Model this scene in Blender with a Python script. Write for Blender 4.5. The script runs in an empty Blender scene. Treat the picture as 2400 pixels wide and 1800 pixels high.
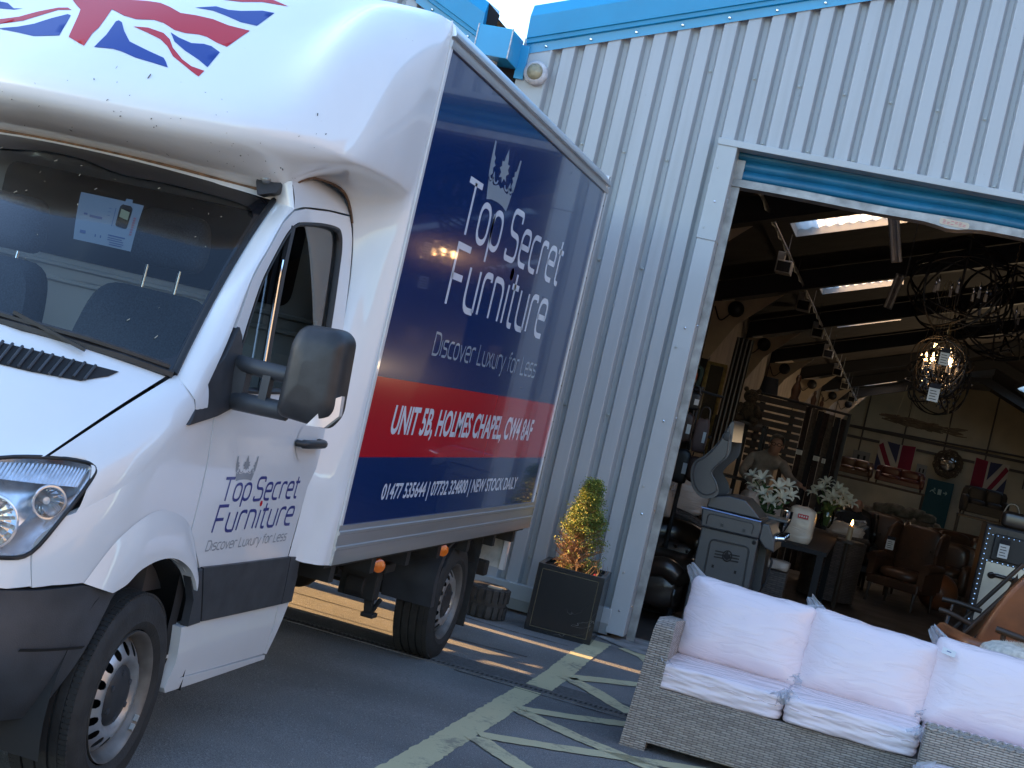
import bpy, bmesh, math, random
from mathutils import Vector, Matrix, Euler
from mathutils.geometry import delaunay_2d_cdt
R = math.radians
PI = math.pi
SC = bpy.context.scene
COL = SC.collection

# ---------------------------------------------------------------- camera
cam_d = bpy.data.cameras.new('camera')
cam_d.sensor_width = 36.0
cam_d.lens = 53.55
cam_d.clip_start = 0.05
cam_d.clip_end = 1000.0
cam = bpy.data.objects.new('camera', cam_d)
COL.objects.link(cam)
YAW, PITCH, ROLL = R(14.17), R(-0.4971), R(-13.0718)
_f = Vector((-math.sin(YAW) * math.cos(PITCH), math.cos(YAW) * math.cos(PITCH), math.sin(PITCH)))
_r0 = Vector((math.cos(YAW), math.sin(YAW), 0))
_d0 = _f.cross(_r0)
_r = _r0 * math.cos(ROLL) + _d0 * math.sin(ROLL)
_d = -_r0 * math.sin(ROLL) + _d0 * math.cos(ROLL)
cam.matrix_world = Matrix(((_r.x, -_d.x, -_f.x, 0), (_r.y, -_d.y, -_f.y, 0), (_r.z, -_d.z, -_f.z, 1.76), (0, 0, 0, 1)))
SC.camera = cam

# ---------------------------------------------------------------- sky, sun, exposure
SUN_EL = 14.5
SUN_AZ = 271.6          # clockwise from +Y: low sun from the left, just behind the plane of the warehouse front
world = bpy.data.worlds.new('World')
SC.world = world
world.use_nodes = True
_nt = world.node_tree
_sky = _nt.nodes.new('ShaderNodeTexSky')
_sky.sky_type = 'NISHITA'
_sky.sun_disc = False
_sky.sun_elevation = R(SUN_EL)
_sky.sun_rotation = R(SUN_AZ)
_sky.air_density = 1.0
_sky.dust_density = .6
_sky.ozone_density = 2.0
_tint = _nt.nodes.new('ShaderNodeMix')
_tint.data_type = 'RGBA'
_tint.blend_type = 'MULTIPLY'
_tint.inputs[0].default_value = 1.0
_tint.inputs[7].default_value = (.97, .985, 1.03, 1)
_nt.links.new(_sky.outputs[0], _tint.inputs[6])
_nt.links.new(_tint.outputs[2], _nt.nodes['Background'].inputs[0])
_nt.nodes['Background'].inputs[1].default_value = 0.15
sun_d = bpy.data.lights.new('sun', 'SUN')
sun_d.energy = 5.0
sun_d.angle = R(0.5)
sun_d.color = (1.0, 0.60, 0.26)
sun = bpy.data.objects.new('sun', sun_d)
COL.objects.link(sun)
_sv = Vector((math.sin(R(SUN_AZ)) * math.cos(R(SUN_EL)), math.cos(R(SUN_AZ)) * math.cos(R(SUN_EL)), math.sin(R(SUN_EL))))
sun.rotation_euler = _sv.to_track_quat('Z', 'Y').to_euler()
SC.view_settings.view_transform = 'Standard'
SC.view_settings.look = 'None'
SC.view_settings.exposure = 2.33
SC.view_settings.gamma = 1.0
SC.view_settings.use_curve_mapping = False
SC.cycles.max_bounces = 8
SC.cycles.transparent_max_bounces = 12
SC.cycles.caustics_reflective = False
SC.cycles.caustics_refractive = False
try:
    SC.cycles.use_denoising = True
except Exception:
    pass

# ---------------------------------------------------------------- helpers
OFF = {}


def tag(o, label=None, cat=None, group=None, kind=None):
    if label: o['label'] = label
    if cat: o['category'] = cat
    if group: o['group'] = group
    if kind: o['kind'] = kind
    return o


def thing(name, label, cat, loc=(0, 0, 0), rz=0.0, group=None, local=False):
    """an Empty at the thing's base; parts are authored in world space unless local"""
    o = bpy.data.objects.new(name, None)
    o.empty_display_size = 0.2
    COL.objects.link(o)
    o.location = loc
    o.rotation_euler = (0, 0, rz)
    OFF[o.name] = Vector((0, 0, 0)) if local else Vector(loc)
    return tag(o, label, cat, group)


def copy_tree(o, parent=None):
    c = o.copy()
    COL.objects.link(c)
    if parent: c.parent = parent
    OFF[c.name] = OFF.get(o.name, Vector((0, 0, 0)))
    for ch in list(o.children):
        copy_tree(ch, c)
    return c


def lerp(a, b, t):
    return a + (b - a) * t


def crv(pts, n=6, closed=False):
    """Catmull-Rom through points"""
    m = len(pts)
    out = []
    rng = range(m) if closed else range(m - 1)
    for i in rng:
        if closed:
            p0, p1, p2, p3 = pts[(i - 1) % m], pts[i], pts[(i + 1) % m], pts[(i + 2) % m]
        else:
            p1, p2 = pts[i], pts[i + 1]
            p0 = pts[i - 1] if i > 0 else tuple(2 * a - b for a, b in zip(p1, p2))
            p3 = pts[i + 2] if i + 2 < m else tuple(2 * b - a for a, b in zip(p1, p2))
        for k in range(n):
            out.append(_cr(p0, p1, p2, p3, k / n))
    if not closed: out.append(tuple(pts[-1]))
    return out


def rpath(pts, r, closed=False, n=5):
    """polyline with rounded corners; r is one radius or a list"""
    m = len(pts)
    rs = r if isinstance(r, (list, tuple)) else [r] * m
    out = []
    for i, p in enumerate(pts):
        if (not closed and i in (0, m - 1)) or rs[i] <= 0:
            out.append(tuple(p)); continue
        P = Vector(p); A = Vector(pts[(i - 1) % m]); B_ = Vector(pts[(i + 1) % m])
        a = A - P; b = B_ - P
        la, lb = a.length, b.length
        if la < 1e-9 or lb < 1e-9:
            out.append(tuple(p)); continue
        k = min(rs[i], la * .499, lb * .499)
        s = P + a / la * k; e = P + b / lb * k
        for j in range(n + 1):
            t = j / n
            q = s * (1 - t) ** 2 + P * 2 * t * (1 - t) + e * t * t
            out.append(tuple(q))
    return out


class MB:
    def __init__(s):
        s.v = []; s.f = []; s.m = []; s.mi = 0

    def add(s, vs, fs):
        o = len(s.v)
        s.v += [tuple(v) for v in vs]
        for f in fs:
            s.f.append([i + o for i in f]); s.m.append(s.mi)
        return s

    def box(s, a, b, mat=None):
        x0, y0, z0 = a; x1, y1, z1 = b
        vs = [(x0, y0, z0), (x1, y0, z0), (x1, y1, z0), (x0, y1, z0), (x0, y0, z1), (x1, y0, z1), (x1, y1, z1), (x0, y1, z1)]
        if mat is not None: vs = [tuple(mat @ Vector(v)) for v in vs]
        return s.add(vs, [(0, 3, 2, 1), (4, 5, 6, 7), (0, 1, 5, 4), (1, 2, 6, 5), (2, 3, 7, 6), (3, 0, 4, 7)])

    def bar(s, a, b, w, h, up=(0, 0, 1)):
        """box beam from a to b with width w, height h"""
        a = Vector(a); b = Vector(b); d = (b - a).normalized(); u = Vector(up)
        if abs(d.dot(u)) > .98: u = Vector((0, 1, 0))
        x = d.cross(u).normalized(); z = x.cross(d)
        vs = []
        for p in (a, b):
            for (i, j) in ((-1, -1), (1, -1), (1, 1), (-1, 1)):
                vs.append(p + x * i * w / 2 + z * j * h / 2)
        return s.add(vs, [(0, 1, 2, 3), (7, 6, 5, 4), (0, 4, 5, 1), (1, 5, 6, 2), (2, 6, 7, 3), (3, 7, 4, 0)])

    def tube(s, pts, r, n=8, closed=False, caps=True):
        pts = [Vector(p) for p in pts]
        m = len(pts); rings = []
        rr = r if isinstance(r, (list, tuple)) else [r] * m
        u = None
        for i, p in enumerate(pts):
            if closed: d = pts[(i + 1) % m] - pts[i - 1]
            else: d = pts[min(i + 1, m - 1)] - pts[max(i - 1, 0)]
            if d.length < 1e-9: d = Vector((0, 0, 1))
            d.normalize()
            if u is None:
                u = Vector((0, 0, 1)) if abs(d.z) < .9 else Vector((1, 0, 0))
            u = u - d * u.dot(d)
            if u.length < 1e-6: u = d.orthogonal()
            u.normalize(); w = d.cross(u)
            rings.append([p + (u * math.cos(2 * PI * k / n) + w * math.sin(2 * PI * k / n)) * rr[i] for k in range(n)])
        vs = [q for ring in rings for q in ring]; fs = []
        for i in range(m if closed else m - 1):
            j = (i + 1) % m
            for k in range(n):
                fs.append((i * n + k, i * n + (k + 1) % n, j * n + (k + 1) % n, j * n + k))
        if caps and not closed:
            fs.append(list(range(n))[::-1]); fs.append([(m - 1) * n + k for k in range(n)])
        return s.add(vs, fs)

    def lathe(s, prof, n=32, M=None, closed=False, caps=True):
        """profile (r, z) revolved about local Z, M a 4x4"""
        M = M or Matrix.Identity(4)
        vs = []; fs = []
        m = len(prof)
        for (r, z) in prof:
            for k in range(n):
                a = 2 * PI * k / n
                vs.append(M @ Vector((r * math.cos(a), r * math.sin(a), z)))
        for i in range(m if closed else m - 1):
            j = (i + 1) % m
            for k in range(n):
                fs.append((i * n + k, i * n + (k + 1) % n, j * n + (k + 1) % n, j * n + k))
        if not closed and caps:
            if prof[0][0] > 1e-6: fs.append(list(range(n))[::-1])
            if prof[-1][0] > 1e-6: fs.append([(m - 1) * n + k for k in range(n)])
        return s.add(vs, fs)

    def grid(s, fn, us, vs_, flip=False, closeu=False):
        nu, nv = len(us), len(vs_)
        pts = [fn(u, v) for u in us for v in vs_]
        fs = []
        for i in range(nu if closeu else nu - 1):
            for j in range(nv - 1):
                q = (i * nv + j, ((i + 1) % nu) * nv + j, ((i + 1) % nu) * nv + j + 1, i * nv + j + 1)
                fs.append(q[::-1] if flip else q)
        return s.add(pts, fs)

    def prism(s, poly, fn, t):
        """flat polygon poly [(a,b)] -> fn(a,b,0) and fn(a,b,t)"""
        n = len(poly)
        vs = [fn(a, b, 0) for a, b in poly] + [fn(a, b, t) for a, b in poly]
        fs = [list(range(n))[::-1], [n + k for k in range(n)]]
        for k in range(n):
            fs.append((k, (k + 1) % n, n + (k + 1) % n, n + k))
        return s.add(vs, fs)

    def sphere(s, c, r, n=12, m=8):
        rx, ry, rz = r if isinstance(r, (tuple, list)) else (r, r, r)
        vs = [(c[0], c[1], c[2] - rz)]
        for j in range(1, m):
            a = -PI / 2 + PI * j / m
            for k in range(n):
                b = 2 * PI * k / n
                vs.append((c[0] + rx * math.cos(a) * math.cos(b), c[1] + ry * math.cos(a) * math.sin(b), c[2] + rz * math.sin(a)))
        vs.append((c[0], c[1], c[2] + rz)); fs = []
        for k in range(n):
            fs.append((0, 1 + (k + 1) % n, 1 + k))
            fs.append((len(vs) - 1, 1 + (m - 2) * n + k, 1 + (m - 2) * n + (k + 1) % n))
        for j in range(m - 2):
            for k in range(n):
                fs.append((1 + j * n + k, 1 + j * n + (k + 1) % n, 1 + (j + 1) * n + (k + 1) % n, 1 + (j + 1) * n + k))
        return s.add(vs, fs)

    def sheet(s, loops, fn, step, skirt=None):
        """curved panel: 2D loops (first outer, others holes) triangulated and mapped by fn(a,b); skirt = vector pushed back from every edge"""
        def dens(lp):
            out = []
            n = len(lp)
            for i in range(n):
                a = lp[i]; b = lp[(i + 1) % n]
                L = math.hypot(b[0] - a[0], b[1] - a[1]); k = max(1, int(L / step + .5))
                for j in range(k): out.append((lerp(a[0], b[0], j / k), lerp(a[1], b[1], j / k)))
            return out
        L2 = [dens(l) for l in loops]

        def inside(x, y):
            c = False
            for lp in L2:
                n = len(lp); j = n - 1
                for i in range(n):
                    xi, yi = lp[i]; xj, yj = lp[j]
                    if (yi > y) != (yj > y) and x < (xj - xi) * (y - yi) / (yj - yi) + xi: c = not c
                    j = i
            return c
        pts = []; edges = []
        for lp in L2:
            o = len(pts); pts += lp
            edges += [(o + i, o + (i + 1) % len(lp)) for i in range(len(lp))]
        xs = [p[0] for p in L2[0]]; ys = [p[1] for p in L2[0]]
        nb = len(pts)
        cell = {}
        for p in pts: cell.setdefault((int(p[0] // step), int(p[1] // step)), []).append(p)
        y = min(ys) + step * .5; row = 0
        while y < max(ys):
            x = min(xs) + (step * .5 if row % 2 else 0)
            while x < max(xs):
                if inside(x, y):
                    ok = True
                    ci, cj = int(x // step), int(y // step)
                    for di in (-1, 0, 1):
                        for dj in (-1, 0, 1):
                            for q in cell.get((ci + di, cj + dj), ()):
                                if (q[0] - x) ** 2 + (q[1] - y) ** 2 < (.45 * step) ** 2: ok = False
                    if ok: pts.append((x, y))
                x += step
            y += step * .87; row += 1
        res = delaunay_2d_cdt([Vector(p) for p in pts], edges, [], 0, 1e-6)
        V2, F2, orig = res[0], res[2], res[3]
        fs = []
        for f in F2:
            cx = sum(V2[i].x for i in f) / len(f); cy = sum(V2[i].y for i in f) / len(f)
            if inside(cx, cy): fs.append(list(f))
        vs = [fn(v.x, v.y) for v in V2]
        if skirt is not None:
            sk = skirt if callable(skirt) else (lambda p: skirt)
            cnt = {}
            for f in fs:
                for i in range(len(f)):
                    a, b = f[i], f[(i + 1) % len(f)]
                    cnt[(a, b)] = cnt.get((a, b), 0) + 1
            ed = [e for e in cnt if (e[1], e[0]) not in cnt]
            mp = {}
            for e in ed:
                for i in e:
                    if i not in mp:
                        mp[i] = len(vs); p = vs[i]; d = sk(p)
                        vs.append((p[0] + d[0], p[1] + d[1], p[2] + d[2]))
            for a, b in ed: fs.append([b, a, mp[a], mp[b]])
        return s.add(vs, fs)

    def build(s, name, mats, parent=None, loc=None, smooth=0, bevel=0, seg=2, rot=None, weld=False):
        me = bpy.data.meshes.new(name)
        off = Vector((0, 0, 0))
        if parent is not None: off = OFF.get(parent.name, off)
        elif loc is not None: off = Vector(loc)
        me.from_pydata([tuple(Vector(v) - off) for v in s.v], [], s.f)
        if not isinstance(mats, (list, tuple)): mats = [mats]
        for mm in mats: me.materials.append(mm)
        for p, mi in zip(me.polygons, s.m): p.material_index = mi
        me.validate()
        bm = bmesh.new(); bm.from_mesh(me)
        if weld: bmesh.ops.remove_doubles(bm, verts=bm.verts, dist=weld if isinstance(weld, float) else 1e-5)
        bmesh.ops.recalc_face_normals(bm, faces=bm.faces)
        bm.to_mesh(me); bm.free()
        o = bpy.data.objects.new(name, me)
        COL.objects.link(o)
        if parent is not None:
            o.parent = parent; OFF[o.name] = off
        elif loc is not None:
            o.location = loc; OFF[o.name] = off
        if bevel:
            b = o.modifiers.new('bevel', 'BEVEL'); b.width = bevel; b.segments = seg; b.limit_method = 'ANGLE'; b.angle_limit = R(35)
            b.harden_normals = False
        if smooth:
            me.polygons.foreach_set('use_smooth', [True] * len(me.polygons))
            if smooth != 180:
                me.set_sharp_from_angle(angle=R(smooth))
        return o


# ---------------------------------------------------------------- materials
def newmat(name):
    m = bpy.data.materials.new(name); m.use_nodes = True
    return m, m.node_tree, m.node_tree.nodes['Principled BSDF']


def mat(name, col, rough=.5, metal=0, var=.0, scale=8.0, bump=0.0, bscale=None, coat=0, crough=.05, spec=.5, stretch=None, col2=None, detail=4, rvar=0, sub=0, trans=0):
    m, nt, b = newmat(name)
    N = nt.nodes.new; L = nt.links.new
    b.inputs['Base Color'].default_value = (*col, 1)
    b.inputs['Roughness'].default_value = rough
    b.inputs['Metallic'].default_value = metal
    b.inputs['Coat Weight'].default_value = coat
    b.inputs['Coat Roughness'].default_value = crough
    b.inputs['Specular IOR Level'].default_value = spec
    if sub:
        b.inputs['Subsurface Weight'].default_value = sub
    if trans: b.inputs['Transmission Weight'].default_value = trans
    if var or bump or col2 or rvar:
        tc = N('ShaderNodeTexCoord'); src = tc.outputs['Object']
        if stretch:
            mp = N('ShaderNodeMapping'); mp.inputs['Scale'].default_value = stretch
            L(src, mp.inputs[0]); src = mp.outputs[0]
        nz = N('ShaderNodeTexNoise'); nz.inputs['Scale'].default_value = scale; nz.inputs['Detail'].default_value = detail
        L(src, nz.inputs['Vector'])
        if var or col2:
            mx = N('ShaderNodeMix'); mx.data_type = 'RGBA'
            c2 = col2 if col2 else tuple(max(0, c * (1 - var)) for c in col)
            c1 = col if col2 else tuple(min(1, c * (1 + var * .6)) for c in col)
            mx.inputs[6].default_value = (*c1, 1); mx.inputs[7].default_value = (*c2, 1)
            rp = N('ShaderNodeMapRange'); rp.inputs[1].default_value = .32; rp.inputs[2].default_value = .68
            L(nz.outputs[0], rp.inputs[0]); L(rp.outputs[0], mx.inputs[0]); L(mx.outputs[2], b.inputs['Base Color'])
        if rvar:
            rr = N('ShaderNodeMapRange'); rr.inputs[3].default_value = max(0, rough - rvar); rr.inputs[4].default_value = min(1, rough + rvar)
            L(nz.outputs[0], rr.inputs[0]); L(rr.outputs[0], b.inputs['Roughness'])
        if bump:
            nb = N('ShaderNodeTexNoise'); nb.inputs['Scale'].default_value = bscale or scale; nb.inputs['Detail'].default_value = 5
            L(src, nb.inputs['Vector'])
            bp = N('ShaderNodeBump'); bp.inputs['Strength'].default_value = bump; bp.inputs['Distance'].default_value = .01
            L(nb.outputs[0], bp.inputs['Height']); L(bp.outputs[0], b.inputs['Normal'])
    return m


def glassmat(name, tint, rough=.0, refl=1.0):
    """thin sheet glass: tinted see-through plus mirror by Fresnel"""
    m, nt, b = newmat(name)
    nt.nodes.remove(b)
    N = nt.nodes.new; L = nt.links.new
    out = nt.nodes['Material Output']
    t = N('ShaderNodeBsdfTransparent'); t.inputs[0].default_value = (*tint, 1)
    g = N('ShaderNodeBsdfGlossy'); g.inputs['Roughness'].default_value = rough; g.inputs[0].default_value = (.95, .95, .95, 1)
    fr = N('ShaderNodeFresnel'); fr.inputs[0].default_value = 1.5
    mu = N('ShaderNodeMath'); mu.operation = 'MULTIPLY'; mu.inputs[1].default_value = refl; mu.use_clamp = True
    L(fr.outputs[0], mu.inputs[0])
    mx = N('ShaderNodeMixShader'); L(mu.outputs[0], mx.inputs[0]); L(t.outputs[0], mx.inputs[1]); L(g.outputs[0], mx.inputs[2])
    L(mx.outputs[0], out.inputs[0])
    return m


def emit(name, col, s):
    m, nt, b = newmat(name)
    b.inputs['Base Color'].default_value = (*[c * .5 for c in col], 1)
    b.inputs['Emission Color'].default_value = (*col, 1)
    b.inputs['Emission Strength'].default_value = s
    return m

def lerp_tab(tab,x):
    if x<=tab[0][0]: return tab[0][1]
    for (a,va),(b,vb) in zip(tab,tab[1:]):
        if x<=b:
            return va+(vb-va)*(x-a)/(b-a)
    return tab[-1][1]
def cr_tab(tab,x):
    # monotone-ish cubic (Catmull-Rom with nonuniform tangents)
    n=len(tab)
    if x<=tab[0][0]: return tab[0][1]
    if x>=tab[-1][0]: return tab[-1][1]
    i=0
    while x>tab[i+1][0]: i+=1
    def sl(j): return (tab[j+1][1]-tab[j][1])/(tab[j+1][0]-tab[j][0])
    def tan(j):
        if j==0: return sl(0)
        if j==n-1: return sl(n-2)
        a,b=sl(j-1),sl(j)
        ha=tab[j][0]-tab[j-1][0]; hb=tab[j+1][0]-tab[j][0]
        return (a*hb+b*ha)/(ha+hb)
    x0,y0=tab[i];x1,y1=tab[i+1];d=x1-x0;t=(x-x0)/d
    m0=tan(i)*d;m1=tan(i+1)*d
    return (2*t**3-3*t*t+1)*y0+(t**3-2*t*t+t)*m0+(-2*t**3+3*t*t)*y1+(t**3-t*t)*m1
KZ=[(.30,.94),(.40,.96),(.5,.975),(.62,.985),(.84,.990),(1.05,.996),(1.25,.992),(1.38,.982),(1.5,.967),(1.75,.936),(1.99,.902),(2.15,.874),(2.25,.848),(2.32,.80),(2.37,.71),(2.40,.56)]
def kz(z): return cr_tab(KZ,z)
PLAN=[(0,3.75),(.25,3.765),(.5,3.83),(.7,3.94),(.82,4.05),(.90,4.18),(.945,4.32),(.97,4.5),(.985,4.73),(.992,5.0),(.992,6.1)]
# arc length param
def _arc():
    s=0;out=[(0,)+PLAN[0]]
    for a,b in zip(PLAN,PLAN[1:]):
        s+=math.hypot(b[0]-a[0],b[1]-a[1]);out.append((s,)+b)
    return out
ARC=_arc()
HT=[(s,h) for s,h,y in ARC]; YT=[(s,y) for s,h,y in ARC]
S0=ARC[8][0]   # s at y=4.73
LEAN=[(.3,.10),(.4,.04),(.5,.0),(.7,.0),(.83,.02),(.9,.04),(1.0,.09),(1.18,.22),(1.4,.45)]
def B(s,z):
    h=cr_tab(HT,s)*kz(z)/.992; y=cr_tab(YT,s)
    fr=max(0,min(1,(4.75-y)/.75)); fr=fr*fr*(3-2*fr)
    return (h,y+cr_tab(LEAN,z)*fr,z)
def side(y,z):   # y>=4.73 region helper: h
    s=S0+(y-4.73)
    return cr_tab(HT,s)*kz(z)/.992
SEAM=[(0,(.80,4.22,1.182)),(.5,(.848,4.49,1.345)),(1,(.88,4.765,1.485))]
def seam(v):
    return tuple(cr_tab([(a,p[i]) for a,p in SEAM],v) for i in range(3))
def yb(h): return 4.42+.345*(abs(h)/.88)**2.2
def zb(h): return 1.54-.055*(abs(h)/.88)**2
def yt(h): return 5.27+.21*(abs(h)/.77)**2.2
def zt(h): return 2.215-.025*(abs(h)/.77)**2
def wind(u,v):
    hb=.88*u;ht=.77*u
    b=(hb,yb(hb),zb(hb));t=(ht,yt(ht),zt(ht))
    P=[b[i]+(t[i]-b[i])*v for i in range(3)]
    bul=.035*4*v*(1-v)
    P[1]-=bul*.7;P[2]+=bul*.7
    return tuple(P)
def hood(u,v):
    s=seam(v); zc=1.06+(1.54-1.06)*v+.05*4*v*(1-v)*.6; yc=3.93+(4.42-3.93)*v
    a=abs(u)
    return (u*s[0],yc+(s[1]-yc)*a**2.2,zc+(s[2]-zc)*a**2.6)
FN=[
[(0,5.30,2.235),(0,5.09,2.28),(0,4.97,2.35),(0,5.03,2.48),(0,5.47,2.79),(0,5.90,3.04),(0,6.2,3.20)],
[(.4,5.34,2.232),(.4,5.14,2.285),(.4,5.04,2.36),(.4,5.10,2.49),(.4,5.52,2.79),(.4,5.92,3.04),(.4,6.2,3.20)],
[(.68,5.45,2.225),(.70,5.25,2.30),(.72,5.15,2.375),(.72,5.20,2.50),(.68,5.59,2.81),(.66,5.94,3.04),(.63,6.2,3.2)],
[(.80,5.47,2.25),(.85,5.37,2.32),(.885,5.29,2.39),(.90,5.33,2.51),(.87,5.53,2.82),(.84,5.86,3.07),(.82,6.2,3.195)],
[(.83,5.58,2.31),(.93,5.53,2.355),(1.0,5.50,2.395),(1.025,5.53,2.47),(1.02,5.70,2.82),(1.0,5.96,3.07),(.97,6.2,3.185)],
[(.79,5.80,2.345),(.94,5.79,2.375),(1.035,5.775,2.40),(1.064,5.79,2.45),(1.07,5.90,2.76),(1.065,6.06,3.02),(1.04,6.2,3.16)],
[(.83,6.0,2.335),(.95,6.03,2.36),(1.045,6.05,2.39),(1.070,6.065,2.44),(1.075,6.1,2.72),(1.075,6.15,2.95),(1.07,6.2,3.10)],
[(.862,6.10,2.22),(.95,6.13,2.275),(1.03,6.155,2.325),(1.060,6.17,2.365),(1.07,6.18,2.41),(1.072,6.19,2.46),(1.07,6.2,2.52)],
[(.903,6.115,1.99),(.94,6.125,2.02),(.98,6.14,2.05),(1.02,6.155,2.08),(1.05,6.175,2.11),(1.065,6.19,2.14),(1.07,6.2,2.17)],
[(.95,6.06,1.6),(.975,6.08,1.61),(1.0,6.11,1.62),(1.03,6.135,1.63),(1.052,6.16,1.64),(1.065,6.18,1.65),(1.07,6.2,1.66)],
[(.985,5.992,1.2),(1.0,6.02,1.2),(1.02,6.06,1.2),(1.04,6.10,1.2),(1.056,6.14,1.2),(1.066,6.17,1.2),(1.07,6.2,1.2)],
[(.99,5.945,1.09),(1.003,5.985,1.09),(1.021,6.035,1.09),(1.04,6.085,1.09),(1.056,6.125,1.09),(1.066,6.165,1.09),(1.07,6.2,1.09)],
[(.992,5.928,.95),(1.005,5.97,.95),(1.022,6.03,.95),(1.04,6.08,.95),(1.056,6.12,.95),(1.066,6.16,.95),(1.07,6.2,.95)],
[(.99,5.915,.80),(1.0,5.96,.79),(1.02,6.0,.78),(1.04,6.05,.775),(1.056,6.10,.77),(1.066,6.15,.768),(1.07,6.2,.765)],
]
def _cr(p0,p1,p2,p3,t):
    return tuple(.5*(2*b+(c-a)*t+(2*a-5*b+4*c-d)*t*t+(3*b-a-3*c+d)*t**3) for a,b,c,d in zip(p0,p1,p2,p3))
def fair(u,v):
    n=len(FN);m=len(FN[0]); u=max(-n+1,min(n-1,u)); sgn=1
    if u<0: u=-u; sgn=-1
    v=max(0,min(m-1,v))
    i=min(int(u),n-2);fu=u-i; j=min(int(v),m-2);fv=v-j
    rows=[]
    for k in (i-1,i,i+1,i+2):
        neg = k<0
        kk=abs(k) if neg else min(k,n-1)
        r=[]
        for l in (j-1,j,j+1,j+2):
            if l<0: a,b=FN[kk][0],FN[kk][1]; p=tuple(2*x-y for x,y in zip(a,b))
            elif l>m-1: a,b=FN[kk][m-1],FN[kk][m-2]; p=tuple(2*x-y for x,y in zip(a,b))
            else: p=FN[kk][l]
            if neg: p=(-p[0],p[1],p[2])
            r.append(p)
        rows.append(_cr(*r,fv))
    P=_cr(*rows,fu)
    return (P[0]*sgn,P[1],P[2])
# ---------------------------------------------------------------- shared materials
def paint_mat(name, col, dirt=(.42, .36, .28), amt=.10, rough=.32):
    """vehicle paint: clear coat, faint grime film that thickens low down"""
    m, nt, b = newmat(name); N = nt.nodes.new; L = nt.links.new
    b.inputs['Roughness'].default_value = rough
    b.inputs['Coat Weight'].default_value = .9; b.inputs['Coat Roughness'].default_value = .06
    tc = N('ShaderNodeTexCoord')
    n1 = N('ShaderNodeTexNoise'); n1.inputs['Scale'].default_value = 2.3; n1.inputs['Detail'].default_value = 6
    mp = N('ShaderNodeMapping'); mp.inputs['Scale'].default_value = (1, 1, .35)
    L(tc.outputs['Object'], mp.inputs[0]); L(mp.outputs[0], n1.inputs['Vector'])
    r1 = N('ShaderNodeMapRange'); r1.inputs[1].default_value = .45; r1.inputs[2].default_value = .8; r1.inputs[4].default_value = amt
    L(n1.outputs[0], r1.inputs[0])
    n2 = N('ShaderNodeTexNoise'); n2.inputs['Scale'].default_value = 55; n2.inputs['Detail'].default_value = 2
    L(tc.outputs['Object'], n2.inputs['Vector'])
    r2 = N('ShaderNodeMapRange'); r2.inputs[1].default_value = .76; r2.inputs[2].default_value = .80; r2.inputs[4].default_value = .5
    L(n2.outputs[0], r2.inputs[0])
    ad = N('ShaderNodeMath'); ad.operation = 'MAXIMUM'; L(r1.outputs[0], ad.inputs[0]); L(r2.outputs[0], ad.inputs[1])
    mx = N('ShaderNodeMix'); mx.data_type = 'RGBA'; mx.inputs[6].default_value = (*col, 1); mx.inputs[7].default_value = (*dirt, 1)
    L(ad.outputs[0], mx.inputs[0]); L(mx.outputs[2], b.inputs['Base Color'])
    return m


M_white = paint_mat('white_paint', (.70, .70, .70))
M_fair = paint_mat('fibreglass_white', (.76, .755, .745), amt=.16, rough=.38)
M_wflag = mat('flag_white', (.80, .80, .80), .3, coat=.6)
M_red = mat('flag_red', (.47, .010, .02), .45, coat=.08, spec=.25)
M_blue = mat('flag_blue', (.008, .040, .23), .45, coat=.08, spec=.25)
M_black = mat('black_plastic', (.022, .022, .024), .45, var=.3, scale=20, bump=.05, bscale=180)
M_trim = mat('grey_black_plastic', (.035, .037, .042), .5, var=.25, scale=9, bump=.12, bscale=260, rvar=.1)
M_rubber = mat('tyre_rubber', (.022, .021, .020), .75, var=.35, scale=14, bump=.25, bscale=90)
M_frit = mat('black_glass_border', (.008, .008, .010), .12, coat=.5)
M_seal = mat('rubber_seal', (.012, .012, .013), .55)
M_gap = mat('dark_liner', (.010, .010, .011), .8)
M_chassis = mat('chassis_black', (.016, .015, .014), .7, var=.4, scale=12, bump=.2)
M_steel = mat('wheel_silver', (.52, .53, .55), .36, .75, var=.25, scale=6, col2=(.30, .28, .26))
M_steelin = mat('rim_well', (.18, .165, .15), .55, .5, var=.4, scale=10)
M_alu = mat('aluminium_extrusion', (.60, .61, .62), .38, .85, var=.12, scale=3, stretch=(1, .15, 4))
M_chrome = mat('chrome', (.75, .76, .78), .07, 1.0)
M_navy = mat('printed_navy', (.004, .027, .120), .16, coat=.55, crough=.03, spec=.3, var=.06, scale=1.2)
M_bandred = mat('printed_red', (.46, .008, .022), .16, spec=.3, coat=.5, crough=.03)
M_print = mat('printed_white', (.74, .78, .86), .25, coat=.8, crough=.05)
M_pgrey = mat('printed_grey', (.30, .36, .42), .25, coat=.8, crough=.05)
M_pdot = mat('printed_red_dot', (.6, .01, .02), .25, coat=.8)
M_dblue = mat('door_print_blue', (.020, .030, .20), .3, coat=.5)
M_dgrey = mat('door_print_grey', (.26, .28, .30), .3, coat=.5)
M_amber = mat('amber_lens', (.75, .16, .01), .2, coat=.8)
M_glass = glassmat('windscreen_glass', (.80, .85, .86), 0, 1.15)
M_sglass = glassmat('side_glass', (.55, .60, .58), 0, 1.2)
M_lens = glassmat('headlight_lens', (.95, .96, .97), .01, .75)
M_glassb = mat('bulb_glass', (.8, .8, .78), .1, .2, coat=1)
M_reflect = mat('headlight_reflector', (.88, .89, .92), .24, .8, var=.12, scale=40)
M_seat = mat('seat_cloth', (.045, .050, .060), .9, var=.5, scale=160, bump=.2, bscale=200)
M_dash = mat('dashboard_plastic', (.10, .10, .11), .6)
M_bulk = mat('bulkhead_grey', (.60, .61, .60), .6)
M_paper = mat('paper', (.36, .36, .37), .8)
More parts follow.
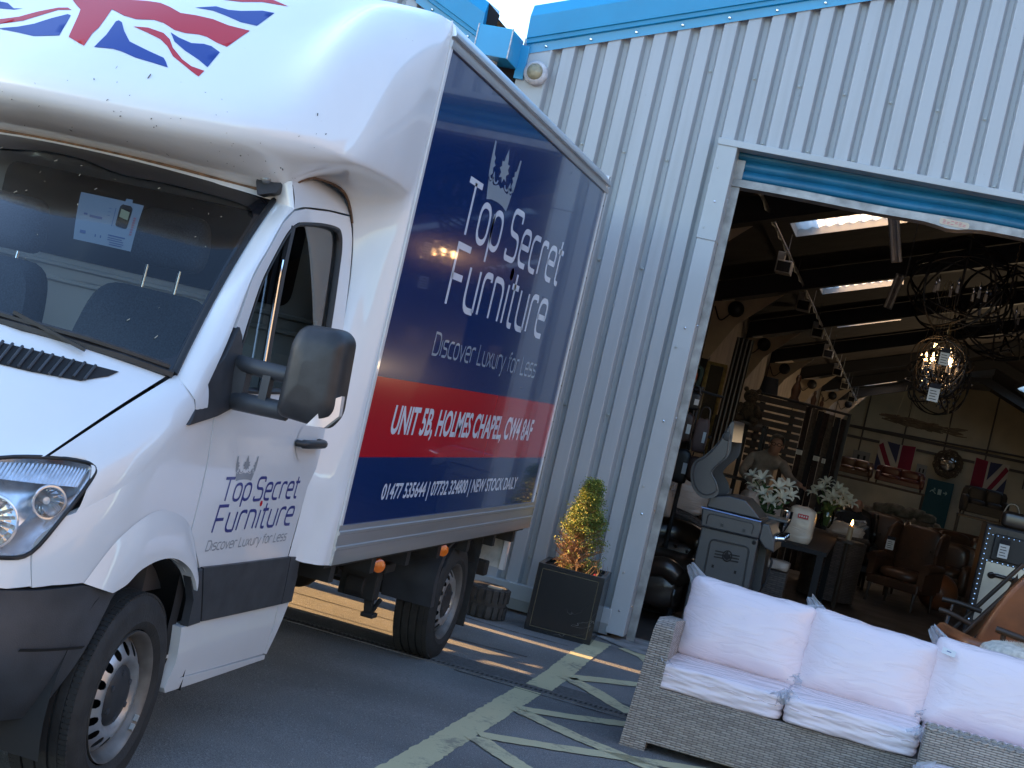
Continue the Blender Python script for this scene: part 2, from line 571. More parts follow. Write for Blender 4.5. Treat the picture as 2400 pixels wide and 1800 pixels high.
M_ink = mat('ink_blue', (.10, .13, .25), .8)
M_inkr = mat('ink_red', (.55, .20, .22), .8)
# ================================================================ the delivery van
XC = -3.245
VAN = thing('delivery_van', 'white box-bodied delivery van with printed navy and red side, parked nose-out by the warehouse', 'van', (XC, 6.8, 0))


def W(h, y, z): return (XC + h, y, z)


def on_side(s, off=0.0):
    def f(y, z):
        return W(s * (side(y, z) + off), y, z)
    return f


def on_B(s, off=0.0):
    """lower body surface, parameters (arc length from the nose, height)"""
    def f(a, z):
        e = .004
        P = Vector(B(a, z)); T = Vector(B(a + e, z)) - P; n = Vector((T.y, -T.x, 0)).normalized()
        P = P + n * off
        return W(s * P.x, P.y, P.z)
    return f


# ---- wings (front fenders) with their flared arches, one each side
ARCH = [(1.34, .775), (1.408, .80), (1.472, .845), (1.577, .873), (1.69, .872), (1.798, .837), (1.866, .795), (1.918, .74)]
AOUT = [(1.209, .806), (1.306, .938), (1.44, 1.018), (1.575, 1.04), (1.738, 1.003), (1.845, .925), (1.91, .84)]
SB = 1.835    # arc length at the door's front edge


for s in (1, -1):
    top = []
    for i in range(13):
        v = i / 12
        top.append((lerp(1.045, S0 + .045, v), seam(v)[2] - .16))
    out = [(1.012, .79), (1.08, .80), (1.204, .807), (1.34, .778)] + ARCH[1:] + [(1.920, .80), (1.802, .955), (1.806, 1.18), (1.798, 1.345), (1.80, 1.40), (S0 + .12, 1.40), (S0 + .045, 1.36)]
    out += top[::-1] + [(1.012, 1.008), (.968, .90)]
    mb = MB()
    mb.sheet([out], on_B(s), .03, skirt=(-s * .02, .004, 0))

    def crownstrip(i, t):
        v = i / 24
        S = Vector(seam(v)); P = Vector(B(lerp(1.045, S0 + .045, v), S.z - .16))
        c = Vector((P.x, P.y, S.z)) if v > .0 else Vector((P.x, P.y, S.z))
        q = P * (1 - t) ** 2 + (P.lerp(c, .85)) * 2 * t * (1 - t) + S * t * t
        if v < .3:
            w_ = (1 - v / .3) ** 2
            e_ = Vector([cr_tab([(0, b0), (.45, b1), (.62, b2), (.8, b3), (1, b4)], t) for b0, b1, b2, b3, b4 in zip(B(1.052, 1.022), B(1.050, 1.12), B(1.036, 1.172), B(.975, 1.186), seam(0))])
            q = q.lerp(e_, w_)
        return W(s * q.x, q.y, q.z)
    mb.grid(crownstrip, list(range(25)), [j / 12 for j in range(13)])
    # tail of the wing between the bonnet corner and the mirror base
    mb.grid(lambda u, t: (lambda S, P: W(s * lerp(P.x, S.x, t * t), lerp(P.y, S.y, t), lerp(P.z, S.z, 1 - (1 - t) ** 2)))(Vector((.88, 4.765, 1.485)).lerp(Vector((.925, 4.86, 1.50)), u), Vector(B(S0 + .045 + .08 * u, 1.325))), [i / 5 for i in range(6)], [j / 10 for j in range(11)])
    wing = mb.build('wing', M_white, VAN, smooth=50)
    # flare standing proud of the wing round the wheel
    n = 40
    ci = crv(ARCH[:], 6); co = crv(AOUT, 6)

    def samp(c, t):
        x = t * (len(c) - 1); i = min(int(x), len(c) - 2); f = x - i
        return (lerp(c[i][0], c[i + 1][0], f), lerp(c[i][1], c[i + 1][1], f))

    def flare(u, v):
        a = samp(co, u); b = samp(ci, u)
        q = (lerp(a[0], b[0], v), lerp(a[1], b[1], v))
        o = .002 + .026 * math.sin(min(1, v * 1.15) * PI / 2)
        return on_B(s, o)(*q)

    def flare_in(u, v):
        b = samp(ci, u)
        return on_B(s, .028 - .05 * v)(b[0], b[1] - .003 * v)
    m2 = MB()
    us = [i / n for i in range(n + 1)]
    m2.grid(flare, us, [j / 6 for j in range(7)])
    m2.grid(flare_in, us, [0, .3, 1])
    m2.build('wheel_arch_flare', M_white, wing, smooth=50, weld=1e-4)
    # dark wheel housing
    m3 = MB()
    cy, cz = 4.73, .37
    m3.grid(lambda u, v: W(s * lerp(.965, .55, v), cy + .48 * math.cos(lerp(-.12, PI + .3, u)), cz + .02 + .48 * math.sin(lerp(-.12, PI + .3, u))), [i / 24 for i in range(25)], [0, 1])
    m3.box(W(min(s * .55, s * .60), 4.2, .42), W(max(s * .55, s * .60), 5.2, .9))
    m3.build('wheel_housing', M_gap, VAN, smooth=40)

# ---- bonnet with its louvred air intake
mb = MB()
mb.grid(lambda u, v: W(*hood(u, v)), [-.985 + 1.97 * i / 40 for i in range(41)], [j / 20 for j in range(21)])
bonnet = mb.build('bonnet', M_white, VAN, smooth=60)
VENT = [(.872, .858), (.863, .79), (.813, .689), (.661, .669), (.45, .672), (.0, .672), (-.45, .672), (-.661, .669), (-.813, .689), (-.863, .79), (-.872, .858), (-.80, .852), (-.48, .832), (0, .83), (.48, .832), (.80, .852)]


def hood_n(u, v, o):
    P = Vector(hood(u, v)); a = Vector(hood(u + .01, v)) - P; b = Vector(hood(u, v + .01)) - P
    n = a.cross(b).normalized()
    if n.z < 0: n = -n
    P = P + n * o
    return W(P.x, P.y, P.z)


mb = MB(); mb.sheet([VENT], lambda u, v: hood_n(u, v, .003), .04)
vent = mb.build('air_intake', M_gap, bonnet, smooth=60)
mb = MB()
for i in range(-25, 26):
    u0 = i * .034
    if abs(u0) > .84: continue
    va, vb = (.675, .838) if abs(u0) < .75 else (.70, .845)
    pts = [hood_n(u0 - .018 * (t - .2), lerp(va, vb, t), .008) for t in [0, .25, .5, .75, 1]]
    mb.tube(pts, .0055, 6)
mb.build('louvre_bars', M_trim, vent, smooth=60)

# ---- front panel, bumper, headlamps
for s in (1, -1):
    mb = MB()
    out = [(0, .365), (.5, .36), (1.0, .362), (1.133, .374), (1.161, .409), (1.20, .48), (1.267, .59), (1.33, .69), (1.392, .772), (1.204, .800), (1.008, .782), (.911, .776), (.5, .77), (0, .77)]

    def bump_fn(a, z):
        o = .0
        if z > .725: o = .0 + .006
        else: o = .012 + .02 * math.sin(max(0, min(1, (z - .36) / .36)) * PI)
        return on_B(s, o)(a, z)
    mb.sheet([out], bump_fn, .035, skirt=(-s * .03, .03, 0))
    bumper = mb.build('bumper', M_trim, VAN, smooth=35)
    mb = MB()
    mb.grid(lambda a, v: on_B(s, .038 - .012 * v)(a, .612 - .016 * v), [1.01 + .245 * i / 12 for i in range(13)], [0, .5, 1])
    mb.build('bumper_slot', M_gap, bumper)
    # white panel below the lamp and radiator grille
    mb = MB()
    mb.sheet([[(.55, .79), (.93, .782), (1.006, .795), (.962, .895), (.90, .872), (.80, .868), (.55, .872)]], on_B(s, .002), .03, skirt=(-s * .02, .02, 0))
    mb.build('front_panel', M_white, VAN, smooth=50)
    HL = [(.60, 1.09), (.724, 1.15), (.861, 1.176), (.971, 1.178), (1.028, 1.165), (1.037, 1.12), (1.008, 1.008), (.964, .896), (.878, .871), (.70, .868), (.60, .90)]
    HLc = crv(HL, 4, True)
    mb = MB(); mb.sheet([HLc], on_B(s, .004), .03)
    hl = mb.build('headlight', M_lens, VAN, smooth=60)
    # housing bowl, reflector facets, bulbs, indicator
    mb = MB()
    cx = sum(p[0] for p in HLc) / len(HLc); cyz = sum(p[1] for p in HLc) / len(HLc)
    k = len(HLc)

    def bowl(i, v):
        p = HLc[int(i) % k]
        q = (lerp(p[0], cx, v * .35), lerp(p[1], cyz, v * .35))
        return on_B(s, -.004 - .085 * v)(*q)
    mb.grid(bowl, list(range(k)), [0, .3, .6, 1], closeu=True)
    mb.sheet([[(lerp(p[0], cx, .35), lerp(p[1], cyz, .35)) for p in HLc]], on_B(s, -.089), .03)
    mb.build('reflector', M_reflect, hl, smooth=30)
    for (a, z, r) in ((.80, .965, .082), (.945, 1.045, .050)):
        P = Vector(on_B(s, -.052)(a, z)); Q = Vector(on_B(s, 0)(a, z)); d = (Q - P).normalized()
        M4 = Matrix.Translation(P) @ d.to_track_quat('Z', 'Y').to_matrix().to_4x4()
        mb = MB(); mb.lathe([(r * .12, -.030), (r * .35, -.022), (r * .62, -.004), (r * .85, .018), (r, .040)], 18, M4, caps=False); mb.build('lamp_bowl', M_chrome, hl)
        mb = MB(); mb.tube([M4 @ Vector((r * 1.02 * math.cos(2 * PI * i / 32), r * 1.02 * math.sin(2 * PI * i / 32), .040)) for i in range(32)], .0055, 6, closed=True); mb.build('bowl_ring', M_reflect, hl, smooth=60)
        mb = MB(); mb.lathe([(0, .022), (.012, .018), (.014, 0), (.014, -.03)], 12, M4); mb.build('bulb', M_glassb, hl, smooth=40)
    # fluted band across the top of the lamp
    mb = MB()
    fl = lambda i, v: on_B(s, -.012 + .006 * (i % 2))(lerp(.64, 1.015, i / 60), lerp(lerp(1.085, 1.10, i / 60), lerp(1.125, 1.158, min(1, i / 40)), v))
    mb.grid(fl, list(range(61)), [0, .5, 1])
    mb.build('fluted_band', M_reflect, hl)
    mb = MB()
    P = Vector(on_B(s, -.045)(.925, 1.13))
    mb.sphere(P, (.03, .03, .022), 12, 8)
    mb.build('indicator_bulb', M_amber, hl, smooth=180)
    mb = MB(); mb.tube([on_B(s, .004)(*p) for p in HLc], .007, 6, closed=True)
    mb.build('lamp_seal', M_seal, hl, smooth=60)
mb = MB()
mb.grid(lambda a, z: W(*(lambda P: (P[0], P[1] + .02, P[2]))(B(abs(a), z)) if a >= 0 else (lambda P: (-P[0], P[1] + .02, P[2]))(B(-a, z))), [-.62 + 1.24 * i / 20 for i in range(21)], [.80, .9, 1.0, 1.07])
for z in (.84, .91, .98, 1.04):
    mb.tube([W(*(lambda P, g: (g * P[0], P[1] - .005, P[2]))(B(abs(a), z), 1 if a >= 0 else -1)) for a in [-.6 + .1 * i for i in range(13)]], .016, 6)
mb.build('radiator_grille', M_black, VAN, smooth=40)

# ---- windscreen
mb = MB()
mb.grid(lambda u, v: W(*wind(u, v)), [-1 + 2 * i / 40 for i in range(41)], [j / 16 for j in range(17)])
ws = mb.build('windscreen', M_glass, VAN, smooth=180)


def wind_n(u, v, o=.004):
    P = Vector(wind(u, v)); a = Vector(wind(u + .01, v)) - P; b = Vector(wind(u, v + .01)) - P
    n = a.cross(b).normalized()
    if n.y > 0: n = -n
    P += n * o
    return W(P.x, P.y, P.z)


bo = [(-1, 0), (1, 0), (1, 1), (-1, 1)]
hin = [(.0, .012), (.41, .014), (.70, .022), (.90, .030), (.965, .060), (.978, .12), (.974, .45), (.968, .80), (.958, .865), (.925, .905), (.85, .915), (.70, .912), (.50, .900), (.38, .885), (.25, .895), (.10, .925), (-.10, .950), (-.4, .955)]
hole = hin + [(-u, v) for u, v in hin[::-1] if u > .1 and v < .9] 
hole = [(.0, .012), (.41, .014), (.70, .022), (.90, .030), (.965, .060), (.978, .12), (.974, .45), (.968, .80), (.958, .865), (.925, .905), (.85, .915), (.70, .912), (.50, .900), (.38, .885), (.27, .895), (.12, .925), (0, .93), (-.12, .925), (-.27, .895), (-.38, .885), (-.50, .900), (-.70, .912), (-.85, .915), (-.925, .905), (-.958, .865), (-.968, .80), (-.974, .45), (-.978, .12), (-.965, .06), (-.90, .03), (-.70, .022), (-.41, .014)]
mb = MB(); mb.sheet([bo, crv(hole, 3, True)], wind_n, .05)
mb.build('glass_border', M_frit, ws, smooth=60)
for s in (1, -1):
    mb = MB(); mb.tube([wind_n(s * .995, t / 10, .006) for t in range(11)], .012, 6)
    mb.build('windscreen_seal', M_seal, ws, smooth=60)
# dead insects on the glass and nose are small raised specks
random.seed(4)
mb = MB()
for i in range(46):
    u, v = random.uniform(-.4, .95), random.uniform(.05, .95)
    P = Vector(wind_n(u, v, .004)); r = random.uniform(.0008, .0022)
    a = Vector(wind_n(u + .006, v + random.uniform(-.02, .02), .004))
    mb.tube([P, lerp(P, a, random.uniform(.3, 1.0))], r * .7, 5)
mb.build('insect_specks', mat('insect_speck', (.42, .38, .28), .8), ws)
mb = MB()
pts = [wind_n(u, v, .022) for u, v in [(.971, .012), (.829, .018), (.701, .021), (.497, .016), (.25, .02), (-.1, .03)]]
mb.tube(pts, .011, 6)
mb.tube([wind_n(u, v, .012) for u, v in [(.99, -.01), (.83, .0), (.5, .0), (0, .0), (-.5, .0), (-.99, -.01)]], .016, 6)
mb.bar(wind_n(.72, -.03, .03), wind_n(.45, .03, .035), .016, .012)
mb.build('wiper', M_black, VAN, smooth=50)

# ---- A-pillars: strip from glass edge to door seam, and roof edge above the door
DSEAM = [(4.985, 1.50), (5.102, 1.875), (5.215, 1.99), (5.338, 2.111), (5.447, 2.174), (5.563, 2.201), (5.823, 2.230), (6.077, 2.248)]
for s in (1, -1):
    mb = MB()
    dl = crv([(4.79, 1.40), (4.955, 1.625)] + DSEAM[1:5], 5)
    na = len(dl)

    def pil(i, v):
        y, z = dl[int(i)]
        t = i / (na - 1)
        D = Vector((side(y, z), y, z))
        G = Vector(wind(1, min(1, max(0, t * 1.02)))) if t > .0 else Vector((.88, 4.765, 1.485))
        P = G.lerp(D, v)
        bul = .030 * 4 * v * (1 - v)
        P.x += bul * .7; P.y -= bul * .7
        return W(s * P.x, P.y, P.z)
    mb.grid(pil, list(range(na)), [0, .15, .35, .5, .65, .85, 1])
    # roof edge over the door (rounds inward to the roof)
    dr = crv(DSEAM[4:], 5)

    def roof(i, v):
        y, z = dr[int(i)]
        z2 = lerp(z, 2.395, v)
        h = side(y, z2)
        return W(s * h, y + (.0 if v < 1 else 0), z2)
    mb.grid(roof, list(range(len(dr))), [0, .2, .4, .6, .75, .88, .96, 1])
    mb.grid(lambda u, v: (lambda A, C: tuple(lerp(p, q, u) for p, q in zip(A, C)))(pil(na - 1, v), W(s * lerp(.765, side(5.447, 2.28), v), lerp(5.468, 5.447, v) - .012 * math.sin(v * PI), lerp(2.255, 2.28, v))), [0, .5, 1], [j / 8 for j in range(9)])
    mb.build('pillar', M_white, VAN, smooth=60)
mb = MB()
mb.grid(lambda u, v: W(.8 * u, lerp(yt(.77 * u) + .003, 6.1, v), lerp(zt(.77 * u) + .0, 2.40, min(1, v * 2.2)) + .015 * math.sin(min(1, v * 3) * PI)), [-1 + .05 * i for i in range(41)], [0, .05, .1, .2, .3, .5, 1])
mb.build('cab_roof', M_white, VAN, smooth=60)

# ---- doors
DOOR = [(4.935, 1.18), (4.933, 1.04), (4.930, .956), (5.065, .822), (5.168, .606), (5.20, .50), (5.185, .386), (5.60, .378), (5.985, .372), (5.960, .50), (5.932, .599), (5.905, .795), (5.908, .81), (5.916, .961), (5.931, 1.10), (5.986, 1.178), (6.011, 1.348), (6.05, 1.56), (6.084, 1.757), (6.106, 1.99), (6.110, 2.15), (6.075, 2.240), (5.823, 2.223), (5.563, 2.194), (5.450, 2.167), (5.343, 2.104), (5.222, 1.985), (5.110, 1.870), (5.05, 1.75), (4.985, 1.625), (4.992, 1.488), (4.925, 1.366)]
WIN = [(5.086, 1.665), (5.13, 1.76), (5.202, 1.887), (5.35, 2.043), (5.417, 2.096), (5.470, 2.122), (5.531, 2.138), (5.739, 2.165), (5.90, 2.175), (5.965, 2.162), (5.984, 2.10), (5.968, 1.973), (5.93, 1.70), (5.905, 1.52), (5.88, 1.485), (5.60, 1.475), (5.20, 1.46), (5.07, 1.475), (5.05, 1.55)]
for s in (1, -1):
    mb = MB()
    mb.sheet([DOOR, crv(WIN, 3, True)], on_side(s, .0), .05, skirt=(-s * .035, 0, 0))
    door = mb.build('door', M_white, VAN, smooth=45)
    # black rubber surround
    Wc = crv(WIN, 4, True)
    cy_, cz_ = 5.55, 1.82
    ring = [(cy_ + (p[0] - cy_) * .955 + .0, cz_ + (p[1] - cz_) * .945) for p in Wc]
    mb = MB()
    k = len(Wc)
    mb.grid(lambda i, v: on_side(s, (.004, .006, -.004, -.02)[int(v)])(*[(Wc[int(i)], (lerp(Wc[int(i)][0], ring[int(i)][0], .5), lerp(Wc[int(i)][1], ring[int(i)][1], .5)), ring[int(i)], ring[int(i)])[int(v)][q] for q in (0, 1)]), list(range(k)), [0, 1, 2, 3], closeu=True)
    wf = mb.build('window_frame', M_seal, door, smooth=50)
    mb = MB(); mb.sheet([ring], on_side(s, -.016), .08)
    mb.build('window_pane', M_sglass, door, smooth=180)
    mb = MB()
    mb.tube([on_side(s, -.004)(*p) for p in [(5.438, 2.105), (5.40, 2.0), (5.37, 1.9), (5.33, 1.7), (5.30, 1.475)]], .016, 6)
    mb.build('window_divider', M_seal, door, smooth=50)
    mb = MB()
    mb.tube([on_side(s, .008)(*p) for p in [(5.345, 1.97), (5.325, 1.9), (5.29, 1.7), (5.26, 1.475)]], .006, 6)
    mb.build('window_channel', M_chrome, door, smooth=50)
    # lower black rubbing strip: door piece and rear piece
    mb = MB()
    mb.sheet([[(5.075, .818), (5.172, .608), (5.932, .600), (5.903, .803)]], on_side(s, .014), .05, skirt=(-s * .02, 0, 0))
    mb.build('rubbing_strip', M_trim, door, smooth=40)
    mb = MB()
    mb.sheet([[(4.985, .79), (5.066, .815), (5.162, .606), (5.065, .600), (5.055, .70)]], on_side(s, .014), .04, skirt=(-s * .03, 0, 0)); mb.build('side_strip', M_trim, VAN, smooth=40); mb = MB()
    mb.sheet([[(5.910, .803), (5.985, .80), (6.02, .78), (6.05, .60), (5.938, .600)]], on_side(s, .014), .04, skirt=(-s * .03, 0, 0))
    mb.build('side_strip', M_trim, VAN, smooth=40)
    # handle in its recess
    mb = MB()
    mb.sheet([crv([(5.70, 1.285), (5.74, 1.345), (5.80, 1.36), (5.86, 1.345), (5.90, 1.285), (5.86, 1.225), (5.80, 1.208), (5.74, 1.225)], 4, True)], on_side(s, .003), .04)
    mb.build('handle_recess', M_white, door, smooth=180)
    mb = MB()
    hp = [on_side(s, o)(*p) for p, o in [((5.695, 1.284), .004), ((5.71, 1.285), .03), ((5.76, 1.286), .042), ((5.88, 1.287), .042), ((5.93, 1.287), .032), ((5.945, 1.287), .004)]]
    mb.tube(crv(hp, 4), [.014] * 4 + [.018] * 13 + [.017] * 4, 10)
    mb.build('door_handle', M_black, door, smooth=60)
    # swage lines
    # sill below the wheel arch side
    mb = MB()
    mb.sheet([[(5.035, .598), (5.16, .602), (5.192, .50), (5.178, .384), (5.985, .366), (6.0, .345), (5.10, .338), (5.075, .36), (5.085, .46)]], on_side(s, .006), .04, skirt=(-s * .05, 0, 0))
    mb.sheet([[(5.06, .60), (6.0, .60), (5.99, .35), (5.08, .342)]], on_side(s, -.03), .06)
    mb.sheet([[(5.938, .597), (6.055, .597), (6.02, .42), (6.01, .365), (5.99, .37), (5.965, .50)]], on_side(s, .002), .04, skirt=(-s * .05, 0, 0))
    mb.build('sill', M_white, VAN, smooth=40)
    mb = MB()
    mb.sheet([[(4.99, .786), (5.05, .79), (5.06, .60), (5.09, .46), (5.09, .36), (5.065, .37), (5.055, .46), (5.0, .60)]], on_side(s, -.03), .05)
    mb.build('splash_guard', M_gap, VAN)
    # door mirror on two arms, black corner plate
    mb = MB()
    mb.sheet([[(4.969, 1.623), (4.86, 1.48), (4.724, 1.333), (4.80, 1.348), (4.924, 1.371), (5.03, 1.402), (5.06, 1.46), (5.065, 1.60), (5.05, 1.66), (5.02, 1.69)]], lambda y, z: (lambda P: W(s * (P + .012), y, z))(side(y, z) if y > 4.93 or z < 1.36 else lerp(side(y, z), seam(max(0, min(1, (y - 4.22) / .545)))[0] + .02, max(0, min(1, (z - 1.36) / .16)) * max(0, min(1, (4.95 - y) / .2)))), .03, skirt=(-s * .04, 0, 0))
    mir = mb.build('door_mirror', M_trim, VAN, smooth=40)
    mb = MB()
    for z0, z1, r in ((1.565, 1.565, .030), (1.432, 1.440, .034)):
        mb.tube([W(s * .955, 5.06, z0), W(s * 1.0, 5.03, z0), W(s * 1.08, 5.0, (z0 + z1) / 2), W(s * 1.21, 5.01, z1)], r, 10)
    mb.bar(W(s * 1.0, 5.035, 1.43), W(s * 1.0, 5.035, 1.57), .05, .05)
    mb.bar(W(s * 1.115, 5.0, 1.44), W(s * 1.115, 5.0, 1.56), .03, .04)
    mb.build('mirror_arm', M_trim, mir, smooth=50)
    mb = MB()
    prof = rpath([(1.188, 1.42), (1.365, 1.412), (1.402, 1.47), (1.388, 1.735), (1.35, 1.765), (1.218, 1.757), (1.19, 1.70)], [.03, .025, .03, .035, .04, .045, .05], True, 5)
    cx, cz2 = 1.285, 1.59
    k = len(prof)

    def shell(i, v):
        p = prof[int(i)]
        kk, dy = [(1.0, .06), (1.0, .015), (.985, -.02), (.95, -.042), (.86, -.062), (.60, -.074), (.25, -.078)][int(v)]
        return W(s * (cx + (p[0] - cx) * kk), 4.99 + dy + .02 * (p[0] - cx), cz2 + (p[1] - cz2) * kk)
    mb.grid(shell, list(range(k)), list(range(7)), closeu=True)
    mb.add([W(s * (cx + (p[0] - cx) * .25), 4.912 + .02 * (p[0] - cx), cz2 + (p[1] - cz2) * .25) for p in prof], [list(range(k))])
    mb.build('mirror_housing', M_black, mir, smooth=60)
    mb = MB()
    mb.add([W(s * (cx + (p[0] - cx) * .95), 5.04, cz2 + (p[1] - cz2) * .95) for p in prof], [list(range(k))])
    mb.build('mirror_glass', M_chrome, mir)
    mb = MB()
    mb.sheet([[(1.318, 1.416), (1.375, 1.420), (1.410, 1.47), (1.406, 1.54), (1.385, 1.525), (1.345, 1.455)]], lambda h, z: W(s * (h + .004), 4.922 + max(0, (h - 1.345)) * .75, z), .02, skirt=(0, .03, 0))
    mb.build('mirror_indicator', mat('clear_lens', (.75, .75, .76), .15, .3, coat=1), mir, smooth=30)

# ---- clearance lamp bracket at the windscreen's top corner
mb = MB()
lp_ = rpath([(.76, 2.175), (.855, 2.215), (.86, 2.27), (.80, 2.305), (.735, 2.30), (.72, 2.25)], [.005, .01, .02, .02, .02, .01], True, 3)
mb.sheet([[(.760 + (h - .79) * .62, 2.240 + (z - 2.24) * .72) for h, z in lp_]], lambda h, z: W(h, 5.385 + (h - .76) * .45 + (z - 2.2) * .45, z), .02, skirt=(0, .06, 0))
lampb = mb.build('clearance_lamp', M_black, VAN, smooth=30)
mb = MB()
P = Vector(W(.752, 5.395, 2.262)); d = Vector((.25, -1, .25)).normalized()
mb.lathe([(0, .012), (.013, .011), (.019, .005), (.019, -.02)], 20, Matrix.Translation(P) @ d.to_track_quat('Z', 'Y').to_matrix().to_4x4())
mb.build('lamp_lens', mat('smoked_lens', (.10, .11, .12), .15, coat=1), lampb, smooth=50)

# ---- fibreglass fairing: nose over the cab and flanks down to the box
mb = MB()
NU = 12
mb.grid(lambda u, v: W(*fair(u, v)), [-(len(FN) - 1) + i * .2 for i in range((len(FN) - 1) * 10 + 1)], [j * .2 for j in range(31)])
fairing = mb.build('fairing', M_fair, VAN, smooth=180)


def fair_n(u, v, o=.004):
    e = .03
    P = Vector(fair(u, v)); a = Vector(fair(u + e, v)) - Vector(fair(u - e, v)); b = Vector(fair(u, v + e)) - Vector(fair(u, v - e))
    n = a.cross(b).normalized()
    if n.y > 0: n = -n
    P += n * o
    return W(P.x, P.y, P.z)


FLAG = {
 'r': [[(-1.192, 4.373), (-0.89, 4.187), (-0.615, 4.004), (-0.272, 3.5), (-0.014, 3.409), (-0.118, 3.621), (-0.144, 3.722), (-0.324, 4.108), (-0.119, 4.016), (0.046, 3.983), (0.202, 4.04), (0.313, 4.018), (0.478, 3.934), (0.594, 3.921), (0.718, 3.947), (0.807, 3.935), (0.954, 3.873), (1.114, 3.829), (1.11, 4.223), (0.833, 4.248), (0.627, 4.309), (0.447, 4.314), (0.301, 4.293), (0.126, 4.381), (-0.015, 4.432), (-0.153, 4.425), (-0.322, 4.39), (-0.632, 4.574)], [(-1.562, 3.559), (-1.342, 3.59), (-1.153, 3.684), (-1.029, 3.837), (-0.881, 3.974), (-0.78, 4.004), (-0.695, 3.968), (-0.834, 3.928), (-0.91, 3.797), (-1.012, 3.636), (-1.228, 3.519), (-1.395, 3.466)], [(0.129, 3.846), (0.257, 3.876), (0.436, 3.842), (0.554, 3.765), (0.675, 3.646), (0.879, 3.503), (1.036, 3.427), (1.203, 3.396), (1.211, 3.292), (0.984, 3.409), (0.771, 3.521), (0.617, 3.652), (0.487, 3.734), (0.324, 3.789)], [(0.238, 4.95), (0.424, 4.827), (0.602, 4.869), (0.769, 4.985), (1.097, 5.002), (0.828, 5.125), (0.628, 5.285)]],
 'b': [[(-1.241, 3.421), (-1.131, 3.453), (-0.957, 3.521), (-0.829, 3.616), (-0.751, 3.752), (-0.657, 3.875), (-0.603, 3.86), (-0.379, 3.499), (-0.61, 3.421), (-0.853, 3.436), (-1.115, 3.441)], [(-2.088, 3.878), (-1.866, 3.866), (-1.698, 3.871), (-1.439, 3.805), (-1.305, 3.838), (-1.404, 3.785), (-1.65, 3.756), (-1.818, 3.735)], [(0.083, 3.421), (0.022, 3.636), (-0.09, 3.874), (-0.082, 3.905), (-0.025, 3.879), (0.113, 3.747), (0.289, 3.603), (0.529, 3.525), (0.719, 3.47), (0.778, 3.42), (0.857, 3.339), (0.708, 3.362), (0.515, 3.386), (0.347, 3.435), (0.255, 3.448)], [(0.478, 3.879), (0.604, 3.821), (0.761, 3.777), (0.869, 3.806), (0.963, 3.794), (1.12, 3.72), (1.19, 3.458), (1.03, 3.542), (0.804, 3.639), (0.615, 3.745)], [(0.33, 4.482), (0.466, 4.615), (0.613, 4.59), (0.728, 4.625), (0.909, 4.741), (1.069, 4.743), (1.103, 4.357), (0.895, 4.367), (0.691, 4.439), (0.507, 4.496)]]}
mb = MB()
for key, mi in (('r', 0), ('b', 1)):
    mb.mi = mi
    for pl in FLAG[key]:
        mb.sheet([pl], lambda u, v: fair_n(u, v, .0012), .08)
mb.build('flag_decal', [M_red, M_blue], fairing, smooth=180)
# flies and chips on the nose
random.seed(11)
mb = MB()
for i in range(60):
    u, v = random.uniform(-.9, 3.4), random.uniform(.4, 3.2)
    P = Vector(fair_n(u, v, .002)); Q = Vector(fair_n(u + .01, v + random.uniform(-.05, .05), .002))
    mb.tube([P, lerp(P, Q, random.uniform(.4, 1.6))], random.choice((.0007, .0008, .001, .0012, .002)), 5)
mb.build('insect_specks', mat('speck_dark', (.10, .09, .08), .8), fairing)
mb = MB()
jl = [(-7 + .2 * i) for i in range(71)]
mb.tube([W(fair(u, 0)[0], fair(u, 0)[1] - .004, fair(u, 0)[2] - .003) for u in jl], .006, 6)
mb.build('joint_sealant', mat('rusty_sealant', (.16, .09, .05), .8, var=.5, scale=25), fairing, smooth=60)

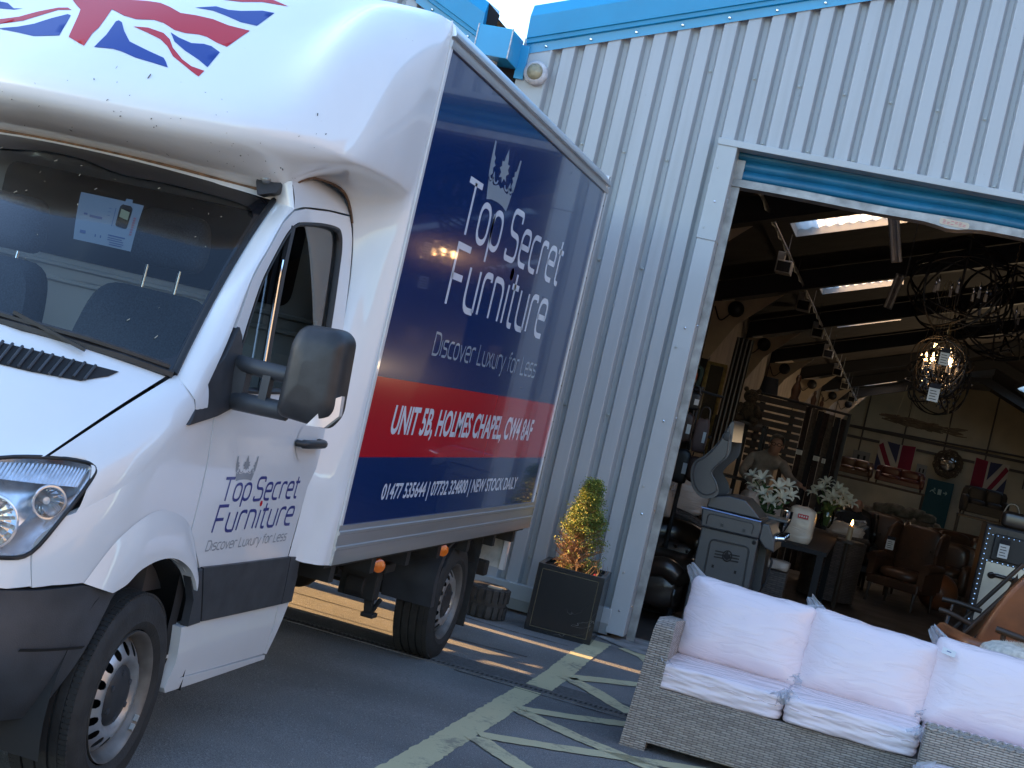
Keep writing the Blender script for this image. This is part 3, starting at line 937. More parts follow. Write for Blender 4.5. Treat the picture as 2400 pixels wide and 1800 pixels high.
# ---- cargo box
Y0, Y1, ZB, ZT, HB = 6.2, 9.9, .765, 3.16, 1.07
mb = MB()
mb.box(W(-HB + .01, Y0 + .005, .80), W(HB - .01, Y1 - .02, ZT - .02))
box = mb.build('cargo_box', M_white, VAN, bevel=.01)
mb = MB()
px = HB + .0
for s in (1, -1):
    mb = MB()
    a, b = sorted((s * (HB - .005), s * HB))
    for z0, z1, mi in ((.935, 1.243, 0), (1.243, 1.604, 1), (1.604, 3.062, 0)):
        mb.mi = mi
        mb.box(W(a, Y0 + .035, z0), W(b, Y1 - .03, z1))
    panel = mb.build('side_panel', [M_navy, M_bandred], box)
    if s == 1: PANEL = panel
    # top cant rail and lower side raves with their ribs
    mb = MB()
    prof = [(HB - .03, 3.05), (HB + .012, 3.05), (HB + .014, 3.062), (HB + .014, 3.080), (HB + .004, 3.085), (HB + .004, 3.098), (HB + .022, 3.102), (HB + .022, 3.112), (HB + .012, 3.135), (HB - .01, 3.158), (HB - .05, 3.172), (HB - .09, 3.172)]
    mb.grid(lambda i, y: W(s * prof[int(i)][0], y, prof[int(i)][1]), list(range(len(prof))), [Y0 + .0, Y1 + .05])
    for yy in (Y0, Y1 + .05): mb.add([W(s * p[0], yy, p[1]) for p in prof], [list(range(len(prof)))])
    mb.build('cant_rail', M_alu, box, smooth=30)
    mb = MB()
    prof = [(HB - .03, .765), (HB + .008, .765), (HB + .012, .772), (HB + .012, .83), (HB + .016, .834), (HB + .016, .846), (HB + .010, .850), (HB + .010, .898), (HB + .016, .902), (HB + .016, .914), (HB + .008, .918), (HB + .008, .940), (HB - .03, .940)]
    mb.grid(lambda i, y: W(s * prof[int(i)][0], y, prof[int(i)][1]), list(range(len(prof))), [Y0 + .0, Y1 + .01])
    for yy in (Y0, Y1 + .01): mb.add([W(s * p[0], yy, p[1]) for p in prof], [list(range(len(prof)))])
    mb.build('side_rave', M_alu, box, smooth=30)
    for (ya, yb_) in ((Y0 + .002, Y0 + .035), (Y1 - .03, Y1 + .0)):
        a, b = sorted((s * (HB - .02), s * (HB + .010)))
        mb = MB(); mb.box(W(a, ya, .94), W(b, yb_, 3.055)); mb.build('corner_post', M_white, box, bevel=.003)
    if s == 1:
        mb = MB()
        for i in range(9):
            zz = 1.0 + i * .245
            mb.sphere(W(HB + .010, Y1 - .012, zz), (.004, .006, .006), 6, 4)
        mb.build('rivets', M_seal, box)
mb = MB()
mb.box(W(-HB - .01, Y1 - .015, .78), W(HB + .01, Y1 + .03, 3.165))
mb.build('rear_frame', M_alu, box, bevel=.006)

# ---- chassis
mb = MB()
for s in (1, -1):
    mb.box(W(s * .42 - .04, 5.2, .50), W(s * .42 + .04, 9.85, .66))
for y in (5.9, 6.6, 7.4, 8.1, 9.3, 9.8): mb.box(W(-.46, y, .54), W(.46, y + .07, .64))
for y in (6.35, 6.9, 7.45, 8.0, 8.6, 9.2, 9.7): mb.box(W(-1.03, y, .665), W(1.03, y + .06, .745))
mb.box(W(-1.05, 6.2, .745), W(1.05, 9.88, .80))
mb.tube([W(0, 5.2, .45), W(0, 8.7, .36)], .045, 10)
mb.tube([W(-.85, 8.7, .345), W(.85, 8.7, .345)], .055, 10)
mb.sphere(W(0, 8.7, .345), (.16, .17, .16), 14, 10)
for s in (1, -1):
    mb.tube(crv([W(s * .56, 7.75, .50), W(s * .56, 8.2, .42), W(s * .56, 8.7, .40), W(s * .56, 9.2, .44), W(s * .56, 9.55, .54)], 5), .028, 6)
mb.tube(crv([W(-.3, 5.3, .40), W(-.3, 6.5, .38), W(-.28, 7.4, .40), W(-.1, 8.3, .50), W(-.1, 9.6, .45)], 5), .04, 8)
mb.build('chassis', M_chassis, VAN, smooth=40)
mb = MB()
mb.box(W(.30, 6.3, .40), W(.62, 7.1, .60)); mb.build('battery_box', M_chassis, VAN, bevel=.04, seg=3)
mb = MB(); mb.box(W(-.95, 6.25, .42), W(-.5, 7.2, .62)); mb.build('fuel_tank', M_chassis, VAN, bevel=.04, seg=3)
mb = MB()
mb.box(W(-.62, 9.13, .36), W(.45, 9.31, .64)); mb.box(W(-.60, 9.45, .34), W(.55, 9.86, .66)); mb.box(W(-.9, 9.72, .40), W(.9, 9.80, .50))
mb.build('tail_streak_blocker', M_chassis, VAN, bevel=.01)  # boxes added under the tail to break the low sun into streaks
mb = MB()
mb.box(W(.66, 7.45, .60), W(.94, 7.60, .645)); mb.tube([W(.74, 7.5, .50), W(.84, 7.5, .50)], .062, 16); mb.box(W(.70, 7.47, .44), W(.90, 7.55, .60))
mb.bar(W(.86, 7.52, .46), W(.88, 7.52, .355), .05, .03); mb.bar(W(.93, 7.50, .46), W(.885, 7.52, .36), .02, .02); mb.box(W(.845, 7.48, .35), W(.915, 7.56, .375))
mb.bar(W(.4, 7.55, .60), W(.92, 7.55, .62), .06, .05)
mb.build('spring_hanger', M_chassis, VAN, bevel=.006)
# mudguards and flaps at the rear axle
for s in (1, -1):
    mb = MB()
    pf = rpath([(8.24, .36), (8.19, .55), (8.30, .70), (8.40, .725)], [0, .1, .05, 0], False, 6)
    for i in range(len(pf) - 1):
        pass
    a0, a1 = s * .70, s * 1.0
    mb.grid(lambda i, h: W(h, pf[int(i)][0], pf[int(i)][1]), list(range(len(pf))), [a0, a1])
    mb.grid(lambda i, h: W(h, pf[int(i)][0] - .012, pf[int(i)][1]), list(range(len(pf))), [a0, a1])
    mb.grid(lambda i, v: W(a1, lerp(pf[int(i)][0] - .012, pf[int(i)][0] + .05, v), pf[int(i)][1]), list(range(len(pf))), [0, 1])
    mb.add([W(a0, 8.24, .36), W(a1, 8.24, .36), W(a1, 8.228, .36), W(a0, 8.228, .36)], [(0, 1, 2, 3)])
    ar = [(8.71 + .40 * math.cos(t), .343 + .40 * math.sin(t)) for t in [PI * .80 - i * PI * .62 / 14 for i in range(15)]]
    mb.grid(lambda i, h: W(h, ar[int(i)][0], ar[int(i)][1]), list(range(15)), [s * .70, s * .985])
    mb.build('mudguard', M_trim, VAN, smooth=40)
    mb = MB()
    x0, x1 = sorted((s * .72, s * .985))
    mb.box(W(x0, 9.13, .15), W(x1, 9.142, .72))
    mb.build('mud_flap', M_rubber, VAN)
for y, z in ((8.10, .712), (7.02, .70)):
    mb = MB()
    mb.lathe([(0, .012), (.020, .011), (.033, .004), (.036, -.012)], 22, Matrix.Translation(W(HB - .035, y - .01, z - .004)) @ Vector((.75, -.66, 0)).to_track_quat('Z', 'Y').to_matrix().to_4x4())
    mk = mb.build('marker_light', M_amber, VAN, smooth=40)
    mb = MB(); mb.bar(W(HB - .06, y + .01, z), W(HB - .06, y + .01, .765), .03, .02)
    mb.build('bracket', M_chassis, mk)
mb = MB()
mb.box(W(.79, 9.86, .46), W(.965, 9.87, .67)); mb.mi = 1; mb.box(W(.955, 9.84, .455), W(.985, 9.90, .68))
mb.build('rear_step_plate', [mat('dirty_white_plate', (.55, .54, .50), .6, var=.3, scale=12), M_white], VAN)

# ---- wheels
PROF = [(.225, -.105), (.235, -.112), (.30, -.118), (.330, -.108), (.345, -.092)]
GR = []
for a, b in ((-.092, -.060), (-.050, -.012), (.0 - .004, .034), (.044, .072), (.080, .092)):
    GR += [(.347 if abs(a) < .08 else .345, a), (.347 if abs(b) < .08 else .345, b), (.338, b + .001), (.338, b + .007)]
TY = PROF[:-1] + [(.345, -.092)] + GR[1:-2] + [(.345, .092), (.330, .108), (.300, .119), (.262, .118), (.255, .121), (.235, .112), (.225, .104)]


def wheel(cx, cy, cz, s, steer, rs=1.0):
    M4 = Matrix.Translation(W(cx, cy, cz)) @ Matrix.Rotation(steer, 4, 'Z') @ Matrix.Rotation(s * PI / 2, 4, 'Y')
    e = bpy.data.objects.new('wheel', None); e.empty_display_size = .1; COL.objects.link(e); e.parent = VAN
    OFF[e.name] = OFF[VAN.name]
    mb = MB()
    mb.lathe([(r * rs, z) for r, z in TY], 96, M4, caps=False)
    # shoulder blocks
    for i in range(120):
        a = 2 * PI * i / 120
        for zz in (.088, -.088):
            c = Matrix.Rotation(a, 4, 'Z')
            mb.box((.338 * rs, -.0078, zz - .014), (.3462 * rs, .0078, zz + .014), M4 @ c)
    mb.build('tyre', M_rubber, e, smooth=35)
    mb = MB()
    mb.lathe([(.222, -.10), (.205, -.09), (.198, .03), (.199, .06), (.208, .078), (.214, .092), (.222, .108), (.228, .111), (.228, .100)], 64, M4, caps=False)
    mb.build('rim_well', M_steelin, e, smooth=40)
    # pressed disc with slotted holes
    holes = []
    for i in range(16):
        a = 2 * PI * i / 16
        holes.append([(math.cos(a) * (.163 + .022 * math.cos(t)) - math.sin(a) * .0165 * math.sin(t), math.sin(a) * (.163 + .022 * math.cos(t)) + math.cos(a) * .0165 * math.sin(t)) for t in [2 * PI * k / 10 for k in range(10)]])
    circ = [(.199 * math.cos(2 * PI * k / 64), .199 * math.sin(2 * PI * k / 64)) for k in range(64)]
    DISC = [(0, .078), (.06, .078), (.095, .079), (.105, .083), (.118, .099), (.128, .103), (.142, .101), (.175, .080), (.199, .058)]

    def dfn(x, y):
        r = math.hypot(x, y)
        return tuple(M4 @ Vector((x, y, cr_tab(DISC, r))))
    mb = MB(); mb.sheet([circ] + holes, dfn, .016)
    mb.build('rim', M_steel, e, smooth=60)
    mb = MB(); mb.lathe([(.199, .03), (.001, .03)], 32, M4); mb.build('brake_drum', M_gap, e)
    mb = MB()
    mb.lathe([(0, .106), (.05, .104), (.085, .098), (.102, .090), (.107, .083)], 40, M4)
    hub = mb.build('hub_cap', M_black, e, smooth=50)
    mb = MB()
    for i in range(6):
        c = M4 @ Matrix.Rotation(2 * PI * i / 6, 4, 'Z') @ Matrix.Translation((.078, 0, .090))
        mb.lathe([(0, .014), (.011, .013), (.013, 0)], 6, c)
    mb.build('wheel_nuts', M_trim, hub)
    if s == 1 and cy < 6:
        mb = MB()
        for a in (-1.02, -.86):
            for q in range(5):
                t = a + q * .022
                mb.box((.210, -.002, .099), (.222, .002, .1125), M4 @ Matrix.Rotation(-t + PI * .02, 4, 'Z'))
        mb.build('balance_weights', mat('wheel_weight', (.55, .55, .53), .5, .5), e)


for s in (1, -1):
    wheel(s * .862, 4.72, .385, s, R(4), 1.035)
    wheel(s * .862, 8.70, .345, s, 0, 1.0)

# ---- cab interior
mb = MB()
mb.box(W(-.86, 5.98, .6), W(.86, 6.02, 2.2))
bulk = mb.build('bulkhead', M_bulk, VAN)
mb = MB()
for z in (1.70, 1.765): mb.tube([W(-.86, 5.972, z), W(.86, 5.972, z)], .012, 6)
mb.sheet([rpath([(-.30, 1.715), (.02, 1.715), (.02, 1.75), (-.30, 1.75)], .024, True)], lambda h, z: W(h, 5.97, z), .1)
mb.sheet([rpath([(.40, 1.715), (.78, 1.715), (.78, 1.75), (.40, 1.75)], .024, True)], lambda h, z: W(h, 5.97, z), .1)
mb.build('bulkhead_rib', M_bulk, bulk, smooth=40)
mb = MB(); mb.sheet([rpath([(-.74, 1.80), (.72, 1.80), (.72, 2.17), (-.74, 2.17)], .07, True)], lambda h, z: W(h, 5.972, z), .1)
mb.build('bulkhead_window', mat('dark_window', (.012, .014, .02), .2), bulk)
mb = MB()
mb.grid(lambda u, v: W(.84 * u, lerp(yb(.84 * u) + .04, 5.12, v), 1.43 + .045 * math.sin(v * PI) - .25 * max(0, v - .8) * 5 * .6), [-1 + .1 * i for i in range(21)], [0, .2, .4, .6, .8, .9, 1])
mb.box(W(-.85, 4.95, .7), W(.85, 5.1, 1.40))
dash = mb.build('dashboard', M_dash, VAN, smooth=40)
mb = MB(); mb.box(W(.02, 4.75, 1.485), W(.66, 4.80, 1.492)); mb.box(W(-.2, 4.86, 1.488), W(.30, 5.0, 1.50))
mb.build('wooden_batten', mat('batten_wood', (.42, .27, .15), .7, var=.3, scale=8, stretch=(1, 12, 12)), dash)


def seat(h, wd, hz):
    mb = MB()
    P = rpath([(-wd, 0), (wd, 0), (wd * .98, .42), (wd * .80, .62), (-wd * .80, .62), (-wd * .98, .42)], [.05, .05, .1, .12, .12, .1], True, 5)
    k = len(P)

    def sh(i, v):
        p = P[int(i)]
        kk, dy = [(.6, -.10), (.9, -.085), (1, -.03), (1, .03), (.9, .06), (.6, .06)][int(v)]
        return W(h + p[0] * kk, 5.38 + dy + (p[1]) * .18, 1.13 + .31 + (p[1] - .31) * kk)
    mb.grid(sh, list(range(k)), list(range(6)), closeu=True)
    for v in (0, 5): mb.add([sh(i, v) for i in range(k)], [list(range(k))])
    mb.box(W(h - wd, 4.98, .85), W(h + wd, 5.45, 1.10))
    st = mb.build('seat', M_seat, VAN, smooth=50)
    mb = MB()
    P2 = rpath([(-.155, 0), (.155, 0), (.165, .12), (.135, .225), (-.135, .225), (-.165, .12)], .06, True, 5)
    k2 = len(P2)

    def hd(i, v):
        p = P2[int(i)]
        kk, dy = [(.55, -.06), (.88, -.052), (1, -.02), (1, .03), (.85, .055), (.5, .06)][int(v)]
        return W(h + p[0] * kk, 5.51 + dy, hz + .11 + (p[1] - .11) * kk)
    mb.grid(hd, list(range(k2)), list(range(6)), closeu=True)
    for v in (0, 5): mb.add([hd(i, v) for i in range(k2)], [list(range(k2))])
    mb.build('headrest', M_seat, st, smooth=60)
    for q in (-.072, .072):
        mb = MB(); mb.tube([W(h + q, 5.495, 1.72), W(h + q, 5.505, hz + .03)], .007, 8); mb.build('headrest_post', M_chrome, st, smooth=60)


seat(.36, .29, 1.845); seat(-.36, .27, 1.78)
mb = MB()
c = Vector(W(-.38, 5.02, 1.56)); M4 = Matrix.Translation(c) @ Matrix.Rotation(R(58), 4, 'X')
pts = [M4 @ Vector((.20 * math.cos(2 * PI * i / 36), .20 * math.sin(2 * PI * i / 36), 0)) for i in range(36)]
mb.tube(pts, .014, 8, closed=True)
for a in (0, PI, -PI / 2): mb.bar(M4 @ Vector((0, 0, -.01)), M4 @ Vector((.2 * math.cos(a), .2 * math.sin(a), 0)), .03, .015)
mb.lathe([(0, .0), (.06, -.01), (.06, -.05)], 18, M4)
mb.build('steering_wheel', M_black, VAN, smooth=60)
# notice lying against the inside of the windscreen
mb = MB()
UV0 = [(.085, .535), (.395, .535), (.395, .865), (.085, .865)]


def note(a, b, o):
    p = (lerp(.413, .641, a), lerp(.466, .483, a)); q = (lerp(.258, .544, a), lerp(.734, .751, a))
    return wind_n(lerp(p[0], q[0], b), lerp(p[1], q[1], b), o)


mb.grid(lambda a, b: note(a, b, -.012), [i / 8 for i in range(9)], [i / 6 for i in range(7)])
mb.mi = 1
for (a0, b0, a1, b1) in ((.12, .52, .18, .56), (.22, .49, .43, .54), (.10, .14, .20, .20), (.60, .40, .61, .80), (.58, .20, .86, .225), (.58, .155, .82, .17), (.58, .115, .85, .13), (.62, .07, .86, .085), (.62, .03, .84, .045), (.36, .12, .38, .17), (.45, .12, .47, .17), (.50, .68, .54, .69), (.50, .60, .54, .61), (.50, .76, .54, .77)):
    mb.add([note(a, b, -.010) for a, b in ((a0, b0), (a1, b0), (a1, b1), (a0, b1))], [(0, 1, 2, 3)])
mb.mi = 2
for k in range(8): mb.add([note(a, b, -.010) for a, b in ((.91, .30 + k * .05), (.95, .30 + k * .05), (.95, .335 + k * .05), (.91, .335 + k * .05))], [(0, 1, 2, 3)])
mb.mi = 3
mb.add([note(a, b, -.009) for a, b in rpath([(.66, .42), (.85, .40), (.86, .86), (.80, .92), (.70, .92), (.66, .86)], .04, True, 3)], [list(range(24))])
mb.mi = 0
mb.add([note(a, b, -.008) for a, b in ((.71, .90), (.83, .90), (.82, 1.05), (.72, 1.05))], [(0, 1, 2, 3)])
mb.mi = 4
mb.add([note(a, b, -.008) for a, b in ((.69, .62), (.83, .58), (.83, .76), (.69, .80))], [(0, 1, 2, 3)])
mb.build('windscreen_notice', [M_paper, M_ink, M_inkr, M_frit, mat('tag_yellow', (.5, .42, .22), .7)], ws)
# ================================================================ lettering
GL = {  # thin square-shouldered stroke letters: list of (points, corner radius, closed); x-height 1, cap 1.36
 'T': (1.0, [([(-.02, 1.36), (1.0, 1.36)], 0, 0), ([(.49, 1.36), (.49, 0)], 0, 0)]),
 'F': (.92, [([(.95, 1.36), (.08, 1.36), (.08, 0)], 0, 0), ([(.08, .66), (.80, .66)], 0, 0)]),
 'S': (.98, [([(.95, 1.10), (.95, 1.36), (.05, 1.36), (.05, .72), (.95, .68), (.95, 0), (0, 0), (0, .24)], [0, .3, .3, .3, .3, .3, .3, 0], 0)]),
 'D': (1.0, [([(.04, 0), (.04, 1.36), (.98, 1.36), (.98, 0)], [0, 0, .5, .5], 1)]),
 'L': (.80, [([(.06, 1.36), (.06, 0), (.80, 0)], 0, 0)]),
 'o': (.86, [([(.03, 0), (.03, 1), (.83, 1), (.83, 0)], .42, 1)]),
 'p': (.86, [([(.03, 0), (.03, 1), (.83, 1), (.83, 0)], .42, 1), ([(.03, .9), (.03, -.42)], 0, 0)]),
 'e': (.84, [([(.04, .52), (.82, .52), (.82, 1), (.04, 1), (.04, 0), (.78, 0)], [0, .02, .42, .42, .42, 0], 0)]),
 'c': (.76, [([(.76, 1), (.03, 1), (.03, 0), (.76, 0)], .42, 0)]),
 'r': (.62, [([(.05, 0), (.05, 1), (.62, 1), (.62, .86)], [0, .38, .2, 0], 0)]),
 't': (.52, [([(.18, 1.34), (.18, 0), (.54, 0)], [0, .32, 0], 0), ([(-.06, 1), (.54, 1)], 0, 0)]),
 'u': (.86, [([(.05, 1), (.05, 0), (.81, 0)], [0, .40, 0], 0), ([(.81, 1), (.81, 0)], 0, 0)]),
 'n': (.86, [([(.05, 0), (.05, 1), (.81, 1), (.81, 0)], [0, .1, .40, 0], 0)]),
 'i': (.16, [([(.08, 1), (.08, 0)], 0, 0)]),
 's': (.76, [([(.74, 1), (.03, 1), (.03, .52), (.74, .52), (.74, 0), (.0, 0)], [0, .26, .26, .26, .26, 0], 0)]),
 'v': (.80, [([(.0, 1), (.40, 0), (.80, 1)], 0, 0)]),
 'x': (.76, [([(.0, 1), (.76, 0)], 0, 0), ([(.76, 1), (.0, 0)], 0, 0)]),
 'y': (.80, [([(.0, 1), (.40, 0)], 0, 0), ([(.80, 1), (.30, -.42), (.10, -.42)], [0, .1, 0], 0)]),
 'f': (.50, [([(.54, 1.36), (.18, 1.36), (.18, 0)], [0, .3, 0], 0), ([(-.06, 1), (.48, 1)], 0, 0)]),
 ' ': (.34, []),
}


def strokes(text, sw, gap=.26):
    """-> (width, [stroke polylines (pts, closed)])"""
    x = 0; out = []
    for ch in text:
        w, st = GL[ch]
        for pts, r, cl in st:
            q = rpath([(a + x, b) for a, b in pts], r, bool(cl), 6) if r else [(a + x, b) for a, b in pts]
            out.append((q, cl))
        x += w + gap
    return x - gap, out


def ribbon(mb, pts, closed, hw, fn):
    n = len(pts)
    L = []; Rr = []
    for i in range(n):
        p = Vector(pts[i])
        a = Vector(pts[(i - 1) % n]) if (closed or i > 0) else None
        b = Vector(pts[(i + 1) % n]) if (closed or i < n - 1) else None
        if a is None: t = (b - p).normalized(); m = 1
        elif b is None: t = (p - a).normalized(); m = 1
        else:
            t1 = (p - a); t2 = (b - p)
            if t1.length < 1e-7: t1 = t2
            if t2.length < 1e-7: t2 = t1
            t1 = t1.normalized(); t2 = t2.normalized()
            t = t1 + t2
            if t.length < 1e-4: t = t2
            t.normalize(); m = 1 / max(.5, t.dot(t1))
        nn = Vector((-t.y, t.x))
        L.append(p + nn * hw * m); Rr.append(p - nn * hw * m)
    vs = [fn(*v) for v in L] + [fn(*v) for v in Rr]
    fs = []
    for i in range(n if closed else n - 1):
        j = (i + 1) % n
        fs.append((i, j, n + j, n + i))
    mb.add(vs, fs)


def stroke_text(mb, text, x0, x1, z0, xh, hw, fn, gap=.26, slant=0.0):
    """letters from x0 to x1 on baseline z0 with x-height xh; fn(x, z)"""
    w, st = strokes(text, hw)
    w, st = strokes(text, hw, gap)
    sx = (x1 - x0) / w
    for pts, cl in st:
        q = [(x0 + a * sx + slant * b * xh, z0 + b * xh) for a, b in pts]
        ribbon(mb, q, cl, hw, fn)


def font_text(mb, text, x0, x1, z0, z1, fn, bold=.0, slant=0.0):
    cu = bpy.data.curves.new('lettering', 'FONT'); cu.body = text; cu.size = 1; cu.offset = bold; cu.resolution_u = 4; cu.shear = slant
    o = bpy.data.objects.new('lettering', cu); COL.objects.link(o)
    bpy.context.view_layer.update()
    dg = bpy.context.evaluated_depsgraph_get()
    me = o.evaluated_get(dg).to_mesh()
    vs = [v.co.copy() for v in me.vertices]; fs = [list(p.vertices) for p in me.polygons]
    o.evaluated_get(dg).to_mesh_clear()
    bpy.data.objects.remove(o); bpy.data.curves.remove(cu)
    xa = min(v.x for v in vs); xb = max(v.x for v in vs)
    ca = 0.0; cb = .70 if True else 1
    mb.add([fn(lerp(x0, x1, (v.x - xa) / (xb - xa)), lerp(z0, z1, (v.y - ca) / (cb - ca))) for v in vs], fs)


def crown(mb, x0, x1, z0, z1, fn):
    """crown of leaves: band, three leaf points, looped stems"""
    w = x1 - x0; h = z1 - z0

    def T(a, b): return fn(x0 + a * w, z0 + b * h)
    band = [(.14, .0), (.30, .045), (.50, .06), (.70, .045), (.86, .0), (.90, .16), (.93, .34), (.88, .29), (.82, .33), (.75, .28), (.66, .30), (.58, .34), (.50, .30), (.42, .34), (.34, .30), (.25, .28), (.18, .33), (.12, .29), (.07, .34), (.10, .16)]
    mb.sheet([band], T, .06)
    leaf = [(.0, .0), (.05, .09), (.15, .06), (.11, .16), (.20, .22), (.13, .27), (.16, .36), (.08, .36), (.06, .46), (.0, .62), (-.06, .46), (-.08, .36), (-.16, .36), (-.13, .27), (-.20, .22), (-.11, .16), (-.15, .06), (-.05, .09)]
    mb.sheet([[(.5 + a * .85, .40 + b * .97) for a, b in leaf]], T, .06)
    for sg in (-1, 1):
        half = [(.0, .0), (.06, .03), (.13, .10), (.10, .18), (.17, .24), (.10, .29), (.13, .36), (.06, .40), (.03, .62), (-.02, .62), (-.03, .3), (-.02, .1)]
        mb.sheet([[(.5 + sg * (.45 - a * .85 + .05 * b), .36 + b * .97) for a, b in half]], T, .06)
        mb.sheet([[(.5 + sg * q[0], q[1]) for q in ((.30, .28), (.33, .42), (.30, .50), (.26, .42))]], T, .06)
        for (cx, r) in ((.20, .07), (.36, .06)):
            ribbon(mb, [(.5 + sg * cx + r * math.cos(t), .40 + r * 1.0 * math.sin(t)) for t in [PI + i * PI / 8 for i in range(9)]], False, .018, T)


def on_panel(o):
    return lambda y, z: W(HB + o, y, z)


XH2 = .214
mb = MB(); f = on_panel(.0008)
stroke_text(mb, 'Top', 6.93, 7.66, 2.347, .187, .0155, f)
stroke_text(mb, 'Secret', 7.82, 9.135, 2.340, .19, .0155, f)
stroke_text(mb, 'Furniture', 6.965, 9.045, 2.0, .213, .0165, f)
tx = mb.build('shop_name_lettering', M_print, PANEL)
mb = MB(); stroke_text(mb, 'Discover Luxury for Less', 6.955, 9.115, 1.75, .077, .0062, f, gap=.20); mb.build('slogan_lettering', M_pgrey, PANEL)
mb = MB(); font_text(mb, 'UNIT 5B, HOLMES CHAPEL, CW4 8AF', 6.60, 9.40, 1.357, 1.486, f, .026, .10); mb.build('address_lettering', M_print, PANEL)
mb = MB(); font_text(mb, '01477 535644 | 07732 324800 | NEW STOCK DAILY', 6.69, 9.31, 1.043, 1.116, f, .022, .10); mb.build('phone_lettering', M_print, PANEL)
mb = MB(); crown(mb, 7.18, 7.73, 2.56, 2.855, f); mb.build('crown_emblem', M_pgrey, PANEL)
mb = MB(); mb.lathe([(0, .0), (.034, 0)], 20, Matrix.Translation(W(HB + .0008, 8.06, 2.273)) @ Matrix.Rotation(PI / 2, 4, 'Y')); mb.build('red_dot', M_pdot, PANEL)
DOORR = [o for o in VAN.children if o.name.startswith('door') and 'mirror' not in o.name][0]
f = on_side(1, .001)
mb = MB()
stroke_text(mb, 'Top', 5.098, 5.345, 1.062, .062, .0056, f, slant=.12)
stroke_text(mb, 'Secret', 5.39, 5.825, 1.058, .064, .0056, f, slant=.12)
stroke_text(mb, 'Furniture', 5.085, 5.835, .945, .072, .006, f, slant=.12)
mb.build('shop_name_lettering', M_dblue, DOORR)
mb = MB(); stroke_text(mb, 'Discover Luxury for Less', 5.078, 5.83, .877, .027, .0024, f, gap=.2, slant=.12); mb.build('slogan_lettering', M_dgrey, DOORR)
mb = MB(); crown(mb, 5.165, 5.355, 1.135, 1.232, f); mb.build('crown_emblem', M_dgrey, DOORR)
mb = MB(); mb.sheet([[(5.475 + .013 * math.cos(2 * PI * i / 14), 1.043 + .012 * math.sin(2 * PI * i / 14)) for i in range(14)]], f, .02); mb.build('red_dot', M_pdot, DOORR)
# ================================================================ ground
def gz(y):
    if y < 8.3: return .03 * (8.3 - max(y, 1.5)) / 3.6
    if y > 11.16: return -.0112 * (y - 11.16)
    return 0.0


def asphalt():
    m, nt, b = newmat('asphalt'); N = nt.nodes.new; L = nt.links.new
    tc = N('ShaderNodeTexCoord')
    n1 = N('ShaderNodeTexNoise'); n1.inputs['Scale'].default_value = 150; n1.inputs['Detail'].default_value = 3
    n2 = N('ShaderNodeTexNoise'); n2.inputs['Scale'].default_value = 1.1; n2.inputs['Detail'].default_value = 6
    n3 = N('ShaderNodeTexVoronoi'); n3.inputs['Scale'].default_value = 170
    for n in (n1, n2, n3): L(tc.outputs['Object'], n.inputs['Vector'])
    cr = N('ShaderNodeValToRGB')
    e = cr.color_ramp.elements; e[0].position = .3; e[0].color = (.135, .134, .134, 1); e[1].position = .72; e[1].color = (.285, .282, .276, 1)
    L(n1.outputs[0], cr.inputs[0])
    mr = N('ShaderNodeMapRange'); mr.inputs[1].default_value = .3; mr.inputs[2].default_value = .7; mr.inputs[3].default_value = .72; mr.inputs[4].default_value = 1.18
    L(n2.outputs[0], mr.inputs[0])
    mx = N('ShaderNodeMix'); mx.data_type = 'RGBA'; mx.blend_type = 'MULTIPLY'; mx.inputs[0].default_value = 1
    L(cr.outputs[0], mx.inputs[6]); L(mr.outputs[0], mx.inputs[7])
    # sparse pale chippings
    vr = N('ShaderNodeMapRange'); vr.inputs[1].default_value = .984; vr.inputs[2].default_value = .99
    sp = N('ShaderNodeSeparateColor'); L(n3.outputs['Color'], sp.inputs[0]); L(sp.outputs[0], vr.inputs[0])
    m2 = N('ShaderNodeMix'); m2.data_type = 'RGBA'; m2.inputs[7].default_value = (.36, .35, .34, 1)
    L(vr.outputs[0], m2.inputs[0]); L(mx.outputs[2], m2.inputs[6]); L(m2.outputs[2], b.inputs['Base Color'])
    b.inputs['Roughness'].default_value = .82; b.inputs['Specular IOR Level'].default_value = .35
    bp = N('ShaderNodeBump'); bp.inputs['Strength'].default_value = .85; bp.inputs['Distance'].default_value = .006
    ad = N('ShaderNodeMath'); L(n1.outputs[0], ad.inputs[0]); L(n3.outputs['Distance'], ad.inputs[1])
    L(ad.outputs[0], bp.inputs['Height']); L(bp.outputs[0], b.inputs['Normal'])
    return m


M_asph = asphalt()
mb = MB()
ys = [-200, -60, -20, -8, 0, 1.5, 3, 4.5, 6, 7.2, 8.3, 8.556, 8.684, 9.5, 10.5, 11.16, 14, 20, 30, 45, 60, 90]
xs = [-200, -60, -20, -8, -4, -2, 0, 2, 4, 8, 20, 60, 200]
for i in range(len(ys) - 1):
    for j in range(len(xs) - 1):
        mb.add([(xs[j], ys[i], gz(ys[i])), (xs[j + 1], ys[i], gz(ys[i])), (xs[j + 1], ys[i + 1], gz(ys[i + 1])), (xs[j], ys[i + 1], gz(ys[i + 1]))], [(0, 1, 2, 3)])
tag(mb.build('ground', M_asph, weld=True), kind='structure')

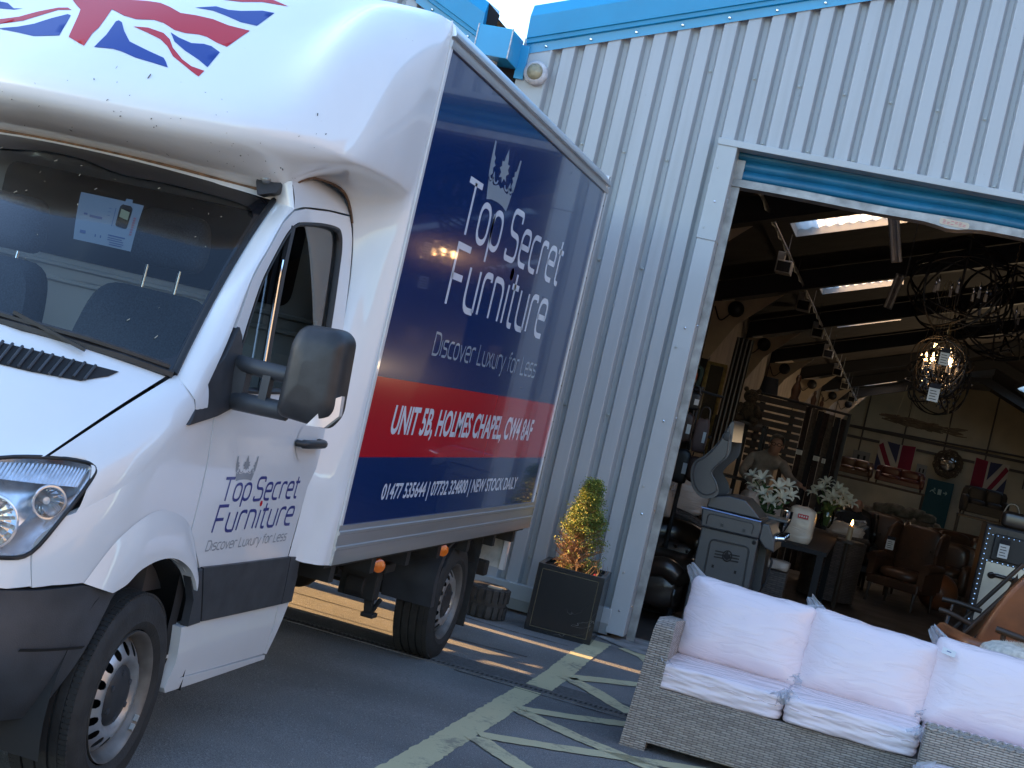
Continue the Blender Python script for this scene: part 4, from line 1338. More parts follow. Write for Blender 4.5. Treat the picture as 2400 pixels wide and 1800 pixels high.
# drain channel: a trough with a slotted iron cover
M_conc = mat('channel_concrete', (.13, .125, .12), .85, var=.35, scale=14, bump=.4, bscale=120)
mb = MB()
mb.box((-8, 8.560, -.02), (4, 8.590, .0045)); mb.mi = 0
drain = mb.build('drain_channel', [M_conc], loc=(0, 8.62, 0))
tag(drain, 'narrow slotted drain channel running across the tarmac in front of the building', 'drain')
mb = MB(); mb.box((-8, 8.652, -.02), (4, 8.682, .0045)); mb.build('channel_edge', M_conc, drain)
mb = MB(); mb.box((-8, 8.590, -.02), (4, 8.652, .0012)); mb.build('slot', M_gap, drain)
mb = MB()
for i in range(-170, 80):
    x = i * .030
    mb.add([(x, 8.590, .0050), (x + .016, 8.590, .0050), (x + .016, 8.652, .0050), (x, 8.652, .0050)], [(0, 1, 2, 3)])
mb.build('grating', mat('drain_iron', (.115, .11, .105), .8, .0, var=.4, scale=20), drain)

M_patch = mat('newer_tarmac_strip', (.105, .104, .104), .85, var=.3, scale=40, bump=.7, bscale=150)
random.seed(14)
mb = MB()
top_ = [(-9 + .15 * i, 8.93 + random.uniform(-.012, .012)) for i in range(74)]
bot_ = [(2.0 - .15 * i, 8.695 + random.uniform(-.006, .006)) for i in range(74)]
mb.sheet([top_ + bot_], lambda x, y: (x, y, gz(y) + .0025), .14)
tag(mb.build('tarmac_strip', M_patch, loc=(-2, 8.8, 0)), kind='structure')
mb = MB()
for pts in ([(-6.5, 9.52), (-4.5, 9.47), (-3.3, 9.50), (-2.5, 9.46), (-1.9, 9.52)], [(-2.1, 8.52), (-1.2, 8.50), (-.3, 8.515), (.6, 8.5)], [(-2.6, 10.35), (-2.2, 10.30), (-1.8, 10.33)]):
    P = crv(pts, 14); n = len(P); w = .006
    mb.add([(p[0], p[1] + sg * w + random.uniform(-.004, .004), gz(p[1]) + .0032) for p in P for sg in (-1, 1)], [(2 * i, 2 * i + 1, 2 * i + 3, 2 * i + 2) for i in range(n - 1)])
tag(mb.build('tarmac_cracks', M_gap, loc=(-2, 9.5, 0)), kind='structure')

# ---------------------------------------------------------------- painted hatching
def road_paint():
    m, nt, b = newmat('yellow_road_paint'); N = nt.nodes.new; L = nt.links.new
    tc = N('ShaderNodeTexCoord')
    n1 = N('ShaderNodeTexNoise'); n1.inputs['Scale'].default_value = 28; n1.inputs['Detail'].default_value = 8; n1.inputs['Roughness'].default_value = .7
    n2 = N('ShaderNodeTexNoise'); n2.inputs['Scale'].default_value = 3; n2.inputs['Detail'].default_value = 4
    for n in (n1, n2): L(tc.outputs['Object'], n.inputs['Vector'])
    ad = N('ShaderNodeMath'); L(n1.outputs[0], ad.inputs[0]); L(n2.outputs[0], ad.inputs[1])
    r = N('ShaderNodeMapRange'); r.inputs[1].default_value = 1.06; r.inputs[2].default_value = 1.22
    L(ad.outputs[0], r.inputs[0])
    mx = N('ShaderNodeMix'); mx.data_type = 'RGBA'; mx.inputs[6].default_value = (.56, .50, .30, 1); mx.inputs[7].default_value = (.30, .27, .19, 1)
    L(r.outputs[0], mx.inputs[0]); L(mx.outputs[2], b.inputs['Base Color']); b.inputs['Roughness'].default_value = .8
    bp = N('ShaderNodeBump'); bp.inputs['Strength'].default_value = .5; bp.inputs['Distance'].default_value = .004
    n3 = N('ShaderNodeTexNoise'); n3.inputs['Scale'].default_value = 140; L(tc.outputs['Object'], n3.inputs['Vector'])
    L(n3.outputs[0], bp.inputs['Height']); L(bp.outputs[0], b.inputs['Normal'])
    return m


M_yel = road_paint()
random.seed(3)


def stripe(mb, pts, w, dz=.003):
    """ragged-edged painted line through pts; w one width or a list"""
    P = []
    for i in range(len(pts) - 1):
        a, b = Vector(pts[i]), Vector(pts[i + 1]); k = max(2, int((b - a).length / .035))
        for j in range(k): P.append(a.lerp(b, j / k))
    P.append(Vector(pts[-1]))
    vs = []; n = len(P)
    for i, p in enumerate(P):
        t = (P[min(i + 1, n - 1)] - P[max(i - 1, 0)]).normalized(); nn = Vector((-t.y, t.x))
        ww = w if not isinstance(w, (list, tuple)) else lerp(w[0], w[1], i / (n - 1))
        for sg in (1, -1):
            q = p + nn * sg * (ww / 2 + random.uniform(-.006, .006))
            vs.append((q.x, q.y, gz(q.y) + dz))
    mb.add(vs, [(2 * i, 2 * i + 1, 2 * i + 3, 2 * i + 2) for i in range(n - 1)])


mb = MB(); stripe(mb, [(-1.655, 2.5), (-1.655, 6.2), (-1.652, 8.545)], .155)
tag(mb.build('painted_line', M_yel, loc=(-1.65, 7, 0)), 'straight thick yellow line on the tarmac nearest the camera, ending at the drain', 'road marking', 'yellow hatching', 'structure')
mb = MB(); stripe(mb, [(-1.63, 8.70), (-1.635, 9.3), (-1.66, 10.0), (-1.668, 10.86)], .158)
tag(mb.build('painted_line', M_yel, loc=(-1.65, 9.8, 0)), 'thick yellow line between drain and black planter', 'road marking', 'yellow hatching', 'structure')
HAT = [([(-1.575, 9.23), (-1.36, 9.46), (-.6, 10.15)], .135, 'thin yellow stripe running to the building above the drain beside the sofa arm'),
       ([(-1.565, 9.22), (-1.36, 9.03), (-1.19, 8.82), (-1.06, 8.70)], .135, 'thin yellow stripe slanting down to the drain beside the sofa arm'),
       ([(-1.575, 7.99), (-1.30, 8.17), (-1.045, 8.37), (-.93, 8.45)], .125, 'thin yellow stripe ending just below the drain beside the sofa'),
       ([(-1.57, 7.95), (-1.19, 7.71), (-.80, 7.53), (-.4, 7.30)], .125, 'thin yellow stripe crossing under the front foot of the sofa'),
       ([(-1.575, 7.16), (-1.30, 7.32), (-.95, 7.545), (-.55, 7.78), (-.1, 8.05)], .125, 'thin yellow stripe rising to the foot of the sofa'),
       ([(-1.575, 7.10), (-1.30, 6.82), (-.9, 6.50)], .125, 'thin yellow stripe slanting out of the picture in front of the sofa')]
for pts, w, lb in HAT:
    mb = MB(); stripe(mb, pts, w, .0058)
    tag(mb.build('painted_stripe', M_yel, loc=(pts[0][0], pts[0][1], 0)), lb, 'road marking', 'yellow hatching', 'structure')
mb = MB()
mb.sheet([[(-1.53, 10.79), (-1.48, 10.90), (-1.35, 10.88), (-1.22, 10.50), (-1.30, 10.52), (-1.36, 10.66)]], lambda x, y: (x, y, gz(y) + .004), .08)
tag(mb.build('painted_patch', M_yel, loc=(-1.4, 10.7, 0)), 'worn yellow triangle on the tarmac by the foot of the door jamb', 'road marking', 'yellow hatching', 'structure')
mb = MB()
mb.sheet([[(-1.74, 11.05), (-1.60, 10.93), (-1.40, 10.80), (-1.0, 10.82), (4, 10.85), (4, 11.5), (-1.6, 11.5)]], lambda x, y: (x, y, gz(y) + .0065), .15)
tag(mb.build('concrete_threshold', mat('worn_concrete', (.30, .29, .275), .85, var=.4, scale=7, bump=.5, bscale=70), loc=(0, 11, 0)), kind='structure')

# ================================================================ warehouse shell
YW = 11.16
M_clad = mat('grey_steel_cladding', (.47, .49, .51), .42, .0, var=.12, scale=1.3, coat=.35, crough=.18, stretch=(1, 1, .25), rvar=.08)
def clad_mat():
    m, nt, b = newmat('grey_steel_cladding'); N = nt.nodes.new; L = nt.links.new
    b.inputs['Roughness'].default_value = .42; b.inputs['Coat Weight'].default_value = .35; b.inputs['Coat Roughness'].default_value = .18
    tc = N('ShaderNodeTexCoord')
    def noise(sc, stretch, det):
        mp = N('ShaderNodeMapping'); mp.inputs['Scale'].default_value = stretch; L(tc.outputs['Object'], mp.inputs[0])
        n = N('ShaderNodeTexNoise'); n.inputs['Scale'].default_value = sc; n.inputs['Detail'].default_value = det; L(mp.outputs[0], n.inputs['Vector']); return n.outputs[0]
    base = N('ShaderNodeMix'); base.data_type = 'RGBA'; base.inputs[6].default_value = (.36, .378, .395, 1); base.inputs[7].default_value = (.42, .44, .455, 1)
    L(noise(1.1, (1, 1, .3), 3), base.inputs[0])
    st = N('ShaderNodeMapRange'); st.inputs[1].default_value = .52; st.inputs[2].default_value = .75; st.inputs[4].default_value = .38
    L(noise(9, (1, 1, .05), 6), st.inputs[0])
    g = N('ShaderNodeMix'); g.data_type = 'RGBA'; g.inputs[7].default_value = (.25, .25, .24, 1); L(st.outputs[0], g.inputs[0]); L(base.outputs[2], g.inputs[6])
    sp = N('ShaderNodeMapRange'); sp.inputs[1].default_value = .70; sp.inputs[2].default_value = .74; sp.inputs[4].default_value = .35
    L(noise(40, (1, 1, 1), 3), sp.inputs[0])
    g2 = N('ShaderNodeMix'); g2.data_type = 'RGBA'; g2.inputs[7].default_value = (.20, .18, .15, 1); L(sp.outputs[0], g2.inputs[0]); L(g.outputs[2], g2.inputs[6])
    L(g2.outputs[2], b.inputs['Base Color'])
    bp = N('ShaderNodeBump'); bp.inputs['Strength'].default_value = .12; bp.inputs['Distance'].default_value = .02
    L(noise(2.2, (1, 1, .5), 2), bp.inputs['Height']); L(bp.outputs[0], b.inputs['Normal'])
    return m


M_clad = clad_mat()
M_flash = mat('grey_flashing', (.42, .445, .455), .42, .0, var=.08, scale=2, coat=.3, crough=.2)
M_bluet = mat('blue_trim_paint', (.006, .30, .56), .35, var=.08, scale=3, coat=.5, crough=.12)
M_shut = mat('blue_shutter_slats', (.008, .14, .27), .5, var=.2, scale=5, coat=.2)
M_screw = mat('screw_heads', (.40, .41, .41), .4, .5)
M_galv = mat('galvanised_rail', (.33, .33, .33), .5, .6, var=.35, scale=9)
WH = thing('warehouse', 'grey corrugated steel warehouse with bright blue roof trim and a wide open doorway', 'warehouse', (2.5, YW, 0))
SL = .335


def eave(x): return 4.19 + SL * (x + 3.28)


def ridge_z(x, x0=3.45):
    return eave(x) if x < x0 else eave(x0) - SL * (x - x0)


PITCH = .1665
PR = [(0, 0), (.0835, 0), (.089, .002), (.107, .055), (.113, .058), (.139, .058), (.145, .055), (.162, .002)]      # crown flush with the face, trough set back


def corr(mb, x0, x1, zb, zt, y0=YW, px=-2.52 + .0005):
    k0 = int(math.floor((x0 - px) / PITCH)) - 1
    pts = []
    k = k0
    while True:
        b = px + k * PITCH
        if b > x1: break
        for dx, dy in PR:
            pts.append((b + dx, dy))
        k += 1
    P2 = []
    for i in range(len(pts) - 1):
        (xa, da), (xb, db) = pts[i], pts[i + 1]
        if xb <= x0 or xa >= x1: continue
        if xa < x0: da = lerp(da, db, (x0 - xa) / (xb - xa)); xa = x0
        if xb > x1: db = lerp(da, db, (x1 - xa) / (xb - xa)); xb = x1
        if not P2: P2.append((xa, da))
        P2.append((xb, db))
    vs = []
    for x, d in P2: vs.append((x, y0 + d, zb)); vs.append((x, y0 + d, zt(x)))
    mb.add(vs, [(2 * i, 2 * i + 2, 2 * i + 3, 2 * i + 1) for i in range(len(P2) - 1)])


def screw(mb, x, z, y=YW + .057):
    mb.lathe([(.016, 0), (.016, .003), (.010, .004), (.010, .010), (.007, .014), (0, .014)], 8, Matrix.Translation((x, y, z)) @ Matrix.Rotation(PI / 2, 4, 'X'))


mb = MB()
corr(mb, -3.12, -1.70, .20, lambda x: ridge_z(x) + .08)
corr(mb, -1.70, 4.9, 3.765, lambda x: ridge_z(x) + .08)
corr(mb, 4.9, 10.2, .20, lambda x: ridge_z(x) + .08)
mb.mi = 1
for k in range(-4, 50):
    x = -2.52 + k * PITCH + .127
    if k % 2 == 0:
        for z in ((.42, 1.60, 2.72, 3.55) if x < -1.75 or x > 4.95 else ()): screw(mb, x, z)
        if -1.7 < x < 4.9: screw(mb, x, 3.80)
    else:
        if x > -2.2: screw(mb, x, 4.26)
for z in (1.15, 2.2, 3.1, 3.55, .5): screw(mb, -1.66, z, YW - .045)
mb.build('cladding', [M_clad, M_screw], WH)
mb = MB()
# plain corner sheet by the valley, overlapping edge strip
mb.box((-3.33, YW - .004, .2), (-3.11, YW + .02, 4.25)); mb.box((-3.115, YW - .010, .2), (-3.10, YW - .003, 4.24))
mb.build('corner_flashing', M_flash, WH)
mb = MB()
mb.box((4.95, YW - .055, .10), (10.2, YW + .03, .215)); mb.build('base_drip_flashing', M_flash, WH); mb = MB()
mb.box((-3.33, YW - .055, .10), (-1.68, YW + .03, .215))
mb.add([(-3.33, YW - .055, .10), (-1.68, YW - .055, .10), (-1.68, YW - .02, .02), (-3.33, YW - .02, .02)], [(0, 1, 2, 3)])
mb.build('base_drip_flashing', M_flash, WH, bevel=.004)
# jambs and head trim
mb = MB()
for x0, x1, xi in ((4.76, 4.90, -1), (-1.695, -1.555, 1)):
    mb = MB(); mb.box((x0, YW - .05, .04), (x1, YW + .24, 3.02)); mb.box((x0 - .004, YW - .056, 3.015), (x1 + .004, YW + .236, 3.755))
    jm = mb.build('door_jamb', M_flash, WH, bevel=.006)
mb = MB()
for z in (.22, .95, 1.65, 2.35, 3.3): 
    mb.sphere((-1.625, YW - .054, z), (.009, .006, .009), 8, 6); mb.sphere((-1.553, YW + .04, z + .04), (.006, .009, .009), 8, 6)
mb.build('pop_rivets', M_chrome, jm)
mb = MB()
mb.box((-1.70, YW - .065, 3.718), (5.0, YW + .05, 3.768))
mb.box((-1.55, YW + .05, 3.72), (4.8, YW + .24, 3.735))
mb.build('door_head_trim', M_flash, WH, bevel=.004)
# roller shutter, rolled nearly all the way up
mb = MB()
ZS0 = 3.47
cur = []
for k in range(5):
    for t in range(9):
        a = t / 9
        cur.append((YW + .13 - .022 * math.sin(a * PI) ** .7, ZS0 + .06 + (k + a) * .075))
mb.grid(lambda x, i: (x, cur[int(i)][0], cur[int(i)][1] + .012 * math.sin(x * 1.7 + .8) + .004 * math.sin(x * 5)), [-1.555 + 6.3 * i / 60 for i in range(61)], list(range(len(cur))))
sh = mb.build('roller_shutter', M_shut, WH, smooth=60)
mb = MB()


def rail(x, i):
    p = [(.10, .06), (.085, .055), (.085, .0), (.19, -.01), (.19, .02), (.15, .03)][int(i)]
    return (x, YW + p[0], ZS0 + p[1] + .012 * math.sin(x * 1.7 + .8) + .006 * math.sin(x * 4) - (.03 * math.exp(-((x - .05) / .12) ** 2) if int(i) in (2, 3) else 0))


mb.grid(rail, [-1.555 + 6.3 * i / 80 for i in range(81)], list(range(6)))
mb.build('bottom_rail', M_galv, sh, smooth=30)
mb = MB()
mb.sheet([rpath([(-.04, .005), (.17, .0), (.17, .045), (-.04, .05)], .02, True)], lambda x, z: (x, YW + .0805, ZS0 + z), .05)
mb.mi = 1
for r in range(3):
    for q in range(6):
        if (r + q) % 4 != 3: mb.add([(-.015 + q * .028 + a, YW + .079, ZS0 + .012 + r * .011 + b) for a, b in ((0, 0), (.020, 0), (.020, .005), (0, .005))], [(0, 1, 2, 3)])
mb.build('maker_plate', [mat('cream_sticker', (.55, .47, .36), .6), M_inkr], sh)
mb = MB()
mb.box((-1.553, YW + .10, .0), (-1.49, YW + .125, 3.66)); mb.build('shutter_guide', M_galv, WH)
mb = MB(); mb.box((4.69, YW + .10, .0), (4.757, YW + .125, 3.66)); mb.build('shutter_guide', M_galv, WH)


# blue verge trim up the gable: stepped profile
def verge(name, xa, xb, zf, parent, y0=YW, cap=True):
    mb = MB()
    pr = [(-.012, -.055), (-.018, .015), (-.05, .020), (-.055, .05), (-.075, .055), (-.10, .215), (-.06, .31), (.25, .33)]
    n = 24
    mb.grid(lambda x, i: (x, y0 + pr[int(i)][0], zf(x) + pr[int(i)][1]), [lerp(xa, xb, k / n) for k in range(n + 1)], list(range(len(pr))))
    for x in (xa, xb): mb.add([(x, y0 + a, zf(x) + b) for a, b in pr] + [(x, y0 + .25, zf(x) - .05)], [list(range(len(pr) + 1))])
    mb.mi = 1
    k = 0
    x = min(xa, xb) + .15
    while x < max(xa, xb):
        mb.sphere((x, y0 - .022, zf(x) - .02), (.012, .008, .012), 8, 6); x += .33
    return mb.build(name, [M_bluet, M_chrome], parent, smooth=20)


verge('verge_trim', -3.30, 3.46, eave, WH)
verge('verge_trim', 3.46, 10.2, ridge_z, WH)
mb = MB()
mb.box((-3.345, YW - .035, 3.93), (-3.27, YW + .01, 4.19))
mb.build('verge_stop_end', M_bluet, WH, bevel=.003)

# ---- neighbouring gable to the left of the valley
NB = thing('neighbouring_unit', 'next grey corrugated unit to the left with a damaged blue verge, behind the van roof', 'warehouse', (-9, YW, 0))


def eaveL(x): return 4.13 - .47 * (x + 3.60)


mb = MB()
corr(mb, -14, -3.97, .2, lambda x: min(eaveL(x), eaveL(-6.3) + .14 * (x + 6.3) if x < -6.3 else 99) + .05, YW + .02, -14)
mb.box((-3.98, YW + .015, .2), (-3.60, YW + .035, 4.10))
mb.build('cladding', M_clad, NB)


def eaveL2(x): return min(eaveL(x), eaveL(-6.3) + .14 * (x + 6.3) if x < -6.3 else 99)


verge('verge_trim', -14, -4.27, eaveL2, NB, YW + .01)
verge('verge_trim', -4.26, -3.66, lambda x: eaveL2(x) - .008, NB, YW + .006)
mb = MB()
for i in range(5):
    mb.sphere((-4.28 + random.uniform(-.03, .03), YW - .075, eaveL2(-4.28) + random.uniform(.04, .22)), (.018, .012, .018), 8, 6)
mb.build('joint_sealant', mat('silver_sealant', (.5, .5, .5), .4, .4), NB, smooth=60)
mb = MB()   # torn open end of the trim
mb.add([(-3.66, YW - .05, eaveL2(-3.66) + .30), (-3.57, YW + .0, eaveL2(-3.66) + .23), (-3.585, YW + .02, eaveL2(-3.66) + .13), (-3.66, YW + .0, eaveL2(-3.66) + .10)], [(0, 1, 2, 3)])
mb.box((-3.66, YW + .04, 4.06), (-3.36, YW + .4, 4.20))
mb.build('torn_trim_end', M_gap, NB)
# roofs
M_roof = mat('roof_sheet', (.22, .23, .24), .6, var=.15, scale=2)
mb = MB()
mb.add([(-14, YW + .1, eaveL2(-14) + .25), (-6.3, YW + .1, eaveL2(-6.3) + .25), (-6.3, 58, eaveL2(-6.3) - .3), (-14, 58, eaveL2(-14) - .3)], [(0, 1, 2, 3)])
mb.add([(-6.3, YW + .1, eaveL2(-6.3) + .25), (-3.6, YW + .1, eaveL2(-3.6) + .25), (-3.6, 58, eaveL2(-3.6) - .3), (-6.3, 58, eaveL2(-6.3) - .3)], [(0, 1, 2, 3)])
mb.build('roof', M_roof, NB)
mb = MB()
mb.box((-14.0, YW + .1, .0), (-13.9, 57, 4.0))
mb.build('side_wall', M_clad, NB)
mb = MB(); mb.box((-10.2, 9.75, 3.15), (-8.6, YW - .02, 4.2)); mb.build('low_sun_blocker', M_flash, NB, bevel=.02)  # unseen slab added to keep the low sun off the leather armchair

# valley gutter outlet box with downpipe
M_edge = mat('bare_edge', (.62, .63, .63), .5, var=.5, scale=60)
GB = thing('gutter_box', 'bright blue square gutter box in the valley between the two gables', 'gutter box', (-3.46, YW - .17, 3.99))
mb = MB()
mb.box((-3.60, YW - .34, 4.0), (-3.335, YW - .002, 4.225))
mb.build('hopper', M_bluet, GB, bevel=.006)
mb = MB()
for x in (-3.602, -3.333):
    mb = MB(); mb.box((x - .004, YW - .345, 4.0), (x + .004, YW - .333, 4.227)); mb.build('worn_edge', M_edge, GB)
None and mb.build('worn_edges', mat('bare_edge', (.62, .63, .63), .5, var=.5, scale=60), GB)
mb = MB()
mb.tube([(-3.51, YW - .16, 3.998), (-3.51, YW - .16, 3.0), (-3.51, YW - .10, .1)], .055, 16)
mb.build('downpipe', mat('dirty_white_pvc', (.50, .48, .43), .6, var=.35, scale=14), GB, smooth=60)
mb = MB(); mb.box((-3.60, YW + .036, .1), (-3.331, YW + .05, 4.2)); mb.build('valley_recess', M_gap, WH)

# round alarm sounder
AL = thing('wall_alarm', 'round white-rimmed wall lamp with a beige dome beside the gutter box', 'wall lamp', (-3.175, YW - .06, 3.99))
M4 = Matrix.Translation((-3.175, YW - .005, 3.995)) @ Matrix.Rotation(PI / 2, 4, 'X')
mb = MB(); mb.lathe([(.088, 0), (.094, .03), (.092, .055), (.082, .075), (.066, .085), (.060, .078)], 36, M4)
mb.build('alarm_rim', mat('chalky_white', (.58, .57, .58), .6, var=.25, scale=22), AL, smooth=50)
mb = MB(); mb.lathe([(.062, .074), (.058, .09), (.045, .105), (.025, .114), (0, .117)], 32, M4)
mb.build('alarm_dome', mat('beige_dome', (.33, .29, .18), .35, coat=.4, var=.2, scale=30), AL, smooth=60)

# ================================================================ planter, conifer, tyre
def marble():
    m, nt, b = newmat('black_marble'); N = nt.nodes.new; L = nt.links.new
    tc = N('ShaderNodeTexCoord')
    n = N('ShaderNodeTexNoise'); n.inputs['Scale'].default_value = 3.1; n.inputs['Detail'].default_value = 3; n.inputs['Distortion'].default_value = 1.2
    L(tc.outputs['Object'], n.inputs['Vector'])
    s = N('ShaderNodeMath'); s.operation = 'SUBTRACT'; s.inputs[1].default_value = .5; L(n.outputs[0], s.inputs[0])
    a = N('ShaderNodeMath'); a.operation = 'ABSOLUTE'; L(s.outputs[0], a.inputs[0])
    n2 = N('ShaderNodeTexNoise'); n2.inputs['Scale'].default_value = 2.0; L(tc.outputs['Object'], n2.inputs['Vector'])
    r = N('ShaderNodeMapRange'); r.inputs[1].default_value = 0; r.inputs[2].default_value = .0035; r.inputs[3].default_value = 1; r.inputs[4].default_value = 0
    L(a.outputs[0], r.inputs[0])
    r2 = N('ShaderNodeMapRange'); r2.inputs[1].default_value = .56; r2.inputs[2].default_value = .66; L(n2.outputs[0], r2.inputs[0])
    mu = N('ShaderNodeMath'); mu.operation = 'MULTIPLY'; L(r.outputs[0], mu.inputs[0]); L(r2.outputs[0], mu.inputs[1])
    mx = N('ShaderNodeMix'); mx.data_type = 'RGBA'; mx.inputs[6].default_value = (.010, .013, .017, 1); mx.inputs[7].default_value = (.22, .21, .20, 1)
    L(mu.outputs[0], mx.inputs[0]); L(mx.outputs[2], b.inputs['Base Color']); b.inputs['Roughness'].default_value = .22
    return m


M_marb = marble()
PL = thing('planter', 'square black marble planter with a thin gold inset line, against the corrugated wall', 'planter', (-1.955, 10.80, 0), R(4.5), local=True)
a = .24; hh = .485
mb = MB()
for (p, q) in (((-a, -a, 0), (a, -a + .035, hh)), ((-a, a - .035, 0), (a, a, hh)), ((-a, -a + .035, 0), (-a + .035, a - .035, hh)), ((a - .035, -a + .035, 0), (a, a - .035, hh))): mb.box(p, q)
mb.build('planter_box', M_marb, PL, bevel=.0025)
mb = MB()
lw = .0022; g = .034
for fn in (lambda u, z: (u, -a - .0012, z), lambda u, z: (a + .0012, u, z), lambda u, z: (-a - .0012, u, z)):
    for (u0, z0, u1, z1) in ((-a + g, g, a - g, g + 2 * lw), (-a + g, hh - g - 2 * lw, a - g, hh - g), (-a + g, g, -a + g + 2 * lw, hh - g), (a - g - 2 * lw, g, a - g, hh - g)):
        mb.add([fn(u0, z0), fn(u1, z0), fn(u1, z1), fn(u0, z1)], [(0, 1, 2, 3)])
mb.build('gold_line', mat('gold_inset', (.12, .10, .06), .5, .3), PL)
mb = MB()
mb.grid(lambda x, y: (x, y, .455 + .012 * math.sin(x * 31) * math.sin(y * 27 + 1)), [-a + .036 + .4 * i / 10 * (a - .036) / .2 for i in range(11)], [-a + .036 + .4 * i / 10 * (a - .036) / .2 for i in range(11)])
mb.build('soil', mat('potting_soil', (.05, .036, .026), .95, var=.5, scale=30, bump=.6, bscale=90), PL)
mb = MB(); mb.sphere((.16, -.15, .475), .014, 8, 6); mb.build('red_bud', mat('red_bud', (.5, .03, .04), .5), PL)

random.seed(21)
M_leaf = mat('conifer_green', (.17, .23, .03), .65, col2=(.075, .13, .022), scale=14, sub=0)
M_leafy = mat('conifer_sunlit_yellow', (.36, .33, .05), .65, var=.3, scale=14)
M_twig = mat('dry_twig', (.27, .16, .085), .8, var=.4, scale=30)
TR = thing('dwarf_conifer', 'small conical dwarf conifer, green on top and bare brown below, growing in the black planter', 'shrub', (-1.965, 10.80, .455), 0, local=True)
TR.scale = (1.12, 1.1, .93)
mb = MB()
mb.tube([(0, 0, -.02), (.005, 0, .2), (-.004, .01, .45), (.01, 0, .70)], [.017, .013, .009, .003], 8)
tips = []


def crown_r(z): return lerp_tab([(0, .10), (.05, .165), (.12, .18), (.25, .172), (.34, .165), (.44, .135), (.54, .095), (.62, .070), (.68, .055), (.72, .02)], z)


for i in range(520):
    z = random.uniform(.0, .70)
    an = random.uniform(0, 2 * PI); r = crown_r(z) * random.uniform(.5, .97)
    s0 = Vector((0, 0, max(0, z - r * .7))); e = Vector((r * math.cos(an), r * math.sin(an), z + random.uniform(-.02, .02)))
    m = s0.lerp(e, .5) + Vector((random.uniform(-.02, .02), random.uniform(-.02, .02), random.uniform(-.02, .02)))
    mb.tube([s0, m, e], [.0042, .003, .0014], 4, caps=False)
    for q in range(4):
        b0 = m.lerp(e, random.uniform(0, 1)); d = Vector((random.uniform(-1, 1), random.uniform(-1, 1), random.uniform(-.4, 1))).normalized() * random.uniform(.015, .038)
        mb.tube([b0, b0 + d], [.0017, .0008], 3, caps=False)
        tips.append((b0 + d, z))
    tips.append((e, z))
mb.build('trunk', M_twig, TR)
mb = MB()
for (p, z) in tips:
    dens = lerp_tab([(0, .16), (.08, .05), (.2, .08), (.27, .22), (.34, .65), (.42, 1), (.8, 1)], z) * (1.0 if p.x > -.02 or z > .3 else .8) + (.25 if z < .34 and p.x > .06 else 0)
    if p.y < 0: dens *= 1
    if random.random() > dens: continue
    for q in range(random.randint(9, 15)):
        c = p + Vector((random.gauss(0, .013), random.gauss(0, .013), random.gauss(.002, .012)))
        n = Vector((random.uniform(-1, 1), random.uniform(-1, 1), random.uniform(-1, 1))).normalized(); u = n.orthogonal().normalized(); w = n.cross(u)
        L_ = random.uniform(.008, .015); wd = L_ * .42
        mb.mi = 1 if random.random() < (.30 if p.x < .03 else .1) else 0  # more yellow on the left: the sunlit side is put into the leaf colour
        mb.add([c - u * wd, c + w * L_ * .2 - u * 0, c + u * wd, c + w * L_], [(0, 1, 2, 3)])
mb.build('foliage', [M_leaf, M_leafy], TR)
mb = MB()
random.seed(5)
for i in range(26):
    b0 = Vector((random.uniform(-.15, .2), random.uniform(-.2, .12), .0)); 
    e = b0 + Vector((random.uniform(-.04, .07), random.uniform(-.04, .04), random.uniform(.03, .13)))
    mb.tube([b0, b0.lerp(e, .5) + Vector((.01, 0, .01)), e], [.002, .0015, .0008], 4, caps=False)
mb.build('dry_stems', M_twig, TR)

OT = thing('old_tyre', 'small worn solid tyre lying flat on the tarmac behind the van by the wall', 'tyre', (-2.515, 10.62, 0))
mb = MB()
M4 = Matrix.Translation((-2.515, 10.62, 0))
mb.lathe([(.07, .06), (.07, .195), (.085, .215), (.135, .222), (.152, .205), (.158, .19), (.160, .11), (.158, .03), (.150, .012), (.13, .0), (.08, 0)], 48, M4, closed=True)
for i in range(20):
    an = 2 * PI * i / 20
    for (z0, z1, o) in ((.125, .212, 0), (.010, .095, PI / 20)):
        c = M4 @ Matrix.Rotation(an + o, 4, 'Z')
        mb.box((.150, -.017, z0), (.170, .017, z1), c)
mb.build('tread', mat('dusty_rubber', (.055, .050, .045), .9, var=.45, scale=18, bump=.3, bscale=80), OT, smooth=30)
mb = MB(); mb.box((-2.50, 10.55, .2165), (-2.40, 10.62, .228), Matrix.Translation((0, 0, 0)))
tag(mb.build('wood_offcut', mat('pale_offcut', (.5, .43, .33), .8), loc=(-2.45, 10.58, .22), bevel=.002), 'pale wood offcut lying on the old tyre', 'offcut')

# unseen blockers added on the far side of the van's tail: they break the low sunlight into streaks
M_block = mat('blocker_wood', (.30, .24, .17), .9, var=.4, scale=6)
t = thing('streak_blocker', 'stack of wooden pallets behind the van beside the wall', 'pallets', (-4.9, 10.5, 0))
for k, (ya, yb_) in enumerate(((9.88, 10.13), (10.25, 10.66), (10.79, 11.08))):
    mb = MB()
    for q in range(6):
        z = q * .155
        mb.box((-5.3, ya, z + .10), (-4.5, yb_, z + .145)); mb.box((-5.3, ya, z), (-5.2, yb_, z + .10)); mb.box((-4.95, ya, z), (-4.85, yb_, z + .10)); mb.box((-4.6, ya, z), (-4.5, yb_, z + .10))
    mb.build('blocker_stack', M_block, t)
